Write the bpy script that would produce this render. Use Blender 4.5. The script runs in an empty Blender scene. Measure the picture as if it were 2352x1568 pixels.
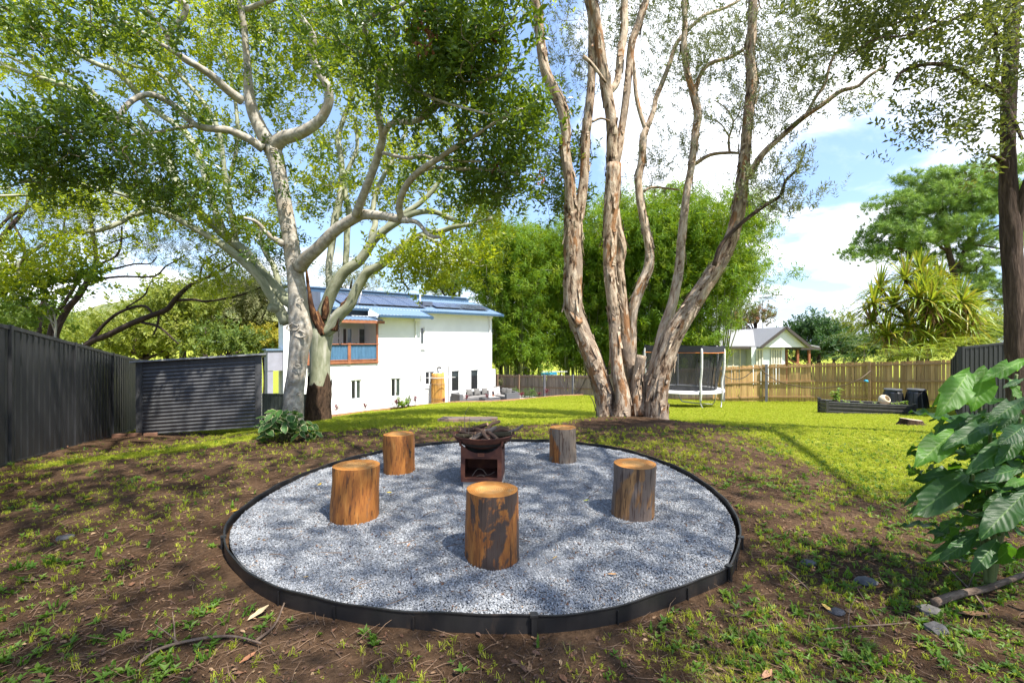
import bpy, bmesh, math, random
import numpy as np
from mathutils import Vector, Matrix, noise as mnoise

random.seed(7)
RNG = np.random.default_rng(11)
scene = bpy.context.scene
COL = scene.collection

# ------------------------------------------------------------------ camera
F = 1060.0            # focal length in units of a 2352 px wide frame
CAMZ = 1.5
cam_data = bpy.data.cameras.new('camera')
cam_data.lens = F / 2352.0 * 36.0
cam_data.sensor_width = 36.0
cam_data.clip_start = 0.05
cam_data.clip_end = 5000.0
cam = bpy.data.objects.new('camera', cam_data)
COL.objects.link(cam)
cam.location = (0, 0, CAMZ)
cam.rotation_euler = (math.pi / 2, 0, 0)
scene.camera = cam

# ------------------------------------------------------------------ light
SUN_EL = math.radians(58)
SUN_AZ = math.atan2(0.70, -0.71)          # clockwise from +Y
SUN_DIR = Vector((math.cos(SUN_EL) * math.sin(SUN_AZ), math.cos(SUN_EL) * math.cos(SUN_AZ), math.sin(SUN_EL)))
sun = bpy.data.lights.new('sun', 'SUN')
sun.energy = 5.0
sun.angle = math.radians(0.55)
sun.color = (1.0, 0.95, 0.86)
sun_o = bpy.data.objects.new('sun', sun)
COL.objects.link(sun_o)
sun_o.rotation_euler = SUN_DIR.to_track_quat('Z', 'Y').to_euler()
sun_o.location = SUN_DIR * 60

world = bpy.data.worlds.new('World')
scene.world = world
world.use_nodes = True


def build_world():
    nt = world.node_tree
    nt.nodes.clear()
    N, L = nt.nodes.new, nt.links.new
    out = N('ShaderNodeOutputWorld')
    bg = N('ShaderNodeBackground')
    bg.inputs['Strength'].default_value = 0.115
    sky = N('ShaderNodeTexSky')
    sky.sky_type = 'NISHITA'
    sky.sun_disc = False
    sky.sun_elevation = SUN_EL
    sky.sun_rotation = SUN_AZ
    sky.air_density = 1.0
    sky.dust_density = 1.2
    sky.ozone_density = 2.0
    tc = N('ShaderNodeTexCoord')
    sep = N('ShaderNodeSeparateXYZ')
    L(tc.outputs['Generated'], sep.inputs[0])
    # clouds lie on a flat layer above: divide the direction by its height
    add = N('ShaderNodeMath'); add.operation = 'ADD'; add.inputs[1].default_value = 0.16
    L(sep.outputs['Z'], add.inputs[0])
    mx = N('ShaderNodeMath'); mx.operation = 'MAXIMUM'; mx.inputs[1].default_value = 0.03
    L(add.outputs[0], mx.inputs[0])
    dv = N('ShaderNodeVectorMath'); dv.operation = 'SCALE'
    inv = N('ShaderNodeMath'); inv.operation = 'DIVIDE'; inv.inputs[0].default_value = 1.0
    L(mx.outputs[0], inv.inputs[1])
    L(tc.outputs['Generated'], dv.inputs[0]); L(inv.outputs[0], dv.inputs['Scale'])
    noi = N('ShaderNodeTexNoise'); noi.inputs['Scale'].default_value = 1.35
    noi.inputs['Detail'].default_value = 9; noi.inputs['Roughness'].default_value = 0.56
    noi.inputs['Distortion'].default_value = 0.25
    L(dv.outputs[0], noi.inputs['Vector'])

    def lobe(d, lo, hi, amt):
        v = Vector(d).normalized()
        dot = N('ShaderNodeVectorMath'); dot.operation = 'DOT_PRODUCT'
        dot.inputs[1].default_value = v
        L(tc.outputs['Generated'], dot.inputs[0])
        mr = N('ShaderNodeMapRange'); mr.interpolation_type = 'SMOOTHSTEP'
        mr.inputs['From Min'].default_value = lo; mr.inputs['From Max'].default_value = hi
        mr.inputs['To Min'].default_value = 0; mr.inputs['To Max'].default_value = amt
        L(dot.outputs['Value'], mr.inputs['Value'])
        return mr.outputs[0]
    cur = noi.outputs['Fac']
    for d, lo, hi, amt in CLOUDS:
        a = N('ShaderNodeMath'); a.operation = 'ADD'
        L(cur, a.inputs[0]); L(lobe(d, lo, hi, amt), a.inputs[1])
        cur = a.outputs[0]
    # more cloud seen edge-on near the horizon
    hz = N('ShaderNodeMapRange'); hz.interpolation_type = 'SMOOTHSTEP'
    hz.inputs['From Min'].default_value = 0.30; hz.inputs['From Max'].default_value = 0.02
    hz.inputs['To Min'].default_value = 0.0; hz.inputs['To Max'].default_value = 0.17
    L(sep.outputs['Z'], hz.inputs['Value'])
    a = N('ShaderNodeMath'); a.operation = 'ADD'
    L(cur, a.inputs[0]); L(hz.outputs[0], a.inputs[1])
    ramp = N('ShaderNodeMapRange'); ramp.interpolation_type = 'SMOOTHSTEP'
    ramp.inputs['From Min'].default_value = 0.52; ramp.inputs['From Max'].default_value = 0.72
    L(a.outputs[0], ramp.inputs['Value'])
    # thin veil lightens the blue everywhere
    hue = N('ShaderNodeMix'); hue.data_type = 'RGBA'
    hue.inputs['Factor'].default_value = 0.30
    L(sky.outputs[0], hue.inputs['A']); hue.inputs['B'].default_value = (2.6, 4.1, 7.6, 1)
    n2 = N('ShaderNodeTexNoise'); n2.inputs['Scale'].default_value = 4.0; n2.inputs['Detail'].default_value = 5
    L(dv.outputs[0], n2.inputs['Vector'])
    cc = N('ShaderNodeMix'); cc.data_type = 'RGBA'
    cc.inputs['A'].default_value = (5.2, 5.7, 6.7, 1); cc.inputs['B'].default_value = (8.2, 8.3, 8.6, 1)
    L(n2.outputs['Fac'], cc.inputs['Factor'])
    mix = N('ShaderNodeMix'); mix.data_type = 'RGBA'
    L(ramp.outputs[0], mix.inputs['Factor']); L(hue.outputs['Result'], mix.inputs['A']); L(cc.outputs['Result'], mix.inputs['B'])
    L(mix.outputs['Result'], bg.inputs['Color'])
    L(bg.outputs[0], out.inputs[0])


CLOUDS = [((0.70, 1, 0.56), 0.87, 0.975, 0.42), ((0.78, 1, 0.20), 0.955, 0.995, -0.36), ((-0.55, 1, 0.75), 0.88, 0.99, -0.14),
          ((0.10, 1, 0.65), 0.90, 0.99, -0.10)]
build_world()
scene.view_settings.view_transform = 'Standard'
scene.view_settings.look = 'None'
scene.view_settings.gamma = 1.0
scene.view_settings.exposure = 1.28
scene.view_settings.use_curve_mapping = False
scene.render.engine = 'CYCLES'
scene.cycles.max_bounces = 8
scene.cycles.diffuse_bounces = 4
scene.cycles.glossy_bounces = 2
scene.cycles.transmission_bounces = 4
scene.cycles.transparent_max_bounces = 8
scene.cycles.caustics_reflective = False
scene.cycles.caustics_refractive = False


# ------------------------------------------------------------------ helpers
def P(x, y, d):
    """direction of a spot in the 2352 px frame, taken out to the depth d where the thing really stands"""
    return np.array(((x - 1176.0) / F * d, d, CAMZ - (y - 784.0) / F * d))


def sm(a, b, x):
    t = np.clip((np.asarray(x, float) - a) / (b - a), 0, 1)
    return t * t * (3 - 2 * t)


def tag(o, label=None, cat=None, group=None, kind=None):
    if label: o['label'] = label
    if cat: o['category'] = cat
    if group: o['group'] = group
    if kind: o['kind'] = kind
    return o


def thing(name, label, cat, loc=(0, 0, 0), group=None, rz=0.0):
    o = bpy.data.objects.new(name, None)
    o.empty_display_size = 0.2
    COL.objects.link(o)
    o.location = loc
    o.rotation_euler = (0, 0, rz)
    return tag(o, label, cat, group)


def mesh_np(name, V, faces, attr=None, smooth=False, uv=None):
    """faces: list of (m,k) int arrays"""
    V = np.asarray(V, np.float32).reshape(-1, 3)
    me = bpy.data.meshes.new(name)
    me.vertices.add(len(V))
    me.vertices.foreach_set('co', V.ravel())
    loops, starts, n = [], [], 0
    for f in faces:
        f = np.asarray(f, np.int32)
        if f.size == 0: continue
        m, k = f.shape
        loops.append(f.ravel())
        starts.append(n + np.arange(m, dtype=np.int32) * k)
        n += m * k
    if loops:
        loops = np.concatenate(loops); starts = np.concatenate(starts)
        me.loops.add(len(loops)); me.loops.foreach_set('vertex_index', loops)
        me.polygons.add(len(starts)); me.polygons.foreach_set('loop_start', starts)
        me.polygons.foreach_set('use_smooth', np.full(len(starts), bool(smooth)))
    if attr:
        for k, a in attr.items():
            a = np.asarray(a, np.float32)
            if a.ndim == 2:
                at = me.attributes.new(k, 'FLOAT_VECTOR', 'POINT'); at.data.foreach_set('vector', a.ravel())
            else:
                at = me.attributes.new(k, 'FLOAT', 'POINT'); at.data.foreach_set('value', a)
    me.update(calc_edges=True)
    me.validate()
    return me


def link(name, me, mat=None, parent=None, world=True):
    """world=True: mesh is in world space; offset by the parent's place"""
    o = bpy.data.objects.new(name, me)
    COL.objects.link(o)
    if mat is not None and me is not None and len(me.materials) == 0:
        me.materials.append(mat)
    if parent is not None:
        o.parent = parent
        if world:
            w = wloc(parent)
            o.matrix_basis = w.inverted()
    return o


def wloc(o):
    m = o.matrix_basis.copy()
    while o.parent:
        o = o.parent
        m = o.matrix_basis @ m
    return m


class MB:
    """collects simple shapes into ONE mesh"""
    def __init__(s): s.V = []; s.F = {3: [], 4: []}; s.n = 0; s.A = []; s.hasA = False; s.poly = []
    def add(s, V, faces, A=None):
        V = np.asarray(V, float).reshape(-1, 3)
        for f in faces:
            f = np.asarray(f, int)
            if f.size == 0: continue
            if f.ndim == 1: f = f[None]
            s.F.setdefault(f.shape[1], []).append(f + s.n)
        s.V.append(V); s.n += len(V)
        if A is not None: s.hasA = True
        s.A.append(np.asarray(A, float) if A is not None else V.copy())
        return s
    def hexa(s, c):
        """8 corners: bottom ring 0-3, top ring 4-7"""
        return s.add(c, [[[3, 2, 1, 0], [4, 5, 6, 7], [0, 1, 5, 4], [1, 2, 6, 5], [2, 3, 7, 6], [3, 0, 4, 7]]])
    def box(s, x0, x1, y0, y1, z0, z1, f=None):
        c = [(x0, y0, z0), (x1, y0, z0), (x1, y1, z0), (x0, y1, z0), (x0, y0, z1), (x1, y0, z1), (x1, y1, z1), (x0, y1, z1)]
        if f: c = [f(*p) for p in c]
        return s.hexa(c)
    def bar(s, a, b, w, h=None, up=(0, 0, 1)):
        a = np.array(a, float); b = np.array(b, float); h = h or w
        d = b - a; d /= np.linalg.norm(d) + 1e-9
        u = np.array(up, float)
        sd = np.cross(d, u)
        if np.linalg.norm(sd) < 1e-4: sd = np.cross(d, (1, 0, 0))
        sd /= np.linalg.norm(sd); uu = np.cross(sd, d)
        c = [p + sd * sx * w / 2 + uu * sz * h / 2 for p, sx, sz in
             ((a, -1, -1), (a, 1, -1), (b, 1, -1), (b, -1, -1), (a, -1, 1), (a, 1, 1), (b, 1, 1), (b, -1, 1))]
        return s.hexa(c)
    def tube(s, pts, rads, seg=8, sub=1, rough=0.0, cap=True, rs=0.0, flare=0.0):
        V, Fc, A = tube_np(pts, rads, seg, sub, rough, cap, rs)
        return s.add(V, Fc, A)
    def lathe(s, prof, seg=24, c=(0, 0, 0)):
        prof = np.array(prof, float); th = np.arange(seg) / seg * 2 * math.pi
        V = []
        for r, z in prof: V.append(np.stack([c[0] + r * np.cos(th), c[1] + r * np.sin(th), np.full(seg, c[2] + z)], 1))
        V = np.concatenate(V); q = []
        j = np.arange(seg); k = (j + 1) % seg
        for i in range(len(prof) - 1):
            q.append(np.stack([i * seg + j, i * seg + k, (i + 1) * seg + k, (i + 1) * seg + j], 1))
        return s.add(V, [np.concatenate(q)])
    def mesh(s, name, smooth=False):
        return mesh_np(name, np.concatenate(s.V), [np.concatenate(v) for v in s.F.values() if v],
                       {'bark': np.concatenate(s.A)} if s.hasA else None, smooth)
    def build(s, name, mat, parent=None, smooth=False, world=True):
        return link(name, s.mesh(name, smooth), mat, parent, world)


def catmull(pts, rads, sub):
    pts = np.asarray(pts, float); rads = np.asarray(rads, float)
    if sub <= 1 or len(pts) < 2: return pts, rads
    p = np.vstack([2 * pts[0] - pts[1], pts, 2 * pts[-1] - pts[-2]])
    r = np.concatenate([[rads[0]], rads, [rads[-1]]])
    o, ro = [], []
    for i in range(1, len(p) - 2):
        for t in np.arange(sub) / sub:
            t2, t3 = t * t, t ** 3
            o.append(0.5 * (2 * p[i] + (-p[i - 1] + p[i + 1]) * t + (2 * p[i - 1] - 5 * p[i] + 4 * p[i + 1] - p[i + 2]) * t2
                            + (-p[i - 1] + 3 * p[i] - 3 * p[i + 1] + p[i + 2]) * t3))
            ro.append(r[i] * (1 - t) + r[i + 1] * t)
    o.append(pts[-1]); ro.append(rads[-1])
    return np.array(o), np.array(ro)


def frames(p):
    n = len(p)
    T = np.gradient(p, axis=0); T /= np.linalg.norm(T, axis=1)[:, None] + 1e-9
    a = np.array((0, 1.0, 0)) if abs(T[0][1]) < 0.9 else np.array((1.0, 0, 0))
    u = np.cross(T[0], a); u /= np.linalg.norm(u)
    U = np.zeros((n, 3)); U[0] = u
    for i in range(1, n):
        u = u - T[i] * np.dot(u, T[i]); u /= np.linalg.norm(u) + 1e-9
        U[i] = u
    return T, U, np.cross(T, U)


def tube_np(pts, rads, seg=8, sub=1, rough=0.0, cap=True, rs=0.0):
    p, r = catmull(pts, rads, sub)
    T, U, W = frames(p)
    n = len(p)
    th = np.arange(seg) / seg * 2 * math.pi
    c, s_ = np.cos(th), np.sin(th)
    ln = np.concatenate([[0], np.cumsum(np.linalg.norm(np.diff(p, axis=0), axis=1))])
    rr = np.repeat(r[:, None], seg, 1)
    off = float(rs) if rs else random.uniform(0, 100)
    A = np.stack([np.outer(r, c) + off, np.outer(r, s_), np.repeat(ln[:, None], seg, 1)], 2)
    if rough > 0:
        for i in range(n):
            for j in range(seg):
                a = A[i, j]
                k = mnoise.noise((a[0] * 9, a[1] * 9, a[2] * 2.2)) + 0.6 * mnoise.noise((a[0] * 22, a[1] * 22, a[2] * 5))
                rr[i, j] *= 1 + rough * k
    V = p[:, None, :] + rr[:, :, None] * (c[None, :, None] * U[:, None, :] + s_[None, :, None] * W[:, None, :])
    V = V.reshape(-1, 3); A = A.reshape(-1, 3)
    i = np.arange(n - 1)[:, None] * seg; j = np.arange(seg)[None]; k = (j + 1) % seg
    q = np.stack([i + j, i + k, i + seg + k, i + seg + j], 2).reshape(-1, 4)
    faces = [q]
    if cap:
        V = np.vstack([V, p[0], p[-1]]); A = np.vstack([A, A[0], A[-1]])
        j = np.arange(seg); k = (j + 1) % seg
        faces.append(np.concatenate([np.stack([np.full(seg, n * seg), k, j], 1),
                                     np.stack([np.full(seg, n * seg + 1), (n - 1) * seg + j, (n - 1) * seg + k], 1)]))
    return V, faces, A


# ------------------------------------------------------------------ materials
def nodes_of(name):
    m = bpy.data.materials.new(name)
    m.use_nodes = True
    nt = m.node_tree
    return m, nt, nt.nodes['Principled BSDF'], nt.nodes['Material Output']


def ramp_node(nt, stops):
    r = nt.nodes.new('ShaderNodeValToRGB')
    e = r.color_ramp.elements
    e[0].position, e[0].color = stops[0][0], (*stops[0][1], 1)
    e[1].position, e[1].color = stops[-1][0], (*stops[-1][1], 1)
    for p, c in stops[1:-1]:
        x = e.new(p); x.color = (*c, 1)
    return r


def coord(nt, kind, scale=(1, 1, 1)):
    if kind == 'bark':
        a = nt.nodes.new('ShaderNodeAttribute'); a.attribute_name = 'bark'; o = a.outputs['Vector']
    elif kind == 'world':
        a = nt.nodes.new('ShaderNodeNewGeometry'); o = a.outputs['Position']
    else:
        a = nt.nodes.new('ShaderNodeTexCoord'); o = a.outputs['Object']
    mp = nt.nodes.new('ShaderNodeMapping'); mp.inputs['Scale'].default_value = scale
    nt.links.new(o, mp.inputs['Vector'])
    return mp.outputs[0]


def noise_node(nt, vec, scale, detail=5, rough=0.6, dist=0.0):
    n = nt.nodes.new('ShaderNodeTexNoise')
    n.inputs['Scale'].default_value = scale; n.inputs['Detail'].default_value = detail
    n.inputs['Roughness'].default_value = rough; n.inputs['Distortion'].default_value = dist
    nt.links.new(vec, n.inputs['Vector'])
    return n.outputs['Fac']


def mixc(nt, fac, a, b, mode='MIX'):
    m = nt.nodes.new('ShaderNodeMix'); m.data_type = 'RGBA'; m.blend_type = mode
    for s, v in (('Factor', fac), ('A', a), ('B', b)):
        if isinstance(v, (int, float)): m.inputs[s].default_value = v
        elif isinstance(v, tuple): m.inputs[s].default_value = (*v, 1)
        else: nt.links.new(v, m.inputs[s])
    return m.outputs['Result']


def rng(nt, val, a, b, c=0.0, d=1.0):
    m = nt.nodes.new('ShaderNodeMapRange')
    m.inputs['From Min'].default_value = a; m.inputs['From Max'].default_value = b
    m.inputs['To Min'].default_value = c; m.inputs['To Max'].default_value = d
    nt.links.new(val, m.inputs['Value'])
    return m.outputs[0]


def bump(nt, bsdf, h, strength=0.3, dist=0.02):
    b = nt.nodes.new('ShaderNodeBump')
    b.inputs['Strength'].default_value = strength; b.inputs['Distance'].default_value = dist
    nt.links.new(h, b.inputs['Height']); nt.links.new(b.outputs[0], bsdf.inputs['Normal'])


def mat_simple(name, stops, scale=6, stretch=(1, 1, 1), rough=0.7, bmp=0.0, kind='object', metal=0.0, spec=0.5, detail=5, per_obj=0.0, bdist=0.01):
    m, nt, b, out = nodes_of(name)
    v = coord(nt, kind, stretch)
    if per_obj:
        oi = nt.nodes.new('ShaderNodeObjectInfo')
        ad = nt.nodes.new('ShaderNodeVectorMath'); ad.operation = 'ADD'
        sc = nt.nodes.new('ShaderNodeMath'); sc.operation = 'MULTIPLY'; sc.inputs[1].default_value = 37.0
        nt.links.new(oi.outputs['Random'], sc.inputs[0])
        nt.links.new(v, ad.inputs[0]); nt.links.new(sc.outputs[0], ad.inputs[1])
        v = ad.outputs[0]
    f = noise_node(nt, v, scale, detail)
    r = ramp_node(nt, stops)
    nt.links.new(f, r.inputs[0])
    c = r.outputs[0]
    if per_obj:
        hsv = nt.nodes.new('ShaderNodeHueSaturation')
        nt.links.new(c, hsv.inputs['Color'])
        nt.links.new(rng(nt, oi.outputs['Random'], 0, 1, 1 - per_obj, 1 + per_obj), hsv.inputs['Value'])
        c = hsv.outputs[0]
    nt.links.new(c, b.inputs['Base Color'])
    b.inputs['Roughness'].default_value = rough
    b.inputs['Metallic'].default_value = metal
    b.inputs['Specular IOR Level'].default_value = spec
    if bmp: bump(nt, b, f, bmp, bdist)
    return m


def flat(name, c, rough=0.6, metal=0.0, var=0.12, scale=3.0, spec=0.5):
    lo = tuple(x * (1 - var) for x in c); hi = tuple(min(1, x * (1 + var)) for x in c)
    return mat_simple(name, [(0.3, lo), (0.7, hi)], scale, rough=rough, metal=metal, spec=spec)


def leaf_mat(name, c1, c2, tcol, tfac=0.4, rough=0.45, c3=None, spec=0.4):
    m, nt, b, out = nodes_of(name)
    oi = nt.nodes.new('ShaderNodeObjectInfo')
    st = [(0.0, c1), (0.75, c2)] + ([(1.0, c3)] if c3 else [(1.0, c2)])
    r = ramp_node(nt, st)
    nt.links.new(oi.outputs['Random'], r.inputs[0])
    v = coord(nt, 'world')
    f = noise_node(nt, v, 0.9, 3)
    col = mixc(nt, rng(nt, f, 0.35, 0.65, 0.0, 0.55), r.outputs[0], c2)
    nt.links.new(col, b.inputs['Base Color'])
    b.inputs['Roughness'].default_value = rough
    b.inputs['Specular IOR Level'].default_value = spec
    t = nt.nodes.new('ShaderNodeBsdfTranslucent')
    tc = mixc(nt, oi.outputs['Random'], tcol, tuple(x * 0.7 for x in tcol))
    nt.links.new(tc, t.inputs['Color'])
    mx = nt.nodes.new('ShaderNodeMixShader'); mx.inputs[0].default_value = tfac
    nt.links.new(b.outputs[0], mx.inputs[1]); nt.links.new(t.outputs[0], mx.inputs[2])
    nt.links.new(mx.outputs[0], out.inputs[0])
    return m


def bark_mat(name, stops, vstretch=0.25, scale=14, rough=0.85, bmp=0.6, fine=None, spots=None, bdist=0.03, base=None):
    m, nt, b, out = nodes_of(name)
    v = coord(nt, 'bark', (1, 1, vstretch))
    f = noise_node(nt, v, scale, 8, 0.62, 0.3)
    r = ramp_node(nt, stops); nt.links.new(f, r.inputs[0])
    c = r.outputs[0]
    h = f
    if fine:
        v2 = coord(nt, 'bark', (1, 1, fine[0]))
        f2 = noise_node(nt, v2, fine[1], 4)
        c = mixc(nt, rng(nt, f2, fine[2], fine[3]), c, fine[4])
    if spots:
        v3 = coord(nt, 'bark', (1, 1, spots[0]))
        f3 = noise_node(nt, v3, spots[1], 3)
        c = mixc(nt, rng(nt, f3, spots[2], spots[3]), c, spots[4])
    nt.links.new(c, b.inputs['Base Color'])
    b.inputs['Roughness'].default_value = rough
    b.inputs['Specular IOR Level'].default_value = 0.2
    bump(nt, b, h, bmp, bdist)
    return m


# ------------------------------------------------------------------ instancing for stuff (leaves, grass, stones)
def inst_tree(name, variants):
    ng = bpy.data.node_groups.new(name, 'GeometryNodeTree')
    ng.interface.new_socket('Geometry', in_out='INPUT', socket_type='NodeSocketGeometry')
    ng.interface.new_socket('Geometry', in_out='OUTPUT', socket_type='NodeSocketGeometry')
    N, L = ng.nodes.new, ng.links.new
    gi = N('NodeGroupInput'); go = N('NodeGroupOutput')
    iop = N('GeometryNodeInstanceOnPoints')
    L(gi.outputs[0], iop.inputs['Points'])
    jn = N('GeometryNodeJoinGeometry')
    for o in reversed(variants):
        oi = N('GeometryNodeObjectInfo'); oi.inputs['Object'].default_value = o
        oi.inputs['As Instance'].default_value = True
        L(oi.outputs['Geometry'], jn.inputs[0])
    L(jn.outputs[0], iop.inputs['Instance'])
    iop.inputs['Pick Instance'].default_value = True
    for nm, ty, sock in (('rot', 'FLOAT_VECTOR', 'Rotation'), ('scl', 'FLOAT', 'Scale'), ('idx', 'INT', 'Instance Index')):
        a = N('GeometryNodeInputNamedAttribute'); a.data_type = ty; a.inputs['Name'].default_value = nm
        L(a.outputs['Attribute'], iop.inputs[sock])
    L(iop.outputs[0], go.inputs[0])
    return ng


def scatter(name, pts, rots, scls, variants, parent=None, idx=None):
    pts = np.asarray(pts, np.float32).reshape(-1, 3); n = len(pts)
    me = bpy.data.meshes.new(name)
    me.vertices.add(n); me.vertices.foreach_set('co', pts.ravel())
    a = me.attributes.new('rot', 'FLOAT_VECTOR', 'POINT'); a.data.foreach_set('vector', np.asarray(rots, np.float32).ravel())
    a = me.attributes.new('scl', 'FLOAT', 'POINT'); a.data.foreach_set('value', np.asarray(scls, np.float32))
    if idx is None: idx = RNG.integers(0, len(variants), n)
    a = me.attributes.new('idx', 'INT', 'POINT'); a.data.foreach_set('value', np.asarray(idx, np.int32))
    for v in variants:
        for mt in v.data.materials:
            if mt and mt.name not in me.materials: me.materials.append(mt)
    o = link(name, me, None, parent)
    o['kind'] = 'stuff'
    md = o.modifiers.new('scatter', 'NODES')
    md.node_group = inst_tree(name, variants)
    return o


def hidden(name, me, mat):
    if mat is not None: me.materials.append(mat)
    return bpy.data.objects.new(name, me)


def leaf_tris(base, d, nrm, L, W, fold=0.25, bend=0.0):
    """folded diamond leaf, 4 triangles"""
    d = d / (np.linalg.norm(d) + 1e-9)
    s = np.cross(d, nrm); s /= np.linalg.norm(s) + 1e-9
    n = np.cross(s, d)
    m = base + d * L * 0.48 - n * W * fold * 0.5
    tip = base + d * L - n * L * bend
    l = base + d * L * 0.45 + s * W / 2 + n * W * fold * 0.5
    r = base + d * L * 0.45 - s * W / 2 + n * W * fold * 0.5
    return [base, l, m, r, tip]


LF = np.array([[0, 1, 2], [0, 2, 3], [1, 4, 2], [2, 4, 3]])


def spray(n, twig, L, W, mat, spread=(0.6, 1.3), droop=0.0, tw=0.0, seed=0, fold=0.25, bend=0.1, tuft=False, twmat=None, name='leaf_spray'):
    r = np.random.default_rng(seed + 100)
    V, Fc = [], []
    k = 0
    for i in range(n):
        t = 1.0 if tuft else (0.15 + 0.85 * (i + r.random() * 0.5) / n)
        base = np.array((0.0, 0.0, t * twig)) + r.normal(0, 0.02 * twig, 3)
        a = i * 2.4 + r.normal(0, 0.3)
        e = r.uniform(*spread) * (0.4 if i == n - 1 else 1)
        d = np.array((math.sin(e) * math.cos(a), math.sin(e) * math.sin(a), math.cos(e) - droop))
        nr = np.array((-math.cos(e) * math.cos(a), -math.cos(e) * math.sin(a), math.sin(e))) + r.normal(0, 0.35, 3)
        l = L * r.uniform(0.7, 1.15)
        v = leaf_tris(base, d, nr, l, W * l / L * r.uniform(0.85, 1.15), fold, bend)
        V += v; Fc.append(LF + k); k += 5
    me = mesh_np(name, np.array(V), [np.concatenate(Fc)])
    return hidden(name, me, mat)
# ------------------------------------------------------------------ ground shape
def pad_line(x):
    """near edge of the sunken house bed (the sleeper line)"""
    x = np.asarray(x, float)
    return np.interp(x, [-9.3, -6.27, -1.16, 5.35, 9.5], [22.4, 24.5, 26.6, 29.6, 31.0])


def gz(x, y):
    x = np.asarray(x, float); y = np.asarray(y, float)
    z = -0.075 + 0.06 * sm(2.6, 6.0, y) * sm(5, 2, np.abs(x))
    yy = np.clip(y - 7.3, 0, None)
    s = np.where(yy < 1, 0.5 * yy * yy, yy - 0.5)
    s22 = 14.7 - 0.5
    z = z - 0.1 * np.minimum(s, s22) - 0.06 * np.clip(np.minimum(s, 35) - s22, 0, None)
    z = z - 0.3 * sm(-4, -7, x) * sm(5.5, 8.3, y) - 0.2 * sm(-2, -6, x) * sm(13, 20, y)
    z = z - 0.30 * np.exp(-((x + 1.2) / 3.5) ** 2) * sm(18, 26, y) - 0.2 * sm(-7, -9, x) * sm(15, 22, y)
    z = z + 0.14 * np.exp(-(((x - 2.4) / 1.3) ** 2 + ((y - 9.6) / 1.1) ** 2))     # mound round the paperbark
    z = z + 0.10 * np.exp(-(((x + 7.6) / 0.9) ** 2 + ((y - 8.6) / 2.0) ** 2))
    return z


def gzf(x, y):
    x = np.asarray(x, float); y = np.asarray(y, float)
    pit = (y > pad_line(x) + 0.12) & (y < 37) & (x > -9) & (x < 9)
    return np.where(pit, np.minimum(gz(x, y), -2.42), gz(x, y))


RING_D = [(516, 1235), (522, 1198), (575, 1150), (649, 1108), (718, 1078), (819, 1047), (883, 1033), (968, 1020), (1047, 1012), (1180, 1008),
          (1260, 1011), (1340, 1016), (1419, 1028), (1488, 1046), (1552, 1070), (1616, 1105), (1669, 1150), (1698, 1198), (1699, 1240), (1685, 1283),
          (1669, 1304), (1584, 1339), (1472, 1378), (1366, 1405), (1223, 1414), (1047, 1411), (915, 1402), (782, 1385), (633, 1350), (559, 1304), (522, 1262)]
RING = []
for a_, b_ in RING_D:
    d_ = 1.48 * F / (b_ - 784.0)
    RING.append(((a_ - 1176) / F * d_, d_))
RING = np.array(RING)
RC = RING.mean(0)


def ring_smooth(n=240):
    p = np.vstack([RING[-2:], RING, RING[:3]])
    pts = np.column_stack([p, np.zeros(len(p))])
    q, _ = catmull(pts, np.ones(len(p)), 12)
    q = q[24:24 + 12 * len(RING)][:, :2]
    # light smoothing of the traced outline
    for _ in range(30):
        q = 0.5 * q + 0.25 * (np.roll(q, 1, 0) + np.roll(q, -1, 0))
    d = np.linalg.norm(np.diff(np.vstack([q, q[:1]]), axis=0), axis=1)
    s = np.concatenate([[0], np.cumsum(d)])
    u = np.linspace(0, s[-1], n, endpoint=False)
    qq = np.vstack([q, q[:1]])
    return np.column_stack([np.interp(u, s, qq[:, 0]), np.interp(u, s, qq[:, 1])])


RS = ring_smooth()
RANG = np.arctan2(RS[:, 1] - RC[1], RS[:, 0] - RC[0])
RRAD = np.hypot(RS[:, 0] - RC[0], RS[:, 1] - RC[1])
_o = np.argsort(RANG); RANG, RRAD = RANG[_o], RRAD[_o]


def ring_r(x, y):
    """>1 outside the gravel ring"""
    a = np.arctan2(np.asarray(y) - RC[1], np.asarray(x) - RC[0])
    r = np.hypot(np.asarray(x) - RC[0], np.asarray(y) - RC[1])
    return r / np.interp(a, RANG, RRAD, period=2 * math.pi)


def vnoise(x, y, s, seed=0.0):
    x = np.asarray(x, float).ravel(); y = np.asarray(y, float).ravel()
    return np.array([mnoise.noise((a * s + seed, b * s - seed, seed * 0.37)) for a, b in zip(x, y)])


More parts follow.
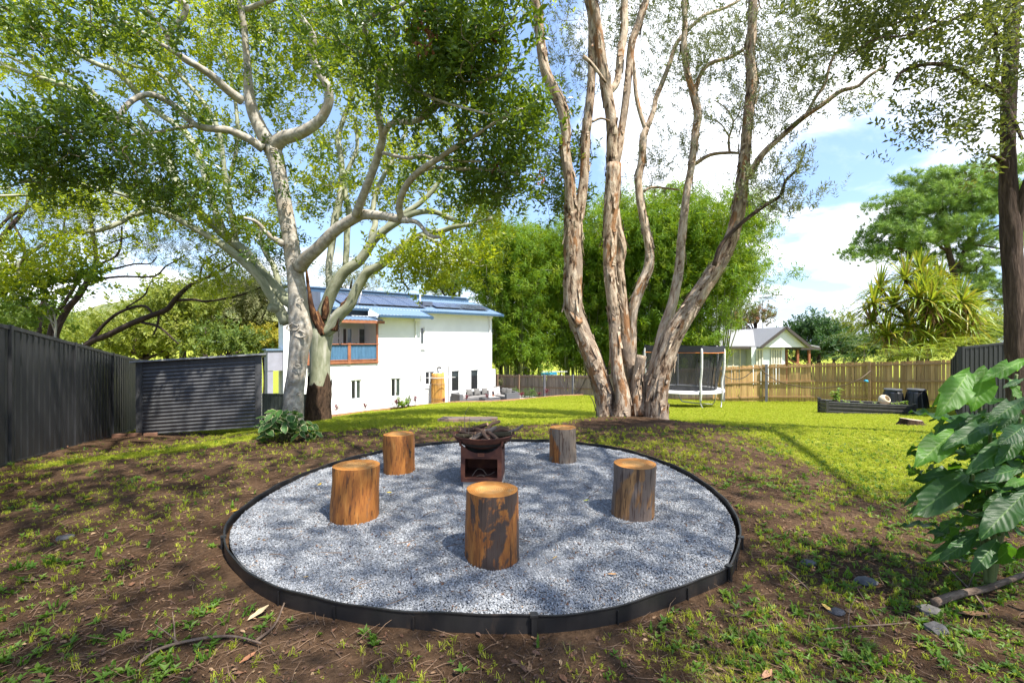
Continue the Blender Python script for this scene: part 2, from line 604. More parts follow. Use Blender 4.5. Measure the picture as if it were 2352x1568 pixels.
def lawn(x, y):
    """0 bare soil .. 1 closed lawn (patchy cover painted by where the grass really grows)"""
    x = np.asarray(x, float); y = np.asarray(y, float)
    sh = np.asarray(x).shape
    nz = vnoise(x, y, 0.55, 3.1).reshape(sh) * 0.6 + vnoise(x, y, 1.7, 9.2).reshape(sh) * 0.4
    # edge where the shade ends
    edge = np.interp(x, [-12, -7, -5.5, -3.5, -1.5, 0.5, 2.5, 4.0, 6.0, 9, 14], [10.8, 10.6, 9.6, 9.0, 9.0, 9.2, 10.5, 9.6, 7.8, 6.0, 5.5])
    g = sm(-0.9, 1.0, y - edge + nz * 1.6)
    # right of the ring: thick low ground cover
    g = np.maximum(g, 0.78 * sm(2.6, 4.4, x + nz) * sm(2.9, 5.0, y + nz * 1.2))
    # strip of grass left behind the ring
    g = np.maximum(g, 0.9 * np.exp(-((y - (7.0 + 0.85 * (x + 4.8)) + 0.5 * nz) / 0.62) ** 2) * sm(-6.6, -5.8, x) * sm(-1.8, -2.8, x))
    # sparse weeds
    g = np.maximum(g, 0.34 + 0.5 * nz)
    bare = np.exp(-(((x - 3.3) / 1.6) ** 2 + ((y - 9.0) / 0.7) ** 2)) + np.exp(-(((x - 1.2) / 1.2) ** 2 + ((y - 8.6) / 0.35) ** 2))
    bare += 0.9 * sm(-6.0, -7.6, x + 0.12 * (y - 8)) * sm(12, 10, y) + 0.7 * np.exp(-(((x + 4.2) / 1.0) ** 2 + ((y - 5.6) / 0.4) ** 2))
    bare += 0.5 * np.exp(-(((x + 3.2) / 1.1) ** 2 + ((y - 2.2) / 0.5) ** 2)) + 0.55 * sm(0.15, 0.55, nz) * sm(9.5, 8.0, y) * sm(-1.5, -3, x)
    bare += 0.8 * np.exp(-(((x - 6.9) / 1.6) ** 2 + ((y - 19.0) / 1.2) ** 2))          # bare soil under the trampoline
    bare += 0.75 * np.exp(-(((x + 5.2) / 2.2) ** 2 + ((y - 18.0) / 1.2) ** 2)) * sm(-0.1, 0.3, nz) + 0.6 * np.exp(-(((x + 1) / 2.0) ** 2 + ((y - 23.5) / 0.9) ** 2))
    g = g * (1 - np.clip(bare, 0, 0.95))
    return np.clip(g, 0, 1)


def axis(parts):
    o = []
    for a, b, st in parts:
        o += list(np.arange(a, b, st))
    o.append(parts[-1][1])
    return np.array(o)


def build_ground():
    xs = axis([(-900, -120, 60), (-120, -30, 10), (-30, -13, 1.2), (-13, -6, 0.22), (-6, 6, 0.11), (6, 15, 0.22), (15, 32, 1.2), (32, 120, 10), (120, 900, 60)])
    ys = axis([(-60, -8, 8), (-8, -1, 0.7), (-1, 1, 0.2), (1, 10.5, 0.11), (10.5, 38, 0.24), (38, 80, 3), (80, 200, 15), (200, 1400, 100)])
    X, Y = np.meshgrid(xs, ys)
    Z = gzf(X, Y)
    near = (np.abs(X) < 15) & (Y > 0) & (Y < 14)
    nz = np.zeros(X.shape)
    xi, yi = X[near], Y[near]
    nz[near] = 0.018 * vnoise(xi, yi, 1.3, 1.0) + 0.008 * vnoise(xi, yi, 4.5, 5.0)
    Z = Z + nz
    inside = ring_r(X, Y) < 1.0
    Z = np.where(inside & (np.hypot(X - RC[0], Y - RC[1]) < 3), np.minimum(Z, -0.05), Z)
    V = np.stack([X, Y, Z], 2).reshape(-1, 3)
    ny, nx = X.shape
    i = np.arange(ny - 1)[:, None] * nx; j = np.arange(nx - 1)[None]
    q = np.stack([i + j, i + j + 1, i + nx + j + 1, i + nx + j], 2).reshape(-1, 4)
    G = np.full(X.shape, 0.8)
    box = (np.abs(X) < 32) & (Y > -2) & (Y < 60)
    G[box] = lawn(X[box], Y[box])
    G[(Y > pad_line(X)) & (Y < 37) & (np.abs(X) < 9)] = 0.15
    me = mesh_np('ground', V, [q], {'grass': G.ravel()}, smooth=True)
    m, nt, b, out = nodes_of('soil_and_turf')
    v = coord(nt, 'world')
    f1 = noise_node(nt, v, 1.1, 6, 0.65)
    f2 = noise_node(nt, v, 26, 6, 0.75)
    f3 = noise_node(nt, v, 130, 3, 0.7)
    soil = ramp_node(nt, [(0.27, (0.018, 0.010, 0.006)), (0.46, (0.055, 0.031, 0.017)), (0.62, (0.125, 0.076, 0.044)), (0.8, (0.27, 0.185, 0.115))])
    ad = nt.nodes.new('ShaderNodeMath'); ad.operation = 'MULTIPLY_ADD'; ad.inputs[1].default_value = 0.5
    nt.links.new(f2, ad.inputs[0]); nt.links.new(rng(nt, f1, 0, 1, 0.0, 0.5), ad.inputs[2])
    nt.links.new(ad.outputs[0], soil.inputs[0])
    sc = mixc(nt, rng(nt, f3, 0.55, 0.75, 0, 0.5), soil.outputs[0], (0.16, 0.10, 0.055))
    turf = ramp_node(nt, [(0.3, (0.12, 0.155, 0.014)), (0.5, (0.235, 0.265, 0.026)), (0.7, (0.36, 0.34, 0.06))])
    nt.links.new(f2, turf.inputs[0])
    at = nt.nodes.new('ShaderNodeAttribute'); at.attribute_name = 'grass'
    sub = nt.nodes.new('ShaderNodeMath'); sub.operation = 'MULTIPLY_ADD'; sub.inputs[1].default_value = 0.6
    nt.links.new(f2, sub.inputs[0]); nt.links.new(at.outputs['Fac'], sub.inputs[2])
    col = mixc(nt, rng(nt, sub.outputs[0], 0.82, 1.08), sc, turf.outputs[0])
    nt.links.new(col, b.inputs['Base Color'])
    b.inputs['Roughness'].default_value = 0.95
    b.inputs['Specular IOR Level'].default_value = 0.1
    bump(nt, b, f2, 0.9, 0.035)
    o = link('ground', me, m)
    tag(o, 'sloping back yard of brown soil and green lawn', None, None, 'structure')
    return o


build_ground()

# ------------------------------------------------------------------ gravel ring
M_EDGE = mat_simple('black_plastic', [(0.3, (0.008, 0.008, 0.009)), (0.6, (0.016, 0.015, 0.015)), (0.8, (0.06, 0.04, 0.028))], 9, (1, 1, 0.3), rough=0.42, bmp=0.1, kind='world')


def build_ring():
    # gravel bed
    n = len(RS)
    bed = MB()
    rr = [0.0, 0.35, 0.7, 0.94, 0.985]
    V = [np.array([[RC[0], RC[1], -0.012]])]
    for k in rr[1:]:
        q = RC + (RS - RC) * k
        z = -0.014 + 0.012 * vnoise(q[:, 0], q[:, 1], 1.6, 2.0)
        V.append(np.column_stack([q, z]))
    V = np.vstack(V)
    j = np.arange(n); k = (j + 1) % n
    tri = np.stack([np.zeros(n, int), 1 + j, 1 + k], 1)
    quads = np.concatenate([np.stack([1 + a * n + j, 1 + (a + 1) * n + j, 1 + (a + 1) * n + k, 1 + a * n + k], 1) for a in range(3)])
    mg = mat_simple('gravel_dust', [(0.3, (0.10, 0.107, 0.115)), (0.7, (0.20, 0.21, 0.225))], 120, rough=0.95, kind='world')
    me = mesh_np('gravel_bed', V, [tri, quads], smooth=True)
    o = link('gravel_bed', me, mg)
    tag(o, 'round bed of blue-grey gravel held by the black edging', None, None, 'structure')
    # single stones
    m, nt, b, out = nodes_of('gravel_stone')
    oi = nt.nodes.new('ShaderNodeObjectInfo')
    r = ramp_node(nt, [(0.0, (0.145, 0.152, 0.163)), (0.35, (0.20, 0.21, 0.225)), (0.75, (0.245, 0.255, 0.272)), (0.97, (0.34, 0.35, 0.365)), (1.0, (0.22, 0.16, 0.11))])
    nt.links.new(oi.outputs['Random'], r.inputs[0]); nt.links.new(r.outputs[0], b.inputs['Base Color'])
    b.inputs['Roughness'].default_value = 0.85
    vs = []
    for s in range(4):
        bm = bmesh.new(); bmesh.ops.create_icosphere(bm, subdivisions=1, radius=1)
        rg = np.random.default_rng(s)
        for v in bm.verts:
            v.co *= rg.uniform(0.7, 1.25)
            v.co.z *= 0.62; v.co.x *= 1.15
        if s % 2: bmesh.ops.delete(bm, geom=[v for v in bm.verts if v.co.z < -0.45], context='VERTS')
        me = bpy.data.meshes.new('stone'); bm.to_mesh(me); bm.free()
        vs.append(hidden('stone', me, m))
    lo, hi = RS.min(0), RS.max(0)
    st = 0.0086
    gx, gy = np.meshgrid(np.arange(lo[0], hi[0], st), np.arange(lo[1], hi[1], st))
    p = np.column_stack([gx.ravel(), gy.ravel()]) + RNG.normal(0, st * 0.35, (gx.size, 2))
    rad = ring_r(p[:, 0], p[:, 1])
    p = p[rad < 0.982]
    keep = RNG.random(len(p)) < np.interp(p[:, 1], [2.4, 5, 7], [1.0, 0.85, 0.6])
    p = p[keep]
    n = len(p)
    sc = RNG.lognormal(math.log(0.0052), 0.28, n) * np.interp(p[:, 1], [2.4, 5, 7], [1, 1.1, 1.3])
    z = -0.008 + RNG.uniform(-0.003, 0.006, n)
    bx = np.round(p[:, 0] * 6).astype(int); 
    z += 0.012 * np.sin(p[:, 0] * 4.1 + 1) * np.sin(p[:, 1] * 3.3) * 0.6
    o = scatter('gravel', np.column_stack([p, z]), RNG.uniform(-1, 1, (n, 3)) * np.array((0.7, 0.7, 3.14)), sc, vs)
    tag(o, 'loose blue-grey gravel stones filling the round seating area')
    # edging: one flexible strip with a rolled lip, pegs and joint clips as parts
    t = thing('garden_edging', 'black plastic edging strip curving round the gravel circle', 'garden edging', (RC[0], RC[1], 0))
    mb = MB()
    nrm = np.column_stack([np.roll(RS, -1, 0) - np.roll(RS, 1, 0), np.zeros(len(RS))])
    nrm = np.cross(nrm, (0, 0, 1.0)); nrm /= np.linalg.norm(nrm, axis=1)[:, None]
    if np.dot(nrm[0][:2], RS[0] - RC) < 0: nrm = -nrm
    P3 = np.column_stack([RS, np.zeros(len(RS))])
    wav = 0.004 * np.sin(np.arange(len(RS)) * 0.35) + 0.003 * np.sin(np.arange(len(RS)) * 0.9)
    tp = 0.028 + wav
    prof = [(0.004, -0.14), (0.004, -0.012), (0.009, -0.006), (0.009, 0.0), (-0.003, 0.0), (-0.003, -0.14)]
    V = np.concatenate([P3 + nrm * a + np.column_stack([np.zeros((len(RS), 2)), tp + b]) for a, b in prof])
    N_ = len(RS); j = np.arange(N_); k = (j + 1) % N_
    q = np.concatenate([np.stack([i * N_ + j, i * N_ + k, (i + 1) * N_ + k, (i + 1) * N_ + j], 1) for i in range(len(prof) - 1)])
    link('edging_strip', mesh_np('edging_strip', V, [q], smooth=False), M_EDGE, t)
    # pegs where the photo shows them, joints between
    for (dx, dy, big) in ((512, 1238, 1), (1707, 1235, 1), (1217, 1425, 1), (1668, 1300, 1), (1690, 1280, 0), (718, 1078, 0), (1616, 1105, 0), (760, 1395, 0), (930, 1420, 0), (1590, 1345, 0), (1430, 1400, 0), (1480, 1045, 0), (630, 1360, 0)):
        d = 1.48 * F / (dy - 784); p = np.array(((dx - 1176) / F * d, d))
        i = int(np.argmin(np.linalg.norm(RS - p, axis=1)))
        c = P3[i] + nrm[i] * 0.014
        tg = np.cross(nrm[i], (0, 0, 1))
        mb = MB()
        w = 0.014 if big else 0.004
        h = 0.035 if big else 0.020
        def f(a, b_, z): return c + tg * a + nrm[i] * b_ + np.array((0, 0, z))
        mb.box(-w, w, -0.005, 0.012 if big else 0.002, -0.14, h - 0.012 + tp[i] - 0.028, f)
        if big: mb.box(-w * 1.5, w * 1.5, -0.026, 0.014, h - 0.012, h, f)
        mb.build('peg' if big else 'joint_clip', M_EDGE, t)


build_ring()


def litter_variants():
    out = []
    cols = [(0.115, 0.052, 0.024), (0.15, 0.088, 0.045), (0.065, 0.032, 0.018), (0.24, 0.16, 0.085)]
    for s, c in enumerate(cols):
        r = np.random.default_rng(s + 40)
        L, W = 1.0, r.uniform(0.28, 0.5)
        V = [(0, 0, 0.05), (0.3, W / 2, 0.14), (0.3, 0, 0.02), (0.3, -W / 2, 0.1), (0.7, W / 2.2, 0.02), (0.7, 0, 0.0), (0.7, -W / 2.4, 0.16), (1, 0.05, 0.12)]
        Fq = [np.array([[0, 1, 2], [0, 2, 3], [4, 7, 5], [5, 7, 6]]), np.array([[1, 4, 5, 2], [2, 5, 6, 3]])]
        me = mesh_np('dead_leaf', np.array(V), Fq)
        out.append(hidden('dead_leaf', me, flat('dead_leaf_%s' % 'abcd'[s], c, 0.8, var=0.35)))
    # bark crumb and twig
    V = np.array([(0, 0, 0), (1, 0.05, 0), (1, 0.12, 0.05), (0, 0.1, 0.06), (0.5, 0.2, 0.0)])
    out.append(hidden('bark_chip', mesh_np('bark_chip', V, [np.array([[0, 1, 2], [0, 2, 3], [2, 4, 3]])]), flat('bark_chip', (0.05, 0.028, 0.016), 0.9)))
    mb = MB(); mb.tube([(0, 0, 0.02), (0.5, 0.06, 0.04), (1, -0.03, 0.02)], [0.02, 0.018, 0.008], 4)
    out.append(hidden('small_twig', mb.mesh('small_twig'), flat('small_twig', (0.14, 0.085, 0.05), 0.9)))
    return out


def build_litter():
    vs = litter_variants()
    # on the soil
    n = 56000
    y = 0.9 + RNG.beta(1.1, 2.0, n) * 10.0
    x = RNG.uniform(-1, 1, n) * np.minimum(1.16 * y + 0.6, 11)
    ok = (ring_r(x, y) > 1.02) & (RNG.random(n) > 0.75 * sm(0.5, 0.95, lawn(x, y)))
    x, y = x[ok], y[ok]; n = len(x)
    idx = RNG.choice(6, n, p=[0.11, 0.08, 0.14, 0.02, 0.45, 0.20])
    sc = np.where(idx == 4, RNG.uniform(0.010, 0.03, n), np.where(idx == 5, RNG.uniform(0.04, 0.13, n), np.clip(RNG.lognormal(math.log(0.019), 0.42, n), 0.008, 0.055)))
    z = gz(x, y) + 0.006
    o = scatter('leaf_litter', np.column_stack([x, y, z]), RNG.normal(0, 0.22, (n, 3)) + np.column_stack([np.zeros((n, 2)), RNG.uniform(0, 6.28, n)]), sc, vs, idx=idx)
    tag(o, 'dead leaves, bark crumbs and twigs strewn over the bare soil')
    # on the gravel: small dark crumbs, thinner
    n = 2600
    a = RNG.uniform(0, 6.28, n); r = np.sqrt(RNG.random(n)) * 0.97
    R = np.interp((a + math.pi) % (2 * math.pi) - math.pi, RANG, RRAD, period=2 * math.pi)
    x = RC[0] + np.cos(a) * r * R; y = RC[1] + np.sin(a) * r * R
    idx = RNG.choice(6, n, p=[0.22, 0.1, 0.3, 0.03, 0.28, 0.07])
    sc = np.where(idx == 5, RNG.uniform(0.05, 0.16, n), RNG.uniform(0.011, 0.028, n))
    o = scatter('gravel_litter', np.column_stack([x, y, np.full(n, 0.002)]), np.column_stack([RNG.normal(0, 0.25, (n, 2)), RNG.uniform(0, 6.28, n)]), sc, vs, idx=idx)
    tag(o, 'small brown leaf scraps and seed cases scattered on the gravel')


build_litter()


def build_grass():
    def tuft(n, L, W, lean, seed, mat, name):
        r = np.random.default_rng(seed); V, Fc, k = [], [], 0
        for i in range(n):
            a = r.uniform(0, 6.28); b = np.array((r.normal(0, 0.25) * L, r.normal(0, 0.25) * L, 0.0))
            l = L * r.uniform(0.55, 1.2); ln = lean * r.uniform(0.4, 1.3)
            d = np.array((math.cos(a), math.sin(a), 0)); s = np.array((-math.sin(a), math.cos(a), 0)) * W / 2
            p1 = b + d * l * 0.35 * ln + np.array((0, 0, l * 0.62)); p2 = b + d * l * 1.0 * ln + np.array((0, 0, l * (0.95 - 0.35 * ln)))
            V += [b - s, b + s, p1 + s * 0.8, p1 - s * 0.8, p2]
            Fc.append((k, k + 1, k + 2, k + 3)); V_ = k; k += 5
        q = np.array(Fc); t = np.array([[f[3], f[2], f[0] + 4] for f in Fc])
        return hidden(name, mesh_np(name, np.array(V), [q, t]), mat)
    ml = leaf_mat('lawn_blade', (0.19, 0.26, 0.018), (0.31, 0.345, 0.030), (0.55, 0.60, 0.035), 0.36, 0.7, (0.45, 0.41, 0.08), spec=0.15)
    mw = leaf_mat('weed_leaf', (0.045, 0.105, 0.014), (0.095, 0.175, 0.020), (0.22, 0.38, 0.02), 0.35, 0.5, (0.16, 0.22, 0.03), spec=0.25)
    md = leaf_mat('dry_blade', (0.12, 0.12, 0.03), (0.20, 0.17, 0.06), (0.24, 0.22, 0.06), 0.3, 0.7, (0.09, 0.13, 0.03))
    lawn_v = [tuft(10, 1.0, 0.10, 0.7, s, ml, 'turf_tuft') for s in range(3)]
    # closed lawn, spacing grows with distance
    pts = []
    for y0, y1, dens in ((1.2, 4, 900), (4, 7, 1000), (7, 10, 700), (10, 14, 480), (14, 20, 300), (20, 34, 170)):
        xm = 1.16 * y1 + 1
        n = int((min(xm, 12) + min(xm, 19)) * (y1 - y0) * dens)
        x = RNG.uniform(-min(xm, 12), min(xm, 19), n); y = RNG.uniform(y0, y1, n)
        ok = (np.abs(x) < 1.14 * y + 0.5) & (ring_r(x, y) > 1.03) & (y < pad_line(x) - 0.1)
        x, y = x[ok], y[ok]
        g = lawn(x, y)
        ok = RNG.random(len(x)) < 0.09 * sm(0.05, 0.3, g) + 0.91 * sm(0.28, 0.85, g)
        pts.append(np.column_stack([x[ok], y[ok]]))
    p = np.vstack(pts); n = len(p)
    sc = np.interp(p[:, 1], [2, 5, 10, 20, 34], [0.035, 0.04, 0.05, 0.075, 0.12]) * RNG.uniform(0.6, 1.3, n)
    o = scatter('lawn_grass', np.column_stack([p, gz(p[:, 0], p[:, 1]) - 0.004]), np.column_stack([RNG.normal(0, 0.2, (n, 2)), RNG.uniform(0, 6.28, n)]), sc, lawn_v)
    tag(o, 'short green grass of the lawn')
    # broad leaved weeds in rosettes and runners, with coarse grass
    vs = []
    for s in range(4):
        r = np.random.default_rng(s + 9); V, Fc, k = [], [], 0
        for i in range(5 + 2 * s):
            a = i * 2.4; e = r.uniform(0.25, 1.0)
            d = np.array((math.cos(a) * math.cos(e), math.sin(a) * math.cos(e), math.sin(e)))
            b0 = np.array((r.normal(0, 0.12), r.normal(0, 0.12), 0.05))
            v = leaf_tris(b0, d, np.array((0, 0, 1.0)), r.uniform(0.6, 1.1), r.uniform(0.30, 0.45), 0.3, 0.25)
            V += v; Fc.append(LF + k); k += 5
        vs.append(hidden('weed', mesh_np('weed', np.array(V), [np.concatenate(Fc)]), mw))
    vs += [tuft(7, 1.0, 0.17, 0.8, 21, mw, 'coarse_grass'), tuft(9, 1.1, 0.07, 0.9, 22, md, 'dry_grass'), tuft(6, 1.3, 0.24, 0.5, 23, mw, 'broad_grass')]
    n = 52000
    y = 1.0 + RNG.beta(1.0, 1.5, n) * 9.5
    x = RNG.uniform(-1, 1, n) * np.minimum(1.16 * y + 0.5, 11.5)
    g = lawn(x, y)
    cl = vnoise(x, y, 1.1, 14.0) * 0.6 + vnoise(x, y, 3.2, 24.0) * 0.5
    side = sm(1.0, 4.0, x) * 0.5 + 0.55 * sm(-0.5, 2.5, x) * sm(2.6, 1.6, y)
    pr = np.clip(0.02 + 0.95 * sm(0.05, 0.38, cl + side * 0.42) * (0.35 + 0.65 * side) + 0.22 * sm(0.3, 0.8, g), 0, 1) * np.where(g < 0.1, 0.2, 1)
    ok = (RNG.random(n) < pr * 0.62) & (ring_r(x, y) > 1.03) & (y < 9.8)
    x, y = x[ok], y[ok]; n = len(x)
    idx = RNG.choice(7, n, p=[0.18, 0.17, 0.16, 0.13, 0.14, 0.13, 0.09])
    sc = RNG.uniform(0.022, 0.054, n) * np.where(idx == 6, 1.25, 1.0) * np.interp(y, [1, 4, 9], [1.1, 0.9, 0.85])
    o = scatter('weeds', np.column_stack([x, y, gz(x, y) + 0.004]), np.column_stack([RNG.normal(0, 0.2, (n, 2)), RNG.uniform(0, 6.28, n)]), sc, vs, idx=idx)
    tag(o, 'low broad-leaved weeds and coarse grass growing through the bare soil')


build_grass()
# ------------------------------------------------------------------ metal fences
def metal_mat(name, c, rough=0.45, streak=0.0):
    m, nt, b, out = nodes_of(name)
    v = coord(nt, 'world', (3, 3, 0.5))
    f = noise_node(nt, v, 4, 5, 0.6)
    r = ramp_node(nt, [(0.3, tuple(x * 0.8 for x in c)), (0.7, tuple(x * 1.2 for x in c))])
    nt.links.new(f, r.inputs[0]); nt.links.new(r.outputs[0], b.inputs['Base Color'])
    nt.links.new(rng(nt, f, 0.3, 0.7, rough - 0.08, rough + 0.1), b.inputs['Roughness'])
    return m


M_STEEL = metal_mat('charcoal_steel', (0.017, 0.0175, 0.019), 0.48)
M_STEEL_R = metal_mat('black_steel', (0.013, 0.0135, 0.015), 0.5)
M_SHED = metal_mat('grey_corrugated_steel', (0.060, 0.061, 0.064), 0.36)
M_CONC = mat_simple('concrete', [(0.3, (0.22, 0.20, 0.18)), (0.7, (0.36, 0.34, 0.31))], 5, rough=0.9, bmp=0.1, kind='world')


def rib_profile(w, pitch, flat_, depth, n_side=+1):
    """trapezoid ribs along s in [0,w] -> list of (s, off)"""
    o = []; s = 0.0
    e = pitch * 0.12
    while s < w - 1e-6:
        a = min(s + flat_, w); o += [(s, 0.0), (a, 0.0)]
        b = min(a + e, w); c = min(b + (pitch - flat_ - 2 * e), w)
        o += [(b, depth), (c, depth)]
        s += pitch
    o.append((w, 0.0))
    ded = [o[0]]
    for q in o[1:]:
        if q[0] > ded[-1][0] + 1e-5: ded.append(q)
    return ded


def sheet(a, b, za0, za1, zb0, zb1, pitch, flat_, depth):
    """vertical ribbed sheet from plan point a to b, raked top and bottom"""
    a = np.array(a, float); b = np.array(b, float)
    w = np.linalg.norm(b - a); d = (b - a) / w; nr = np.array((d[1], -d[0]))
    pr = rib_profile(w, pitch, flat_, depth)
    V = []
    for s, o in pr:
        k = s / w; p = a + d * s + nr * o
        V.append((p[0], p[1], za0 + (zb0 - za0) * k)); V.append((p[0], p[1], za1 + (zb1 - za1) * k))
    n = len(pr); i = np.arange(n - 1) * 2
    q = np.stack([i, i + 2, i + 3, i + 1], 1)
    return np.array(V), [q]


def metal_fence(name, label, pts, mat, pitch=0.19, flat_=0.12, depth=0.012):
    """pts: (x, y, zbottom, ztop) at each post"""
    t = thing(name, label, 'fence', (pts[0][0], pts[0][1], pts[0][2]))
    for i, p in enumerate(pts):
        mb = MB()
        q = pts[i + 1] if i < len(pts) - 1 else pts[i - 1]
        d = np.array((q[0] - p[0], q[1] - p[1])); d /= np.linalg.norm(d); nr = np.array((d[1], -d[0]))
        def f(a, b, z): return (p[0] + d[0] * a + nr[0] * b, p[1] + d[1] * a + nr[1] * b, z)
        mb.box(-0.03, 0.03, -0.036, 0.036, p[2] - 0.1, p[3] + 0.015, f)
        mb.build('post', mat, t)
        if i == len(pts) - 1: break
        V, Fc = sheet(p[:2], q[:2], p[2] + 0.03, p[3] - 0.02, q[2] + 0.03, q[3] - 0.02, pitch, flat_, depth)
        mb = MB(); mb.add(V, Fc); mb.build('panel', mat, t)
        mb = MB()
        a = np.array((p[0], p[1], p[3] - 0.02)); b = np.array((q[0], q[1], q[3] - 0.02))
        mb.bar(a + np.append(d, 0) * 0.032, b - np.append(d, 0) * 0.032, 0.05, 0.05)
        mb.build('top_rail', mat, t)
        mb = MB()
        mb.bar(a * (1, 1, 0) + np.append(d, 0) * 0.032 + (0, 0, p[2] + 0.05), b * (1, 1, 0) - np.append(d, 0) * 0.032 + (0, 0, q[2] + 0.05), 0.05, 0.05)
        mb.build('bottom_rail', mat, t)
    return t


def left_fence():
    pts = []
    for tt in (-0.91, -0.43, 0.045, 0.52, 0.99, 1.46, 1.93, 2.4):
        x, y = -6.43 - 2.3 * tt, 5.8 + 4.3 * tt
        zt = np.interp(y, [0, 6, 8.04, 10.06, 12.08, 16], [2.2, 1.70, 1.47, 1.235, 1.03, 0.65])
        pts.append((x, y, zt - 1.84, zt))
    return metal_fence('metal_fence', 'long charcoal ribbed steel fence on the left running past the corrugated shed', pts, M_STEEL)


left_fence()
metal_fence('metal_fence', 'black ribbed steel fence behind the dark trunk on the right',
            [(17.25, 18.1, -1.05, 0.80), (15.35, 16.0, -0.85, 0.98), (13.4, 13.9, -0.65, 1.17), (11.5, 11.85, -0.47, 1.36)], M_STEEL_R, 0.1, 0.05, 0.014)
metal_fence('metal_fence', 'short black ribbed fence return rising behind the big-leaved shrub on the right',
            [(11.55, 11.83, -0.47, 1.36), (13.7, 11.5, -0.42, 1.64), (15.9, 11.1, -0.4, 1.9)], M_STEEL_R, 0.105, 0.05, 0.016)
metal_fence('metal_fence', 'low dark green steel fence between the shed and the white trunk',
            [(-12.5, 19.3, -2.1, -0.65), (-10.4, 19.1, -2.1, -0.65), (-8.3, 18.9, -2.1, -0.66)], metal_mat('green_black_steel', (0.022, 0.027, 0.026), 0.5), 0.17, 0.1, 0.014)


def shed():
    A = np.array((-8.15, 10.0)); B = np.array((-5.66, 10.42))
    d = (B - A) / np.linalg.norm(B - A); bk = np.array((-0.472, 0.882))      # its sides run along the fence
    w = np.linalg.norm(B - A); dep = 1.5
    t = thing('corrugated_shed', 'low grey corrugated steel shed with a thin sloping roof against the left fence', 'shed', (A[0], A[1], -0.5))

    def f(a, b, z):
        p = A + d * a + bk * b
        return (p[0], p[1], z)
    zb = lambda a: -0.52 + 0.10 * a / w
    zt = lambda a: 1.05 + 0.15 * a / w
    # front wall: horizontal corrugations, real waves
    ins = 0.13
    def wave_wall(fn, a0, a1, name):
        per = 0.077; n = int(1.57 / per) * 8
        V = []
        for i in range(n + 1):
            k = i / n
            off = 0.011 * math.cos(2 * math.pi * k * n / 8)
            for a in (a0, a1):
                z = zb(a if name == 'front_wall' else 0) * (1 - k) + zt(a if name == 'front_wall' else 0) * k
                V.append(fn(a, off, z))
        i = np.arange(n) * 2
        q = np.stack([i, i + 1, i + 3, i + 2], 1)
        mb = MB(); mb.add(V, [q]); mb.build(name, M_SHED, t, smooth=True)
    wave_wall(lambda a, o, z: f(a, -o, z), ins, w - ins, 'front_wall')
    wave_wall(lambda a, o, z: f(0 - o, a, z), 0.06, dep, 'side_wall')
    wave_wall(lambda a, o, z: f(w + o, a, z + 0.1), 0.06, dep, 'side_wall')
    for a0, a1 in ((0, ins), (w - ins, w)):
        mb = MB(); c = [f(a0, -0.018, zb(a0) - 0.02), f(a1, -0.018, zb(a1) - 0.02), f(a1, 0.05, zb(a1) - 0.02), f(a0, 0.05, zb(a0) - 0.02),
                        f(a0, -0.018, zt(a0)), f(a1, -0.018, zt(a1)), f(a1, 0.05, zt(a1)), f(a0, 0.05, zt(a0))]
        mb.hexa(c); tr = mb.build('corner_trim', M_SHED, t)
        for k in range(6):
            z = zb(a0) + (0.15 + k * 0.26)
            m2 = MB(); q = f((a0 + a1) / 2, -0.02, z)
            m2.box(q[0] - 0.009, q[0] + 0.009, q[1] - 0.01, q[1] + 0.004, z - 0.009, z + 0.009)
            m2.build('screw', M_SHED, tr)
    mb = MB(); c = [f(-0.1, -0.13, zt(-0.1)), f(w + 0.1, -0.13, zt(w + 0.1)), f(w + 0.1, dep, zt(w + 0.1) - 0.10), f(-0.1, dep, zt(-0.1) - 0.10)]
    mb.hexa(c + [(a, b, z + 0.035) for a, b, z in c]); mb.build('roof_sheet', metal_mat('zinc', (0.20, 0.205, 0.215), 0.35), t)
    # brick footing at the left corner
    for k in range(3):
        mb = MB(); mb.box(-0.42 + k * 0.3, -0.16 + k * 0.3, -0.17, -0.05, -0.58, -0.47, f)
        mb.build('brick', flat('old_brick', (0.20, 0.10, 0.06), 0.9, var=0.3), t)
    # dark gap behind
    return t


shed()


# ------------------------------------------------------------------ timber paling fences
M_PALE = mat_simple('paling_timber', [(0.25, (0.25, 0.14, 0.05)), (0.5, (0.40, 0.25, 0.095)), (0.75, (0.50, 0.33, 0.14))], 14, (1, 1, 0.10), 0.85, 0.15, 'object', per_obj=0.22)
M_PALE_OLD = mat_simple('weathered_paling', [(0.25, (0.15, 0.11, 0.085)), (0.5, (0.235, 0.18, 0.14)), (0.75, (0.31, 0.245, 0.19))], 14, (1, 1, 0.10), 0.9, 0.15, 'object', per_obj=0.2)
M_RAIL = mat_simple('rail_timber', [(0.25, (0.24, 0.14, 0.055)), (0.75, (0.44, 0.28, 0.13))], 9, rough=0.85, kind='object')
M_OLDP = flat('old_timber_post', (0.19, 0.12, 0.075), 0.9, var=0.25)
M_POST = flat('grey_post', (0.14, 0.14, 0.15), 0.7, var=0.25)


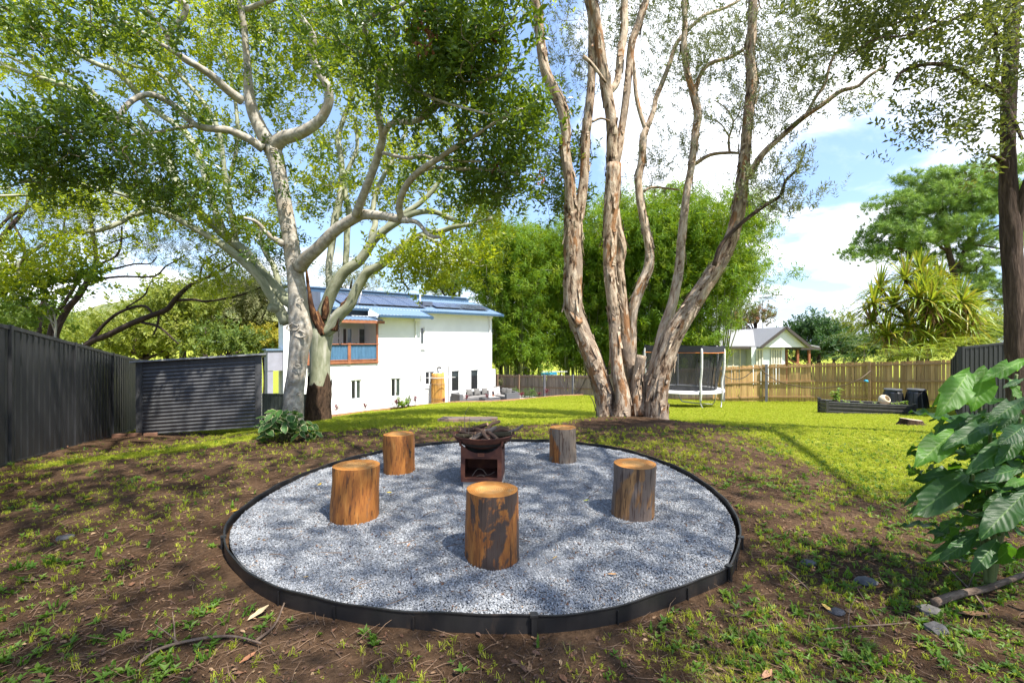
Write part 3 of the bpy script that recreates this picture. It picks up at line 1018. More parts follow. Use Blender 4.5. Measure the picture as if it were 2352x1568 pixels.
def paling_fence(name, label, pts, mat, pw, rails=(0.2, 0.95, 1.66), posts=None, rail_mat=None, face=-1, cap=False):
    """pts (x,y,zbottom,height) polyline; palings one by one, rails and posts as parts"""
    p = np.array(pts, float)
    t = thing(name, label, 'fence', (p[0][0], p[0][1], p[0][2]))
    s = np.concatenate([[0], np.cumsum(np.linalg.norm(np.diff(p[:, :2], axis=0), axis=1))])
    protos = []
    r = random.Random(5)
    for k in range(4):
        mb = MB(); e = r.uniform(-0.012, 0.012)
        mb.hexa([(-pw / 2, -0.008, 0), (pw / 2, -0.008, 0), (pw / 2, 0.008, 0), (-pw / 2, 0.008, 0),
                 (-pw / 2, -0.008, 1), (pw / 2, -0.008, 1 + e), (pw / 2, 0.008, 1 + e), (-pw / 2, 0.008, 1)])
        me = mb.mesh('paling'); me.materials.append(mat); protos.append(me)
    n = int(s[-1] / (pw * 1.06))
    for i in range(n):
        u = (i + 0.5) / n * s[-1]
        x, y, z, h = (np.interp(u, s, p[:, k]) for k in range(4))
        x2, y2 = (np.interp(min(u + 0.05, s[-1]), s, p[:, k]) for k in range(2)); x1, y1 = (np.interp(u - 0.05, s, p[:, k]) for k in range(2))
        o = bpy.data.objects.new('paling', r.choice(protos)); COL.objects.link(o)
        o.parent = t
        o.location = Vector((x, y, z + r.uniform(-0.02, 0.01))) - t.location
        o.rotation_euler = (r.gauss(0, 0.006), r.gauss(0, 0.009), math.atan2(y2 - y1, x2 - x1))
        o.scale = (r.uniform(0.94, 1.03), 1, h * r.uniform(0.985, 1.01))
    for rz in rails:
        for i in range(len(p) - 1):
            a, b = p[i], p[i + 1]
            d = b[:2] - a[:2]; d /= np.linalg.norm(d); nr = np.array((d[1], -d[0])) * -face
            mb = MB()
            mb.bar((a[0] + nr[0] * 0.031, a[1] + nr[1] * 0.031, a[2] + rz * a[3] / 1.8), (b[0] + nr[0] * 0.031, b[1] + nr[1] * 0.031, b[2] + rz * b[3] / 1.8), 0.04, 0.075)
            mb.build('rail', rail_mat or M_RAIL, t)
    for u, m in (posts or []):
        x, y, z, h = (np.interp(u, s, p[:, k]) for k in range(4))
        i = min(np.searchsorted(s, u, 'right') - 1, len(p) - 2)
        d = p[i + 1][:2] - p[i][:2]; d /= np.linalg.norm(d); nr = np.array((d[1], -d[0])) * -face
        mb = MB()
        def f(a, b, c): return (x + d[0] * a + nr[0] * b, y + d[1] * a + nr[1] * b, c)
        mb.box(-0.055, 0.055, 0.054, 0.15, z - 0.1, z + h + 0.03, f)
        mb.build('post', m, t)
    return t


paling_fence('paling_fence', 'golden timber paling fence along the right behind the raised bed', [(10.4, 23.9, -1.64, 1.8), (12.6, 23.3, -1.50, 1.82), (14.5, 22.1, -1.36, 1.82), (16.0, 20.6, -1.24, 1.82), (17.75, 18.55, -1.06, 1.84)],
             M_PALE, 0.105, posts=[(2.5, M_POST), (6.62, M_RAIL), (0.5, M_POST)], face=-1)
paling_fence('paling_fence', 'weathered brown paling fence at the back below the bamboo', [(-2.6, 36.2, -2.85, 1.8), (0.5, 33.2, -2.70, 1.8), (5.2, 28.6, -2.38, 1.8), (9.0, 24.9, -1.78, 1.8), (10.4, 23.9, -1.62, 1.8)],
             M_PALE_OLD, 0.12, posts=[(2.2, M_OLDP), (4.4, M_OLDP), (6.8, M_POST), (9.2, M_POST), (11.6, M_POST), (14.5, M_POST)], rail_mat=flat('old_rail', (0.20, 0.13, 0.08), 0.9), face=-1)


# ------------------------------------------------------------------ the white house
HU = np.array((0.77, 0.64)); HU /= np.linalg.norm(HU); HN = np.array((HU[1], -HU[0])); HR = np.array((-5.45, 27.5))


def H(t, n, z):
    p = HR + HU * t + HN * n
    return (p[0], p[1], z)


def Hray(x, y, n):
    """where the line of sight to a spot meets the wall plane n -> (t, z)"""
    k = (x - 1176) / F
    # HR + HU t + HN n = (k*Y, Y)
    b = HR + HN * n
    t = (k * b[1] - b[0]) / (HU[0] - k * HU[1])
    Y = b[1] + HU[1] * t
    return t, CAMZ - (y - 784) / F * Y


M_WALL = mat_simple('white_render', [(0.3, (0.70, 0.70, 0.69)), (0.7, (0.80, 0.80, 0.79))], 0.9, rough=0.85, kind='world', bmp=0.05)
M_WHITE = flat('white_trim', (0.75, 0.75, 0.75), 0.5, var=0.04)
M_GLASS = flat('dark_glass', (0.035, 0.045, 0.05), 0.06, var=0.3, spec=0.9)
M_BLUE = metal_mat('blue_roof_trim', (0.030, 0.070, 0.125), 0.45)
M_ROOF = metal_mat('blue_grey_roof', (0.13, 0.195, 0.285), 0.4)
M_SHADE_WALL = metal_mat('shaded_blue_wall', (0.06, 0.075, 0.11), 0.6)  # dark blue-grey has the shade under the roof put into it
M_REDWOOD = mat_simple('stained_timber', [(0.3, (0.20, 0.065, 0.028)), (0.7, (0.34, 0.13, 0.06))], 6, rough=0.6, kind='world')
M_SCREEN = flat('security_screen', (0.025, 0.024, 0.026), 0.5)
M_BLUEC = metal_mat('blue_corrugated', (0.075, 0.165, 0.27), 0.4)


def wall_holes(mb, t0, t1, z0, z1, n, holes, depth=0.11):
    ts = sorted({t0, t1, *[h[0] for h in holes], *[h[1] for h in holes]}); zs = sorted({z0, z1, *[h[2] for h in holes], *[h[3] for h in holes]})
    for a, b in zip(ts[:-1], ts[1:]):
        for c, d in zip(zs[:-1], zs[1:]):
            if any(h[0] - 1e-6 <= a and b <= h[1] + 1e-6 and h[2] - 1e-6 <= c and d <= h[3] + 1e-6 for h in holes): continue
            mb.add([H(a, n, c), H(b, n, c), H(b, n, d), H(a, n, d)], [[[0, 1, 2, 3]]])
    for a, b, c, d in holes:
        for e in (((a, c), (a, d)), ((b, d), (b, c)), ((a, d), (b, d)), ((b, c), (a, c))):
            (p, q), (r, s_) = e
            mb.add([H(p, n, q), H(r, n, s_), H(r, n - depth, s_), H(p, n - depth, q)], [[[0, 1, 2, 3]]])


def hb(mb, t0, t1, n0, n1, z0, z1):
    return mb.box(t0, t1, n0, n1, z0, z1, lambda a, b, c: H(a, b, c))


def house_window(root, t0, t1, z0, z1, n, screen='left', mullion=True):
    r = n - 0.10
    mb = MB(); w = 0.055
    for a, b, c, d in ((t0, t1, z0, z0 + w), (t0, t1, z1 - w, z1), (t0, t0 + w, z0 + w, z1 - w), (t1 - w, t1, z0 + w, z1 - w)):
        hb(mb, a + 0.002, b - 0.002, r, r + 0.05, c + 0.002, d - 0.002)
    tm = (t0 + t1) / 2
    if mullion: hb(mb, tm - 0.04, tm + 0.04, r, r + 0.05, z0 + w + 0.002, z1 - w - 0.002)
    wf = mb.build('window', M_WHITE, root)
    mb = MB(); hb(mb, t0 + 0.01, t1 - 0.01, r - 0.01, r + 0.012, z0 + 0.01, z1 - 0.01); mb.build('pane', M_GLASS, wf)
    if screen:
        a, b = (t0 + w, tm - 0.04) if screen == 'left' else (t0 + w, t1 - w)
        c, d = z0 + w, z1 - w
        if screen == 'low': c, d = z0 + w, z0 + (z1 - z0) * 0.72
        mb = MB(); st = 0.105
        k = -int((d - c) / st) - 1
        while k * st < (b - a):
            for sg in (1, -1):
                u0, v0 = a + k * st, (c if sg > 0 else d)
                lo = max(0, a - u0); hi = min(d - c, b - u0)
                if hi > lo + 0.01: mb.bar(H(u0 + lo, r + 0.032, v0 + sg * lo), H(u0 + hi, r + 0.032, v0 + sg * hi), 0.016, 0.016)
            k += 1
        mb.build('security_screen', M_SCREEN, wf)
    return wf


def house():
    gnd = -2.45
    root = thing('white_house', 'two storey white rendered house with blue skillion roof and solar panels', 'house', H(-0.8, 1.4, -2.3))
    N1 = 1.40
    def win(n, x0, x1, y0, y1):
        a, zt = Hray(x0, y0, n); b, _ = Hray(x1, y0, n); m, zb = Hray((x0 + x1) / 2, y1, n); _, zt = Hray((x0 + x1) / 2, y0, n)
        return (a, b, zb, zt)
    # right block
    holes = [win(0, 1037, 1056, 851, 899), win(0, 1081.5, 1099.5, 849, 895), win(0, 977, 998, 853, 883), win(0, 965.8, 975.5, 751, 791)]
    mb = MB(); wall_holes(mb, -1.2, 5.34, gnd, 3.33, 0.0, holes)
    c = [H(5.34, 0, gnd), H(5.34, -7, gnd), H(5.34, -7, 5.2), H(5.34, 0, 3.33)]
    mb.add(c, [[[0, 1, 2, 3]]])
    mb.build('wall', M_WALL, root)
    for h, s_, mu in zip(holes, ('low', 'low', 'left', ''), (False, False, True, False)): house_window(root, *h, 0.0, s_, mu)
    # sills and hood
    mb = MB(); h = holes[2]; hb(mb, h[0] - 0.05, h[1] + 0.05, 0.003, 0.06, h[2] - 0.22, h[2] - 0.03); mb.build('window_sill', M_WHITE, root)
    h = holes[3]; mb = MB(); hb(mb, h[0] - 0.02, h[1] + 0.02, 0.003, 0.10, h[2] - 0.30, h[2] - 0.03); mb.build('window_sill', M_WHITE, root)
    mb = MB(); hb(mb, 5.25, 5.62, -0.4, 0.012, gnd, -0.35); mb.build('corner_pier', M_WALL, root)
    # left block, balcony opening cut out of the upper storey
    bal = (-6.85, -3.29, 0.47, 2.45)
    h1 = win(N1, 806, 830, 872, 917); h2 = win(N1, 898, 921, 868, 911)
    mb = MB(); wall_holes(mb, -7.86, -3.28, gnd, 2.50, N1, [bal, h1], 0.16); wall_holes(mb, -3.28, -0.78, gnd, 2.86, N1, [h2], 0.16)
    mb.add([H(-0.78, N1, gnd), H(-0.78, -0.01, gnd), H(-0.78, -0.01, 3.2), H(-0.78, N1, 2.88)], [[[0, 1, 2, 3]]])
    mb.add([H(-7.86, N1, gnd), H(-7.86, 0.5, gnd), H(-7.86, 0.5, 2.6), H(-7.86, N1, 2.5)], [[[0, 1, 2, 3]]])
    mb.build('wall', M_WALL, root)
    house_window(root, *h1, N1, 'left'); house_window(root, *h2, N1, 'left')
    # balcony room
    mb = MB()
    b0, b1, zf, zt = bal
    nb = -0.4
    mb.add([H(b0, nb, zf), H(b1, nb, zf), H(b1, nb, zt + 0.4), H(b0, nb, zt + 0.4)], [[[0, 1, 2, 3]]])
    mb.add([H(b1, nb, zf), H(b1, N1 - 0.16, zf), H(b1, N1 - 0.16, zt + 0.4), H(b1, nb, zt + 0.4)], [[[0, 1, 2, 3]]])
    mb.add([H(b0, nb, zf), H(b0, N1 - 0.16, zf), H(b0, N1 - 0.16, zt + 0.4), H(b0, nb, zt + 0.4)], [[[0, 1, 2, 3]]])
    bw = mb.build('balcony_wall', M_WALL, root)
    mb = MB(); hb(mb, b0, b1, nb, N1 + 0.05, zf - 0.12, zf - 0.003); mb.build('balcony_floor', M_REDWOOD, root)
    # balcony openings: screen door, sash, and glass door in the back wall
    for x0, x1, mt, nm in ((786, 796, flat('brown_screen', (0.05, 0.03, 0.022), 0.5), 'screen_door'), (796, 808, flat('pale_glass', (0.20, 0.27, 0.33), 0.06), 'window'), (823, 849, flat('door_glass', (0.10, 0.12, 0.12), 0.05), 'glass_door')):
        a, _ = Hray(x0, 784, nb); b, _ = Hray(x1, 784, nb)
        mb = MB(); hb(mb, a + 0.04, b - 0.04, nb + 0.003, nb + 0.03, zf, 2.18); dd = mb.build(nm, mt, bw)
        mb = MB(); hb(mb, a - 0.03, a + 0.035, nb + 0.003, nb + 0.06, zf, 2.25); hb(mb, b - 0.035, b + 0.03, nb + 0.003, nb + 0.06, zf, 2.25); hb(mb, a + 0.037, b - 0.037, nb + 0.003, nb + 0.06, 2.18, 2.25)
        mb.build('door_frame', M_WHITE, bw)
    # posts, rails, corrugated balustrade
    tp = [b0 + 0.06, Hray(801, 800, N1)[0], b1 - 0.05]
    for tt, w in zip(tp, (0.05, 0.075, 0.05)):
        mb = MB(); hb(mb, tt - w, tt + w, N1 + 0.012, N1 + 0.10, zf - 0.1, (1.42 if w > 0.06 else zt)); mb.build('balcony_post', M_REDWOOD, root)
    for z, hgt in ((1.37, 0.05), (0.56, 0.05), (0.44, 0.10)):
        mb = MB(); hb(mb, b0 - 0.03, b1 + 0.03, N1 + 0.015, N1 + 0.09 + (0.03 if z > 1 else 0), z - hgt / 2, z + hgt / 2); mb.build('balcony_rail', M_REDWOOD, root)
    n = int((b1 - b0 - 0.2) / 0.076) * 6
    V = []
    for i in range(n + 1):
        s = b0 + 0.1 + (b1 - b0 - 0.2) * i / n; o = N1 + 0.045 + 0.02 * math.cos(i * math.pi / 3)
        V += [H(s, o, 0.585), H(s, o, 1.345)]
    i = np.arange(n) * 2
    mb = MB(); mb.add(V, [np.stack([i, i + 2, i + 3, i + 1], 1)]); mb.build('corrugated_balustrade', M_BLUEC, root, smooth=True)
    # roofs: slope 0.293 rising away from us
    SL = 0.293
    zr = lambda n: 3.29 - SL * (n - 0.55)
    def roof_sheet(name, t0, t1, n0, n1, dz=0.0, per=0.19, mat=None):
        V = []; m = max(2, int((t1 - t0) / per)) * 4
        for i in range(m + 1):
            s = t0 + (t1 - t0) * i / m; o = (0.0, 0.02, 0.02, 0.0)[i % 4]
            V += [H(s, n0, zr(n0) + o + dz), H(s, n1, zr(n1) + o + dz)]
        i = np.arange(m) * 2
        mb = MB(); mb.add(V, [np.stack([i, i + 2, i + 3, i + 1], 1)])
        return mb.build(name, mat or M_ROOF, root)
    mr = roof_sheet('roof', -5.6, 5.85, 0.55, -3.0)
    roof_sheet('roof', -3.45, -0.35, 1.95, 0.56, 0.004)
    # balcony roof, lower and flatter
    V = []; m = 80
    for i in range(m + 1):
        s = -7.0 + 3.9 * i / m; o = 0.02 * math.cos(i * math.pi / 2)
        V += [H(s, 1.75, 2.60 + o), H(s, 0.3, 2.86 + o)]
    i = np.arange(m) * 2
    mb = MB(); mb.add(V, [np.stack([i, i + 2, i + 3, i + 1], 1)]); mb.build('balcony_roof', M_ROOF, root)
    mb = MB(); hb(mb, -7.05, -3.05, 1.66, 1.76, 2.43, 2.575); mb.build('balcony_beam', M_REDWOOD, root)
    mb = MB(); hb(mb, -7.0, -3.12, N1 + 0.02, 1.655, 2.445, 2.47); mb.build('balcony_lining', M_REDWOOD, root)
    mb = MB(); hb(mb, -6.4, -3.3, 0.1, 0.2, 2.9, 3.27); mb.build('upper_wall', M_SHADE_WALL, root)
    # gutters and soffits
    for t0, t1, n, zz in ((-0.3, 5.85, 0.55, zr(0.55)), (-3.45, -0.3, 1.95, zr(1.95)), (-5.6, -3.46, 0.62, zr(0.62))):
        mb = MB(); hb(mb, t0, t1, n, n + 0.11, zz - 0.13, zz + 0.005); mb.build('gutter', M_BLUE, root)
        mb = MB(); hb(mb, t0 + 0.02, t1 - 0.02, (0.003 if n < 1 else 1.403), n - 0.003, zz - 0.11, zz - 0.09); mb.build('soffit', M_WHITE, root)
    # barge ends
    for tt, n0, n1 in ((5.85, 0.55, -3.0), (-0.35, 1.95, 0.62)):
        c = [H(tt, n0, zr(n0) - 0.16), H(tt + 0.04, n0, zr(n0) - 0.16), H(tt + 0.04, n1, zr(n1) - 0.16), H(tt, n1, zr(n1) - 0.16)]
        mb = MB(); mb.hexa(c + [(a, b, z + 0.19) for a, b, z in c]); mb.build('barge_board', M_BLUE, root)
    mb = MB(); hb(mb, -5.6, 5.5, -3.25, -3.0, zr(-3.0) - 0.3, zr(-3.0) + 0.26); mb.build('ridge_fascia', M_BLUE, root)
    mb = MB(); hb(mb, -6.7, 5.3, -4.4, -2.93, zr(-3.0) + 0.262, zr(-3.0) + 0.33); mb.build('ridge_capping', M_ROOF, root)
    # taller left end behind the trees
    mb = MB(); hb(mb, -6.5, -5.62, -4.0, -0.45, 2.7, 4.10); mb.build('upper_wall', M_SHADE_WALL, root)
    mb = MB(); hb(mb, -7.92, -7.70, 1.2, 1.43, 2.503, 3.5); mb.build('corner_trim', M_WHITE, root)
    # solar panels, one by one, tilted with the roof
    M_PV = flat('solar_cell', (0.05, 0.06, 0.09), 0.12, var=0.2, spec=0.8)
    M_AL = flat('aluminium', (0.55, 0.56, 0.58), 0.35, metal=0.8)
    def panel(t0, t1, n0, n1):
        up = 0.11
        c = [H(t0, n0, zr(n0) + up), H(t1, n0, zr(n0) + up), H(t1, n1, zr(n1) + up), H(t0, n1, zr(n1) + up)]
        mb = MB(); mb.hexa(c + [(a, b, z + 0.035) for a, b, z in c]); o = mb.build('solar_panel', M_PV, root)
        mb = MB()
        for k in range(1, 6):
            s = t0 + (t1 - t0) * k / 6; mb.bar(H(s, n0, zr(n0) + up + 0.037), H(s, n1, zr(n1) + up + 0.037), 0.012, 0.004)
        for k in range(0, 3):
            s = n0 + (n1 - n0) * k / 2; mb.bar(H(t0, s, zr(s) + up + 0.041), H(t1, s, zr(s) + up + 0.041), 0.018, 0.004)
        mb.build('cell_lines', M_AL, o)
    for r in range(2):
        for k in range(5): panel(-4.75 + k * 1.03, -4.75 + k * 1.03 + 1.0, 0.05 - r * 1.35, -1.25 - r * 1.35)
    for k in range(4): panel(1.15 + k * 1.03, 2.15 + k * 1.03, -0.15, -1.45)
    mb = MB(); hb(mb, 0.42, 1.1, -0.5, -1.3, zr(-0.5) + 0.1, zr(-1.3) + 0.12); mb.build('solar_panel', M_PV, root)
    # roof vents
    for t_, n_, h_ in ((-2.6, -2.6, 0.9), (1.0, -1.9, 0.5)):
        mb = MB(); mb.tube([H(t_, n_, zr(n_)), H(t_, n_, zr(n_) + h_)], [0.05, 0.05], 8); mb.build('vent_pipe', M_WHITE, root)
    # downpipes
    for t_, n_, z1 in ((-1.08, N1 + 0.06, 2.62), (5.12, 0.06, 3.05)):
        mb = MB(); mb.tube([H(t_, n_, gnd), H(t_, n_, z1)], [0.045, 0.045], 8)
        hb(mb, t_ - 0.12, t_ + 0.12, n_ - 0.05, n_ + 0.15, z1 - 0.02, z1 + 0.22); mb.build('downpipe', M_WHITE, root)
    # wall lights
    for x, y, n in ((1255, 940, 0.0), (0, 0, 0)):
        pass
    t_, z_ = Hray(1005, 846, 0.0)
    mb = MB(); mb.tube([H(t_, 0.0, z_), H(t_, 0.14, z_ + 0.08), H(t_ + 0.14, 0.22, z_ + 0.03)], [0.05, 0.05, 0.07], 8); mb.build('wall_light', M_SCREEN, root)
    t_, z_ = Hray(709, 847, N1)
    mb = MB(); hb(mb, t_ - 0.05, t_ + 0.05, N1 + 0.05, N1 + 0.15, z_ - 0.16, z_ + 0.16); hb(mb, t_, t_ + 0.22, N1 + 0.003, N1 + 0.1, z_ - 0.04, z_ + 0.04); mb.build('wall_light', M_SCREEN, root)
    # meter strip
    t_, z_ = Hray(1030, 860, 0.0)
    mb = MB(); hb(mb, t_ - 0.04, t_ + 0.05, 0.003, 0.10, -2.3, z_ + 0.55); mb.build('pipe_cover', flat('pale_grey', (0.45, 0.45, 0.46), 0.6), root)
    # door at the foot of the right block
    a, zt_ = Hray(966, 853, 0); b, _ = Hray(972, 853, 0)
    mb = MB(); hb(mb, a, b + 0.06, 0.003, 0.06, -2.3, -0.2); mb.build('door_frame', M_WHITE, root)
    # entrance porch on the far left
    mb = MB()
    pl = H(-8.0, 1.2, 0)
    hb(mb, -8.5, -7.87, 0.6, 1.3, 0.15, 1.08)
    hb(mb, -8.5, -8.27, 0.7, 1.28, gnd, 0.147)
    mb.build('entrance_porch', flat('tree_shaded_render', (0.27, 0.27, 0.32), 0.85), root)  # tree shade is put into this darkened lilac-grey colour
    mb = MB(); hb(mb, -8.58, -7.87, 0.55, 1.36, 1.083, 1.16); mb.build('porch_capping', M_ROOF, root)
    return root


house()
# sunken patio in front of the right block
mb = MB()
mb.add([(-6.2, 25.2, -2.33), (-1.0, 26.95, -2.33), (5.2, 30.0, -2.33), (2.0, 33.2, -2.33), (-2.2, 35.8, -2.33)], [[[0, 1, 2, 3, 4]]])
V5 = np.array([(-6.3, 25.0), (-1.1, 26.9), (5.0, 29.8), (1.6, 33.0), (-2.4, 35.6)])
mb = MB(); mb.V = [np.array([(a, b, -2.33) for a, b in V5] + [(a, b, -2.6) for a, b in V5])]; mb.n = 10; mb.A = [mb.V[0]]
mb.F = {5: [np.array([[0, 1, 2, 3, 4]])], 4: [np.array([[i, (i + 1) % 5, (i + 1) % 5 + 5, i + 5] for i in range(5)])]}
o = mb.build('patio', mat_simple('grey_pavers', [(0.3, (0.20, 0.20, 0.20)), (0.7, (0.33, 0.33, 0.32))], 6, rough=0.9, kind='world')); tag(o, 'sunken grey paved patio beside the white house', None, None, 'structure')
# sleeper edging between lawn and house bed
t = thing('sleeper_edging', 'long low timber sleeper edging between lawn and white house', 'garden edging', (-6.27, 24.5, -2.0))
M_SLEEP = mat_simple('sleeper_timber', [(0.3, (0.25, 0.12, 0.06)), (0.7, (0.40, 0.22, 0.12))], 5, (1, 1, 1), 0.85, 0.1, 'world')
xs_ = [-9.2, -7.2, -5.2, -3.2, -1.16, 0.9, 3.1, 5.35, 7.4, 9.4]
for a, b in zip(xs_[:-1], xs_[1:]):
    ya, yb = float(pad_line(a)), float(pad_line(b)); za, zb = float(gz(a, ya)), float(gz(b, yb))
    mb = MB(); mb.bar((a + 0.01, ya + 0.05, za - 0.08), (b - 0.01, yb + 0.05, zb - 0.08), 0.09, 0.36); mb.build('sleeper', M_SLEEP, t)


# ------------------------------------------------------------------ neighbour house on the right
def neighbour():
    d = 40.0
    root = thing('neighbour_house', 'small white gabled cottage with grey roof beyond the golden paling fence', 'house', P(1770, 835, d))
    M_W = flat('pale_blue_boards', (0.66, 0.70, 0.75), 0.8, var=0.04)
    M_RF = metal_mat('light_grey_roof', (0.24, 0.24, 0.245), 0.55)
    M_TR = flat('dark_brown_trim', (0.05, 0.04, 0.035), 0.6)
    p = lambda x, y, k=0.0: P(x, y, d) + np.array((0, k, 0))
    z = lambda y: P(0, y, d)[2]; X = lambda x: P(x, 0, d)[0]
    x0, xg0, xg1, xw = X(1655), X(1742), X(1843), X(1803)
    zb, ze, za = -2.2, z(797), z(754)
    xa = X(1794)
    mb = MB(); mb.box(X(1726), xw, d, d + 8, zb, ze); mb.build('wall', M_W, root)
    mb = MB(); mb.box(x0 - 3, X(1726) - 0.003, d + 0.9, d + 8, zb, ze); mb.build('wall', flat('grey_boards', (0.36, 0.37, 0.39), 0.8, var=0.05), root)
    # gable triangle
    mb = MB(); mb.add([(xg0, d - 0.5, ze), (xg1, d - 0.5, ze), (xa, d - 0.5, za), (xg0, d - 0.4, ze), (xg1, d - 0.4, ze), (xa, d - 0.4, za)], [[[0, 1, 2], [5, 4, 3]], [[0, 3, 4, 1]]])
    mb.build('gable', flat('white_boards', (0.74, 0.74, 0.75), 0.8, var=0.04), root)
    # roof planes: ridge runs back from the apex, left wing ridge runs left
    def slab(c, nm, m, th=0.12):
        c = [np.array(q, float) for q in c]
        mb = MB(); mb.hexa(c + [q + np.array((0, 0, th)) for q in c]); return mb.build(nm, m, root)
    slab([(xg0 - 0.15, d - 0.75, ze - 0.08), (xa, d - 0.75, za), (xa, d + 9, za), (xg0 - 0.15, d + 9, ze - 0.08)], 'roof', M_RF)
    slab([(xa + 0.002, d - 0.75, za), (xg1 + 0.2, d - 0.75, ze - 0.08), (xg1 + 0.2, d + 9, ze - 0.08), (xa + 0.002, d + 9, za)], 'roof', M_RF)
    slab([(x0 - 4, d + 0.35, ze - 0.02), (xg0 - 0.05, d + 0.35, ze - 0.02), (xa - 0.1, d + 4.4, za - 0.10), (x0 - 4, d + 4.4, za - 0.10)], 'roof', M_RF)
    for a, b in (((xg0 - 0.2, d - 0.8, ze - 0.02), (xa, d - 0.8, za + 0.06)), ((xg1 + 0.25, d - 0.8, ze - 0.02), (xa, d - 0.8, za + 0.06))):
        mb = MB(); mb.bar(a, b, 0.06, 0.22); mb.build('barge_board', M_TR, root)
    mb = MB(); mb.bar((x0 - 4, d + 0.25, ze - 0.06), (xg0 - 0.1, d + 0.25, ze - 0.06), 0.14, 0.2); mb.build('gutter', M_TR, root)
    mb = MB(); mb.tube([(X(1764), d + 0.3, ze - 0.1), (X(1766), d + 0.8, ze - 0.35), (X(1766), d + 0.8, zb)], [0.09] * 3, 6); mb.build('downpipe', M_TR, root)
    M_G = flat('curtained_glass', (0.30, 0.31, 0.30), 0.1, var=0.3)
    M_C = flat('cream_trim', (0.62, 0.58, 0.48), 0.7, var=0.05)
    for xa_, xb_, yt, yb, dd, nm in ((1737, 1750, 802, 845, d, 2), (1771, 1793.5, 802, 836, d, 4), (1667, 1699, 801, 841, d + 0.9, 2)):
        a, b, c, e = P(xa_, 0, dd)[0], P(xb_, 0, dd)[0], P(0, yb, dd)[2], P(0, yt, dd)[2]
        mb = MB(); mb.box(a, b, dd - 0.06, dd - 0.003, c, e); w = mb.build('window', M_G, root)
        mb = MB()
        for k in range(nm + 1):
            s = a + (b - a) * k / nm; mb.box(s - 0.05, s + 0.05, dd - 0.1, dd - 0.062, c - 0.06, e + 0.06)
        for s in (c, e): mb.box(a - 0.06, b + 0.06, dd - 0.12, dd - 0.101, s - 0.05, s + 0.05)
        mb.build('window_frame', M_C, w)
    # porch on the right
    xp = X(1893)
    slab([(xg1 - 1.6, d + 0.6, ze + 0.55), (xp, d + 0.6, ze - 0.05), (xp, d + 6, ze - 0.05), (xg1 - 1.6, d + 6, ze + 0.55)], 'porch_roof', M_RF)
    mb = MB(); mb.bar((xw, d + 0.5, ze - 0.14), (xp, d + 0.5, ze - 0.14), 0.12, 0.2); mb.build('gutter', M_TR, root)
    for x in (1817, 1843, 1870):
        mb = MB(); q = P(x, 0, d); mb.box(q[0] - 0.09, q[0] + 0.09, d + 0.6, d + 0.8, zb, ze - 0.25); mb.build('porch_post', M_REDWOOD, root)
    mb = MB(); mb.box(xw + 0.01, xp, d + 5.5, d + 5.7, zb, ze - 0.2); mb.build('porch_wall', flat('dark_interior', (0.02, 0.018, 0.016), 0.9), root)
    for a, b in (((1805, 828), (1825, 838)), ((1818, 826), (1846, 838))):
        mb = MB(); mb.bar(P(*a, d) + (0, 0.4, 0), P(*b, d) + (0, 0.4, 0), 0.08, 0.12); mb.build('stair_rail', M_REDWOOD, root)
    mb = MB(); q = P(1802, 789, d); mb.tube([q + (0, -0.55, -0.1), q + (0, -0.75, 0.05), q + (0.02, -0.75, -0.25)], [0.06, 0.05, 0.07], 6)
    return root


neighbour()
# ------------------------------------------------------------------ bark and leaf materials
M_FIGBARK = bark_mat('pale_fig_bark', [(0.25, (0.15, 0.125, 0.10)), (0.45, (0.29, 0.26, 0.215)), (0.60, (0.40, 0.37, 0.32)), (0.78, (0.58, 0.56, 0.51))], 1.0, 9, 0.8, 0.35,
                     fine=(3.0, 26, 0.60, 0.72, (0.13, 0.105, 0.08)), spots=(1.0, 3.2, 0.56, 0.66, (0.30, 0.25, 0.19)), bdist=0.012)
M_GUMBARK = bark_mat('smooth_green_bark', [(0.3, (0.13, 0.145, 0.085)), (0.5, (0.225, 0.235, 0.155)), (0.7, (0.36, 0.36, 0.275))], 0.35, 6, 0.6, 0.25,
                     fine=(0.6, 20, 0.60, 0.74, (0.17, 0.125, 0.075)), spots=(0.2, 4, 0.60, 0.72, (0.40, 0.39, 0.32)), bdist=0.012)
M_PAPER = bark_mat('paperbark', [(0.36, (0.035, 0.021, 0.014)), (0.42, (0.15, 0.095, 0.06)), (0.48, (0.30, 0.22, 0.155)), (0.58, (0.41, 0.325, 0.24)), (0.70, (0.56, 0.475, 0.375))], 0.30, 13, 0.9, 1.0,
                   fine=(0.35, 4.5, 0.57, 0.61, (0.24, 0.125, 0.06)), spots=(0.5, 2.2, 0.52, 0.60, (0.24, 0.185, 0.14)), bdist=0.06)
M_PAPERTOP = bark_mat('pale_paperbark', [(0.33, (0.075, 0.045, 0.029)), (0.40, (0.24, 0.165, 0.11)), (0.50, (0.40, 0.315, 0.235)), (0.68, (0.55, 0.47, 0.385))], 0.28, 13, 0.9, 0.9,
                      fine=(0.35, 5, 0.58, 0.62, (0.30, 0.16, 0.075)), bdist=0.04)
M_DARKBARK = bark_mat('dark_furrowed_bark', [(0.25, (0.018, 0.012, 0.009)), (0.5, (0.062, 0.042, 0.032)), (0.75, (0.15, 0.105, 0.08))], 0.12, 26, 0.95, 1.0, bdist=0.05)
M_ACACIA = bark_mat('dark_acacia_bark', [(0.3, (0.020, 0.013, 0.012)), (0.6, (0.055, 0.038, 0.032)), (0.8, (0.11, 0.08, 0.065))], 0.2, 20, 0.95, 0.8, bdist=0.03)
M_STOCK = bark_mat('rough_brown_bark', [(0.3, (0.022, 0.014, 0.010)), (0.55, (0.075, 0.045, 0.028)), (0.8, (0.18, 0.11, 0.065))], 0.25, 24, 0.95, 1.0, bdist=0.05)
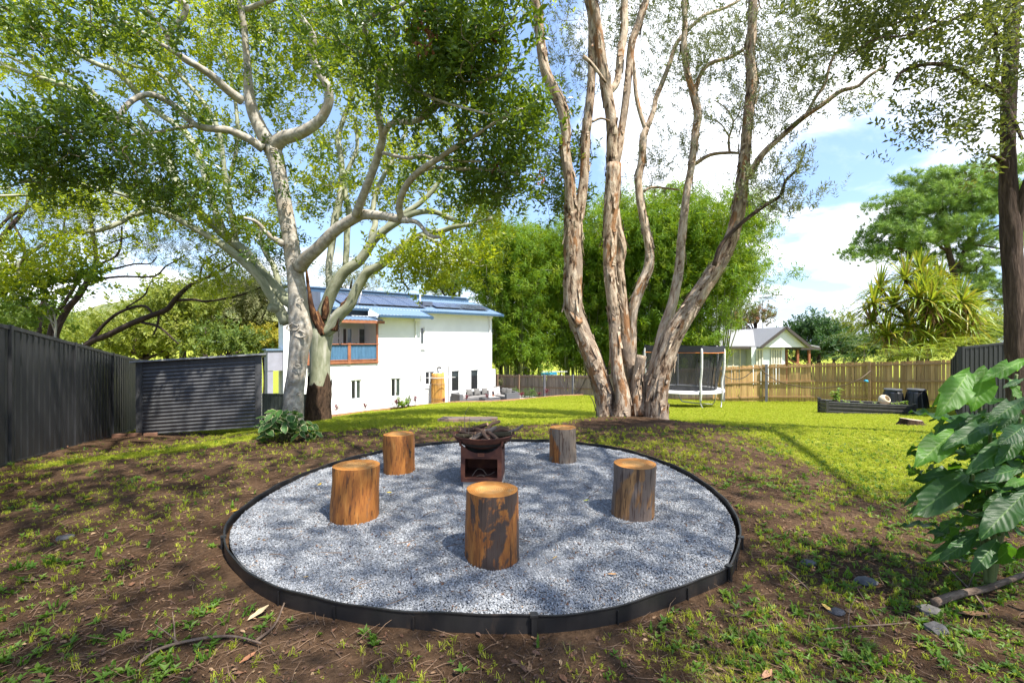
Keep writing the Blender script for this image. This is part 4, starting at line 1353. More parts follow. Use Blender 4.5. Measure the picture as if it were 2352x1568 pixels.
M_TORN = bark_mat('torn_red_bark', [(0.36, (0.014, 0.008, 0.006)), (0.52, (0.075, 0.033, 0.017)), (0.66, (0.25, 0.13, 0.06))], 0.2, 22, 0.95, 1.0, bdist=0.03)
M_TWIG = flat('twig_bark', (0.16, 0.125, 0.095), 0.9, var=0.3)
M_TWIGD = flat('dark_twig_bark', (0.045, 0.032, 0.027), 0.9, var=0.3)
M_TWIGG = flat('pale_twig_bark', (0.30, 0.29, 0.23), 0.8, var=0.25)

L_FIG = leaf_mat('fig_leaf', (0.026, 0.060, 0.010), (0.050, 0.100, 0.014), (0.30, 0.42, 0.015), 0.32, 0.36, (0.10, 0.15, 0.018), spec=0.45)
L_GUM = leaf_mat('bright_leaf', (0.085, 0.145, 0.012), (0.155, 0.215, 0.015), (0.60, 0.66, 0.02), 0.50, 0.45, (0.25, 0.27, 0.02))
L_PAPER = leaf_mat('paperbark_leaf', (0.075, 0.100, 0.036), (0.13, 0.155, 0.060), (0.28, 0.32, 0.09), 0.30, 0.5, (0.15, 0.165, 0.08))
L_RIGHT = leaf_mat('dry_tree_leaf', (0.045, 0.070, 0.020), (0.085, 0.110, 0.028), (0.26, 0.30, 0.04), 0.35, 0.45, (0.14, 0.135, 0.04))
L_ACA = leaf_mat('feathery_leaf', (0.055, 0.075, 0.025), (0.10, 0.125, 0.035), (0.26, 0.30, 0.05), 0.38, 0.6, (0.16, 0.16, 0.06))
L_BAM = leaf_mat('bamboo_leaf', (0.055, 0.125, 0.008), (0.115, 0.205, 0.012), (0.40, 0.55, 0.015), 0.40, 0.5, (0.26, 0.29, 0.02), spec=0.25)
L_LIME = leaf_mat('lime_leaf', (0.11, 0.16, 0.022), (0.20, 0.235, 0.035), (0.40, 0.45, 0.04), 0.4, 0.55, (0.27, 0.27, 0.05))
L_OLIVE = leaf_mat('olive_leaf', (0.10, 0.115, 0.045), (0.18, 0.185, 0.075), (0.30, 0.32, 0.09), 0.35, 0.6, (0.25, 0.24, 0.11))
L_YEL = leaf_mat('golden_leaf', (0.24, 0.23, 0.02), (0.33, 0.29, 0.03), (0.45, 0.42, 0.03), 0.4, 0.6)
L_DEEP = leaf_mat('deep_green_leaf', (0.018, 0.050, 0.016), (0.035, 0.085, 0.022), (0.10, 0.22, 0.02), 0.28, 0.45, (0.07, 0.14, 0.025))
L_PINE = leaf_mat('pine_needle', (0.085, 0.175, 0.035), (0.19, 0.30, 0.06), (0.32, 0.48, 0.07), 0.30, 0.5, (0.30, 0.38, 0.08))
L_RED = leaf_mat('red_flower', (0.26, 0.07, 0.06), (0.11, 0.15, 0.03), (0.25, 0.22, 0.05), 0.3, 0.6)
L_FERN = leaf_mat('fern_leaf', (0.14, 0.21, 0.03), (0.24, 0.30, 0.04), (0.42, 0.5, 0.04), 0.4, 0.6)

S_FIG = [spray(9, 0.26, 0.115, 0.046, L_FIG, (0.5, 1.35), 0.15, seed=s) for s in range(4)]
S_GUM = [spray(14, 0.36, 0.105, 0.050, L_GUM, (0.6, 1.5), 0.0, seed=s + 10) for s in range(4)]
S_PAPER = [spray(18, 0.30, 0.085, 0.019, L_PAPER, (0.4, 1.2), 0.25, seed=s + 20) for s in range(4)]
S_RIGHT = [spray(10, 0.26, 0.078, 0.032, L_RIGHT, (0.5, 1.3), 0.35, seed=s + 30) for s in range(4)]
S_ACA = [spray(30, 0.55, 0.085, 0.012, L_ACA, (0.7, 1.5), 0.1, seed=s + 40) for s in range(3)]
S_BAM = [spray(26, 0.80, 0.30, 0.052, L_BAM, (0.5, 1.3), 0.8, seed=s + 50, bend=0.3) for s in range(4)]


def generic_sprays(mat, L=0.16, W=0.08, n=18, tw=0.5, seed=0, droop=0.0):
    return [spray(n, tw, L, W, mat, (0.5, 1.5), droop, seed=s + seed) for s in range(3)]


# ------------------------------------------------------------------ trees
class Tree:
    def __init__(s, name, label, base, cat='tree', group=None):
        s.t = thing(name, label, cat, tuple(base), group)
        s.nodes = []; s.tw = MB(); s.pts = []; s.dirs = []; s.ends = []

    def limb(s, tr, d, mat, name='limb', seg=8, sub=4, rough=0.0, merge=None, keep=True):
        """tr: (x, y, half width) of the limb in the frame; d: depth it stands at (scalar, pair or list)"""
        tr = [(*q, None)[:4] if len(q) == 3 else q for q in tr]
        n = len(tr)
        if np.isscalar(d): ds = np.full(n, float(d))
        elif len(d) == 2: ds = np.linspace(d[0], d[1], n)
        else: ds = np.interp(np.linspace(0, 1, n), np.linspace(0, 1, len(d)), d)
        pts = np.array([P(q[0], q[1], k) for q, k in zip(tr, ds)])
        # off to the side a round limb looks wider than it is
        rad = np.array([q[2] * k / F / math.sqrt(1 + ((q[0] - 1176) / F) ** 2) for q, k in zip(tr, ds)])
        return s.limb3(pts, rad, mat, name, seg, sub, rough, merge)

    def limb3(s, pts, rad, mat, name='limb', seg=8, sub=4, rough=0.0, merge=None):
        if merge is not None: merge.tube(pts, rad, seg, sub, rough)
        else:
            mb = MB(); mb.tube(pts, rad, seg, sub, rough); mb.build(name, mat, s.t, smooth=True)
        q, r = catmull(pts, rad, sub)
        s.nodes.append(q)
        return q

    def grow(s, centers, spr=26, spread=0.33, twr=0.009, twigs=True, seed=0, maxlen=None):
        """each cluster centre is joined to the nearest wood by a thin bent branch"""
        rg = np.random.default_rng(seed)
        nd = np.vstack(s.nodes)
        c = np.asarray(centers)
        dist = np.array([np.min(np.linalg.norm(nd - q, axis=1)) for q in c])
        for i in np.argsort(dist):
            q = c[i]; dd = np.linalg.norm(nd - q, axis=1); k = int(np.argmin(dd)); a = nd[k]; L = dd[k]
            if twigs and L > 0.12 and (maxlen is None or L < maxlen):
                j1 = rg.normal(0, 0.09 * L, 3); j2 = rg.normal(0, 0.09 * L, 3)
                path = np.array([a, a + (q - a) * 0.33 + j1 + (0, 0, 0.05 * L), a + (q - a) * 0.68 + j2 + (0, 0, 0.05 * L), q])
                r0 = twr * (0.7 + 0.55 * min(L, 2.5))
                s.tw.tube(path, [r0, r0 * 0.8, r0 * 0.55, r0 * 0.3], 4, 2, 0, False)
                pp, _ = catmull(path, np.ones(4), 3)
                nd = np.vstack([nd, pp[2:]])
            n = max(1, int(rg.poisson(spr)))
            off = rg.normal(0, 1, (n, 3)) * np.array((spread, spread, spread * 0.62))
            s.pts.append(q + off); s.dirs.append(off)

    def finish(s, sprays, twmat, scl=(0.75, 1.25), tilt=0.9, foliage='foliage', outward=0.6):
        if s.tw.n:
            o = s.tw.build('twigs', twmat, s.t, smooth=True); o['kind'] = 'stuff'
        if s.pts:
            p = np.vstack(s.pts); d = np.vstack(s.dirs); n = len(p)
            yaw = np.arctan2(d[:, 1], d[:, 0])
            # lean the spray (its own +Z) outwards from the cluster
            tl = np.abs(RNG.normal(outward, 0.45, n))
            rots = np.column_stack([RNG.normal(0, tilt * 0.4, n), tl, yaw + RNG.normal(0, 0.5, n)])
            scatter(foliage, p, rots, RNG.uniform(*scl, n), sprays, s.t)
        s.pts, s.dirs = [], []
        return s


def blob(x, y, rx, ry, d, n, dr=None, seed=None):
    """n points in a leafy mass centred on a spot of the frame at depth d, with a thickness like its width"""
    c = P(x, y, d); a, b = rx * d / F, ry * d / F
    r = np.random.default_rng(int(x * 7 + y * 13 + 1000) if seed is None else seed)
    v = r.normal(0, 1, (n, 3)); v /= np.linalg.norm(v, axis=1)[:, None]
    v *= r.random((n, 1)) ** (1 / 3.0) * 1.05
    return c + v * np.array((a, dr if dr is not None else 0.55 * (a + b), b))


def ball(c, r, n, seed=0):
    g = np.random.default_rng(seed)
    v = g.normal(0, 1, (n, 3)); v /= np.linalg.norm(v, axis=1)[:, None]
    v *= g.random((n, 1)) ** (1 / 2.6)
    return np.array(c) + v * np.array(r)


# ---------------- spotted pale fig in front
def fig_tree():
    T = Tree('fig_tree', 'tall pale-barked tree with dark glossy leaves standing behind the variegated shrub', P(672, 968, 10.5))
    D0 = 10.5
    trunk = [(670, 985, 34), (672, 960, 30), (674, 930, 28), (675, 900, 27), (680, 865, 26), (684, 830, 26), (688, 795, 28), (692, 765, 31), (688, 735, 29), (686, 705, 27), (682, 660, 25), (677, 620, 23),
             (670, 570, 22.5), (662, 520, 22), (655, 480, 21.5), (648, 440, 21), (641, 400, 21), (634, 365, 23), (623, 338, 25)]
    trunk = [(a, b, w * 0.87) for a, b, w in trunk]
    T.limb(trunk, D0, M_FIGBARK, 'trunk', 20, 4, 0.035)
    # knots and lenticel scars on the trunk
    kb = MB(); rgk = np.random.default_rng(77)
    for x, y, r in ((672, 751, 13), (690, 768, 12), (660, 520, 8), (668, 560, 7), (690, 690, 7), (676, 600, 8), (655, 470, 6), (682, 840, 8), (668, 880, 7), (688, 905, 6), (662, 930, 7), (678, 940, 6), (640, 400, 6), (628, 345, 9)):
        c = P(x, y, D0 - 0.245 if abs(x - 684) < 20 else D0 - 0.2); k = r * D0 / F
        th = np.arange(13) / 12 * 6.283
        ring = np.column_stack([c[0] + k * np.cos(th), np.full(13, c[1]), c[2] + k * 0.55 * np.sin(th)])
        kb.tube(ring + rgk.normal(0, k * 0.07, ring.shape), k * rgk.uniform(0.08, 0.22, 13), 5, 1, 0, False)
    kb.build('bark_knots', M_FIGBARK, T.t, smooth=True)
    L = lambda tr, d, seg=9, sub=4, rough=0.02: T.limb([(a, b, w * 0.88) for a, b, w in tr], d, M_FIGBARK, 'limb', seg, sub, rough)
    L([(623, 338, 24), (598, 296, 20), (575, 235, 16), (568, 151, 10), (561, 67, 9), (551, 0, 9), (546, -80, 7), (535, -180, 5)], (D0, 9.6), 12)
    L([(556, 232, 14), (520, 205, 13), (487, 175, 12), (447, 148, 10), (386, 111, 6.5), (302, 60, 5), (240, 22, 4.5), (195, -5, 4), (120, -50, 3)], (10.0, 7.6))
    L([(450, 150, 11), (425, 137, 10.5), (403, 115, 10), (386, 86, 10), (397, 62, 9.5), (418, 45, 9), (428, 14, 8.5), (413, 0, 8), (395, -40, 7), (380, -120, 5)], (9.2, 8.6))
    L([(386, 84, 7), (373, 64, 5.5), (345, 30, 5), (319, 0, 4.5), (290, -50, 3)], (8.9, 8.4))
    L([(566, 22, 8), (605, 7, 7), (650, -12, 6), (700, -60, 4)], (9.7, 9.2))
    L([(625, 340, 23), (650, 318, 20), (689, 306, 17), (732, 279, 14), (753, 242, 13), (755, 208, 12), (736, 172, 11), (716, 128, 11), (719, 87, 10), (699, 50, 8), (669, 8, 6), (650, -30, 5), (600, -110, 4)], (D0, 9.2), 11)
    L([(605, 342, 14), (571, 319, 12), (524, 299, 11), (487, 296, 10), (447, 286, 10), (403, 245, 10), (376, 228, 10), (343, 217, 9), (309, 228, 9), (286, 249, 9), (269, 269, 8), (222, 282, 7), (168, 296, 5.5), (110, 310, 4), (20, 332, 3)], (10.3, 8.2))
    L([(447, 287, 7), (386, 299, 5.5), (323, 309, 5), (235, 314, 4.5), (202, 304, 4), (151, 306, 3.5), (67, 309, 3), (-20, 306, 2.5)], (9.7, 8.0))
    L([(269, 271, 6.5), (259, 302, 6), (257, 336, 5.5), (279, 361, 5), (298, 363, 4)], (9.0, 8.6))
    L([(688, 612, 22), (705, 592, 19), (729, 571, 17), (773, 527, 16), (817, 500, 15), (835, 493, 14), (880, 496, 12), (910, 502, 11.5), (937, 506, 9)], (10.4, 8.8), 12)
    L([(922, 504, 10), (917, 470, 9.5), (933, 427, 9), (963, 393, 8.5), (1004, 366, 8), (1054, 333, 6.5), (1091, 312, 5), (1140, 280, 4), (1200, 250, 3)], (8.9, 6.6))
    L([(921, 466, 6), (924, 448, 5), (930, 440, 4)], 8.9)
    L([(935, 506, 7), (960, 512, 6), (985, 540, 5), (1010, 545, 4)], (8.8, 8.4))
    L([(817, 496, 12), (832, 455, 11.5), (846, 420, 11), (869, 356, 10.5), (879, 312, 10), (869, 262, 8.5), (868, 188, 8), (873, 141, 8.5), (845, 95, 8), (839, 57, 7), (858, 34, 6), (903, 20, 5), (960, -10, 4)], (9.3, 6.8), 10)
    L([(879, 312, 8), (893, 289, 8), (916, 279, 8), (950, 280, 7.5), (987, 259, 7), (1020, 232, 6), (1054, 215, 5), (1091, 195, 4), (1150, 170, 3)], (8.5, 6.4))
    L([(875, 141, 6), (903, 165, 5), (930, 191, 4.5), (977, 218, 4), (1020, 235, 3.5), (1054, 245, 3), (1120, 262, 2.5)], (7.6, 6.2))
    L([(879, 351, 5), (933, 363, 4.5), (970, 358, 4.5), (1004, 366, 4), (1060, 370, 3.5), (1104, 371, 3)], (8.6, 7.6))
    L([(968, 392, 6), (1000, 385, 5), (1050, 388, 4.5), (1100, 389, 4), (1151, 393, 3.5), (1190, 400, 2.5)], (8.5, 7.4))
    L([(652, 562, 11), (618, 540, 7), (590, 510, 5), (560, 500, 4)], (10.4, 9.8))
    # unseen boughs above the picture, added to carry foliage that shades the ground
    T.limb3([P(413, -20, 8.6), (-4.2, 6.4, 9.0), (-3.0, 4.2, 9.6), (-1.6, 2.2, 9.8), (-0.9, 0.2, 9.7)], [0.07, 0.06, 0.05, 0.035, 0.02], M_FIGBARK, 'limb', 7)
    T.limb3([P(960, -10, 6.8), (-0.6, 5.2, 6.8), (0.8, 3.6, 7.4), (2.4, 1.6, 7.8)], [0.04, 0.04, 0.035, 0.02], M_FIGBARK, 'limb', 7)
    c = [blob(250, 395, 250, 85, 8.6, 85), blob(70, 330, 110, 70, 8.2, 26), blob(420, 430, 130, 90, 9.2, 36), blob(130, 250, 110, 50, 8.2, 12),
         blob(120, 30, 170, 55, 6.8, 22), blob(300, 40, 150, 50, 7.2, 16), blob(70, 120, 60, 50, 7.2, 8), blob(450, 260, 90, 40, 9.6, 8),
         blob(600, 80, 60, 60, 10.2, 8), blob(500, 60, 60, 50, 10.2, 9), blob(600, 190, 60, 60, 10.4, 12), blob(560, 400, 80, 80, 10.6, 16), blob(730, 400, 90, 90, 10.6, 14), blob(620, 560, 60, 70, 10.9, 10),
         blob(900, 50, 200, 70, 6.2, 30), blob(1090, 70, 150, 110, 6.2, 38), blob(1110, 220, 120, 110, 6.8, 36), blob(1040, 330, 120, 80, 7.6, 26), blob(1180, 330, 70, 110, 7.6, 26),
         blob(1250, 330, 90, 130, 10.8, 38), blob(870, 160, 110, 90, 7.4, 24), blob(980, 180, 110, 100, 6.8, 20), blob(1150, 440, 80, 60, 8.2, 24), blob(780, 90, 100, 80, 8.2, 14), blob(1020, 450, 90, 60, 8.8, 20), blob(1300, 470, 60, 60, 11.0, 12)]
    cc = np.vstack(c); cc = cc[np.random.default_rng(8).random(len(cc)) < 0.66]
    T.grow(cc, 10, 0.19, 0.0085, seed=1)
    # unseen crown above the frame, spread towards the camera to shade the foreground
    up = [ball((-4.0, 9.0, 9.6), (4.0, 2.6, 1.6), 36, 2), ball((-2.4, 4.4, 9.4), (3.2, 2.6, 1.0), 40, 3), ball((0.4, 4.0, 7.6), (2.2, 2.0, 0.7), 30, 4), ball((-1.2, 0.6, 9.4), (2.8, 2.0, 1.0), 60, 5)]
    T.grow(np.vstack(up), 13, 0.34, 0.010, seed=2)
    T.finish(S_FIG, M_TWIG, (0.8, 1.3))
    # withered brown bunches
    hb_ = MB()
    rg = np.random.default_rng(3)
    for x, y, n, d in ((965, 45, 26, 6.0), (985, 85, 20, 6.0), (1130, 70, 18, 6.2), (1060, 305, 14, 7.6), (1140, 375, 14, 7.6), (1245, 400, 14, 9.6), (1300, 410, 12, 9.8), (955, 95, 12, 6.0)):
        for k in range(n):
            b = P(x, y, d) + rg.normal(0, 0.05, 3) * (1, 1, 1.7)
            v = leaf_tris(b, rg.normal(0, 0.5, 3) + (0, 0, -0.8), rg.normal(0, 1, 3), 0.10, 0.05, 0.5, 0.3)
            hb_.add(v, [LF])
    o = hb_.build('withered_leaves', flat('withered_leaf', (0.17, 0.065, 0.035), 0.8, var=0.4), T.t); o['kind'] = 'stuff'


fig_tree()


# ---------------- smooth green-barked tree behind it
def gum_tree():
    T = Tree('green_barked_tree', 'wide spreading tree with smooth green bark and rough brown foot beside the pale trunk', P(732, 970, 11.6))
    D0 = 11.6
    T.limb([(729, 985, 30), (730, 962, 28), (731, 935, 27), (733, 905, 26), (735, 870, 24.5), (735, 830, 24), (737, 795, 25), (739, 770, 27), (741, 752, 24)], D0, M_GUMBARK, 'trunk', 18, 4, 0.03)
    # rough stocking of bark with a ragged top
    V, Fc, A = tube_np([P(x, y, D0) for x, y in ((728, 990), (730, 962), (731, 935), (733, 905), (735, 878))], [32 * D0 / F, 29 * D0 / F, 28.3 * D0 / F, 27.3 * D0 / F, 26 * D0 / F], 26, 5, 0.07, False)
    top = len(V) - 26
    for j in range(26): V[top + j, 2] += 0.16 * math.sin(j * 1.3) + 0.14 * math.sin(j * 0.5 + 2)
    mb = MB(); mb.add(V, Fc, A); mb.build('rough_bark_foot', M_STOCK, T.t, smooth=True)
    G = lambda tr, d, seg=9, sub=4, rough=0.015: T.limb([(a, b, w * 0.9) for a, b, w in tr], d, M_GUMBARK, 'limb', seg, sub, rough)
    # left limbs
    G([(736, 775, 22), (722, 755, 20), (709, 728, 18), (690, 705, 18), (655, 685, 19), (622, 652, 18), (591, 614, 16.5), (564, 580, 15), (521, 545, 13.5), (484, 511, 12.5), (447, 477, 12), (420, 440, 11.5), (400, 410, 11), (380, 353, 10), (349, 319, 9), (320, 280, 8)], [11.6, 11.8, 12.2, 12.8], 12)
    G([(660, 745, 13), (645, 712, 13), (620, 675, 13), (598, 640, 12.5), (551, 594, 12), (502, 556, 11.5), (431, 515, 10), (383, 491, 9), (354, 482, 9), (325, 488, 8.5), (300, 495, 8), (282, 508, 8), (250, 522, 7.5), (220, 530, 7.5), (153, 534, 7), (120, 546, 7), (96, 563, 6.5), (62, 587, 6), (43, 604, 5), (0, 618, 4), (-40, 622, 3)], [11.7, 11.4, 10.6, 9.8], 10)
    G([(655, 742, 14), (640, 712, 13), (630, 708, 13), (618, 705, 12)], [11.6, 11.3], 10)
    G([(62, 587, 5), (42, 610, 4.5), (44, 640, 4)], 10.0)
    G([(350, 482, 6.5), (325, 463, 6), (268, 443, 5.5), (215, 430, 5), (158, 424, 5), (100, 426, 5), (72, 446, 5), (30, 449, 4.5), (-20, 450, 4)], (10.9, 9.6))
    G([(200, 428, 4.5), (158, 412, 4.5), (110, 408, 4.5), (60, 413, 4), (20, 430, 4), (-20, 437, 3)], (10.2, 9.4))
    G([(648, 690, 9), (640, 650, 8.5), (628, 610, 8), (610, 580, 7.5), (598, 550, 6), (600, 520, 5)], (11.9, 12.3))
    # long sweeping limbs to the upper left
    a = (500, 535)
    G([(520, 545, 9), (490, 470, 10), (464, 380, 10.5), (437, 319, 10), (403, 286, 9.5), (353, 252, 9), (316, 215, 9), (286, 181, 8.5), (259, 161, 8), (215, 144, 8), (151, 107, 7), (111, 77, 6), (50, 37, 5), (-20, 0, 4)], [12.3, 12.6, 11.6, 10.6])
    G([(400, 410, 9), (360, 350, 8.5), (300, 290, 8.5), (249, 259, 8), (202, 218, 8), (151, 198, 8), (101, 181, 8), (40, 165, 7), (-30, 128, 6)], (12.6, 10.8))
    G([(300, 290, 7), (235, 232, 6.5), (188, 188, 6.5), (131, 157, 6.5), (104, 151, 6), (77, 134, 6), (34, 111, 5.5), (-10, 97, 5)], (12.4, 11.4))
    G([(330, 310, 7), (250, 262, 6.5), (175, 220, 6), (134, 198, 6), (60, 150, 5.5), (0, 121, 5), (-40, 105, 4)], (12.7, 11.6))
    G([(545, 560, 7), (520, 440, 7), (510, 340, 6.5), (494, 279, 6.5), (454, 218, 6), (403, 161, 5.5), (375, 120, 5), (363, 84, 5), (336, 50, 4.5), (302, 7, 4), (280, -40, 3)], (12.4, 12.9))
    G([(530, 480, 7), (497, 302, 6), (447, 262, 6), (386, 188, 6), (346, 161, 5.5), (286, 145, 5), (235, 94, 5), (202, 64, 4.5), (144, 40, 4), (90, 0, 3)], (12.6, 12.2))
    G([(420, 440, 7), (390, 380, 6.5), (330, 330, 6), (250, 300, 5.5), (180, 270, 5), (110, 250, 4), (40, 240, 3)], (12.8, 12.0))
    G([(520, 440, 6), (545, 330, 6), (540, 230, 5), (520, 130, 4.5), (490, 50, 4), (470, -30, 3)], (12.8, 13.2))
    # torn brown bark in the crotch
    tb = MB()
    for tr in ([(742, 770, 12), (728, 740, 10), (716, 706, 8), (708, 660, 5), (704, 620, 3)], [(742, 765, 12), (735, 735, 9), (728, 715, 6)], [(765, 758, 13), (775, 732, 12), (784, 716, 14), (795, 700, 13), (806, 682, 8), (818, 655, 5)], [(744, 735, 7), (747, 712, 10), (750, 694, 8), (752, 680, 4)]):
        tb.tube([P(x, y, D0 - 0.17 - 0.02 * i) for i, (x, y, w) in enumerate(tr)], [w * 0.8 * D0 / F for x, y, w in tr], 12, 5, 0.5)
    tb.build('torn_bark', M_TORN, T.t, smooth=True)
    # right-hand limbs
    G([(741, 755, 19), (742, 725, 18), (752, 695, 17), (762, 670, 16.5), (775, 647, 16), (791, 624, 15), (822, 602, 14), (840, 580, 13), (857, 553, 12), (880, 531, 11), (915, 508, 9.5), (951, 490, 8), (995, 486, 7), (1040, 504, 6), (1080, 520, 4.5)], (11.6, 11.0), 12)
    G([(757, 675, 9), (756, 640, 9), (755, 611, 9), (762, 562, 9.5), (769, 505, 10), (782, 451, 9.5), (786, 411, 9), (782, 353, 8), (776, 319, 7), (790, 270, 6), (810, 210, 5), (800, 150, 4)], (11.7, 12.4))
    G([(793, 612, 8), (796, 570, 8.5), (797, 531, 8.5), (802, 487, 8), (793, 447, 7), (795, 400, 6), (820, 340, 5), (815, 270, 4)], (11.8, 12.4))
    G([(850, 565, 8), (855, 535, 8.5), (862, 513, 8), (857, 473, 7), (871, 425, 6), (900, 370, 5), (930, 310, 4)], (11.5, 11.9))
    G([(871, 545, 9), (905, 505, 8), (960, 470, 7), (1000, 430, 6), (1020, 390, 5), (1050, 350, 4)], (11.4, 11.8))
    G([(746, 765, 16), (762, 752, 16), (773, 730, 17), (790, 712, 16), (805, 697, 14), (813, 677, 13.5), (832, 642, 13), (845, 624, 13), (871, 611, 12), (897, 589, 11), (937, 558, 10), (968, 540, 8.5), (1013, 531, 7.5), (1040, 522, 6.5), (1080, 515, 5), (1130, 500, 4)], [11.5, 11.2, 10.4], 12)
    G([(968, 540, 5), (1000, 555, 4.5), (1040, 580, 4), (1090, 605, 3)], (10.7, 10.2))
    G([(905, 588, 4), (925, 610, 3.5), (922, 640, 3), (940, 665, 2.5)], (11.0, 10.8))
    # chain and hook hanging from the cut limb
    mb = MB(); x0 = P(778, 735, 11.3)
    for k in range(9): 
        z = x0[2] - 0.05 * k; th = np.arange(9) / 8 * 6.283
        e = (1, 0) if k % 2 else (0, 1)
        mb.tube(np.column_stack([x0[0] + 0.014 * np.cos(th) * e[0], x0[1] + 0.014 * np.cos(th) * e[1], z + 0.032 * np.sin(th)]), [0.006] * 9, 4, 1, 0, False)
    mb.tube([x0 + (0, 0, -0.45), x0 + (0.0, 0, -0.55), x0 + (0.04, 0, -0.60), x0 + (0.07, 0, -0.55)], [0.01] * 4, 5, 3)
    ch = mb.build('hanging_chain', flat('dark_iron', (0.03, 0.03, 0.032), 0.5, metal=0.6), None); tag(ch, 'dark iron chain with a hook hanging from the torn limb', 'chain')
    c = [blob(120, 190, 200, 90, 12.2, 60), blob(330, 120, 150, 80, 12.6, 40), blob(150, 60, 170, 60, 11.2, 34), blob(480, 70, 110, 90, 13.2, 30), blob(40, 330, 80, 60, 11.4, 16), blob(380, 210, 110, 60, 13.0, 22),
         blob(660, 90, 100, 100, 13.4, 40), blob(790, 130, 110, 110, 13.4, 44), blob(560, 240, 100, 90, 13.4, 26), blob(720, 250, 110, 90, 13.2, 24), blob(470, 330, 100, 60, 13.2, 16), blob(850, 300, 100, 90, 12.8, 30),
         blob(740, 430, 80, 80, 13.0, 18), blob(850, 440, 100, 70, 12.2, 18), blob(980, 610, 90, 55, 10.6, 26), blob(945, 660, 35, 40, 10.6, 9), blob(1080, 610, 90, 50, 10.8, 18), blob(1080, 520, 80, 50, 11.4, 20), blob(940, 400, 100, 70, 12.6, 22), blob(1000, 280, 110, 80, 12.8, 28), blob(900, 200, 100, 80, 13.2, 24), blob(1000, 120, 120, 90, 13.2, 24),
         blob(450, 560, 120, 60, 12.4, 20), blob(560, 480, 80, 80, 12.6, 18), blob(500, 640, 60, 40, 12.2, 10), blob(100, 600, 110, 50, 10.2, 14), blob(80, 660, 90, 40, 10.4, 10), blob(300, 470, 130, 40, 11.6, 18), blob(90, 470, 100, 40, 10.2, 14), blob(620, 490, 80, 70, 13.0, 14), blob(260, 560, 120, 30, 11.6, 6)]
    cc = np.vstack(c); cc = cc[np.random.default_rng(9).random(len(cc)) < 0.70]
    T.grow(cc, 9.5, 0.24, 0.0085, seed=5)
    up = [ball((-7.0, 11.0, 10.2), (5.0, 3.0, 1.6), 20, 12), ball((-2.5, 13.0, 11.4), (3.6, 2.6, 1.5), 14, 13)]
    T.grow(np.vstack(up), 11, 0.42, 0.010, seed=6)
    T.finish(S_GUM, M_TWIGG, (0.8, 1.3))


gum_tree()


# ---------------- many-stemmed paperbark
def flakes(T, q, rad, n, seed, name='peeling_bark'):
    """curling strips of bark standing off a stem"""
    rg = np.random.default_rng(seed)
    Tn, U, W = frames(q)
    mb = MB()
    for _ in range(n):
        i = rg.integers(1, len(q) - 2); a = rg.uniform(0, 6.283)
        nr = U[i] * math.cos(a) + W[i] * math.sin(a); sd = np.cross(Tn[i], nr)
        L = rg.uniform(0.08, 0.36); w = rg.uniform(0.03, 0.11); sgn = -1 if rg.random() < 0.75 else 1
        b = q[i] + nr * rad[i] * 0.99
        V = []
        cur = rg.uniform(0.1, 0.55)
        for k in range(4):
            u = k / 3; off = 0.004 + cur * L * u ** 2 * 0.5
            ww = w * (1 - 0.55 * u) * rg.uniform(0.7, 1.1)
            c = b + Tn[i] * sgn * L * u + nr * off
            V += [c - sd * ww / 2 + nr * rg.uniform(0, 0.008), c + sd * ww / 2 + nr * rg.uniform(0, 0.008)]
        fa = np.array([[0, 1, 3, 2], [2, 3, 5, 4], [4, 5, 7, 6]])
        A = np.array([(rg.uniform(0, 50), k * 0.02, k * 0.05) for k in range(8)])
        A[:, 0] = A[0, 0]
        mb.add(V, [fa], A)
    o = mb.build(name, M_PAPER, T.t); o['kind'] = 'stuff'


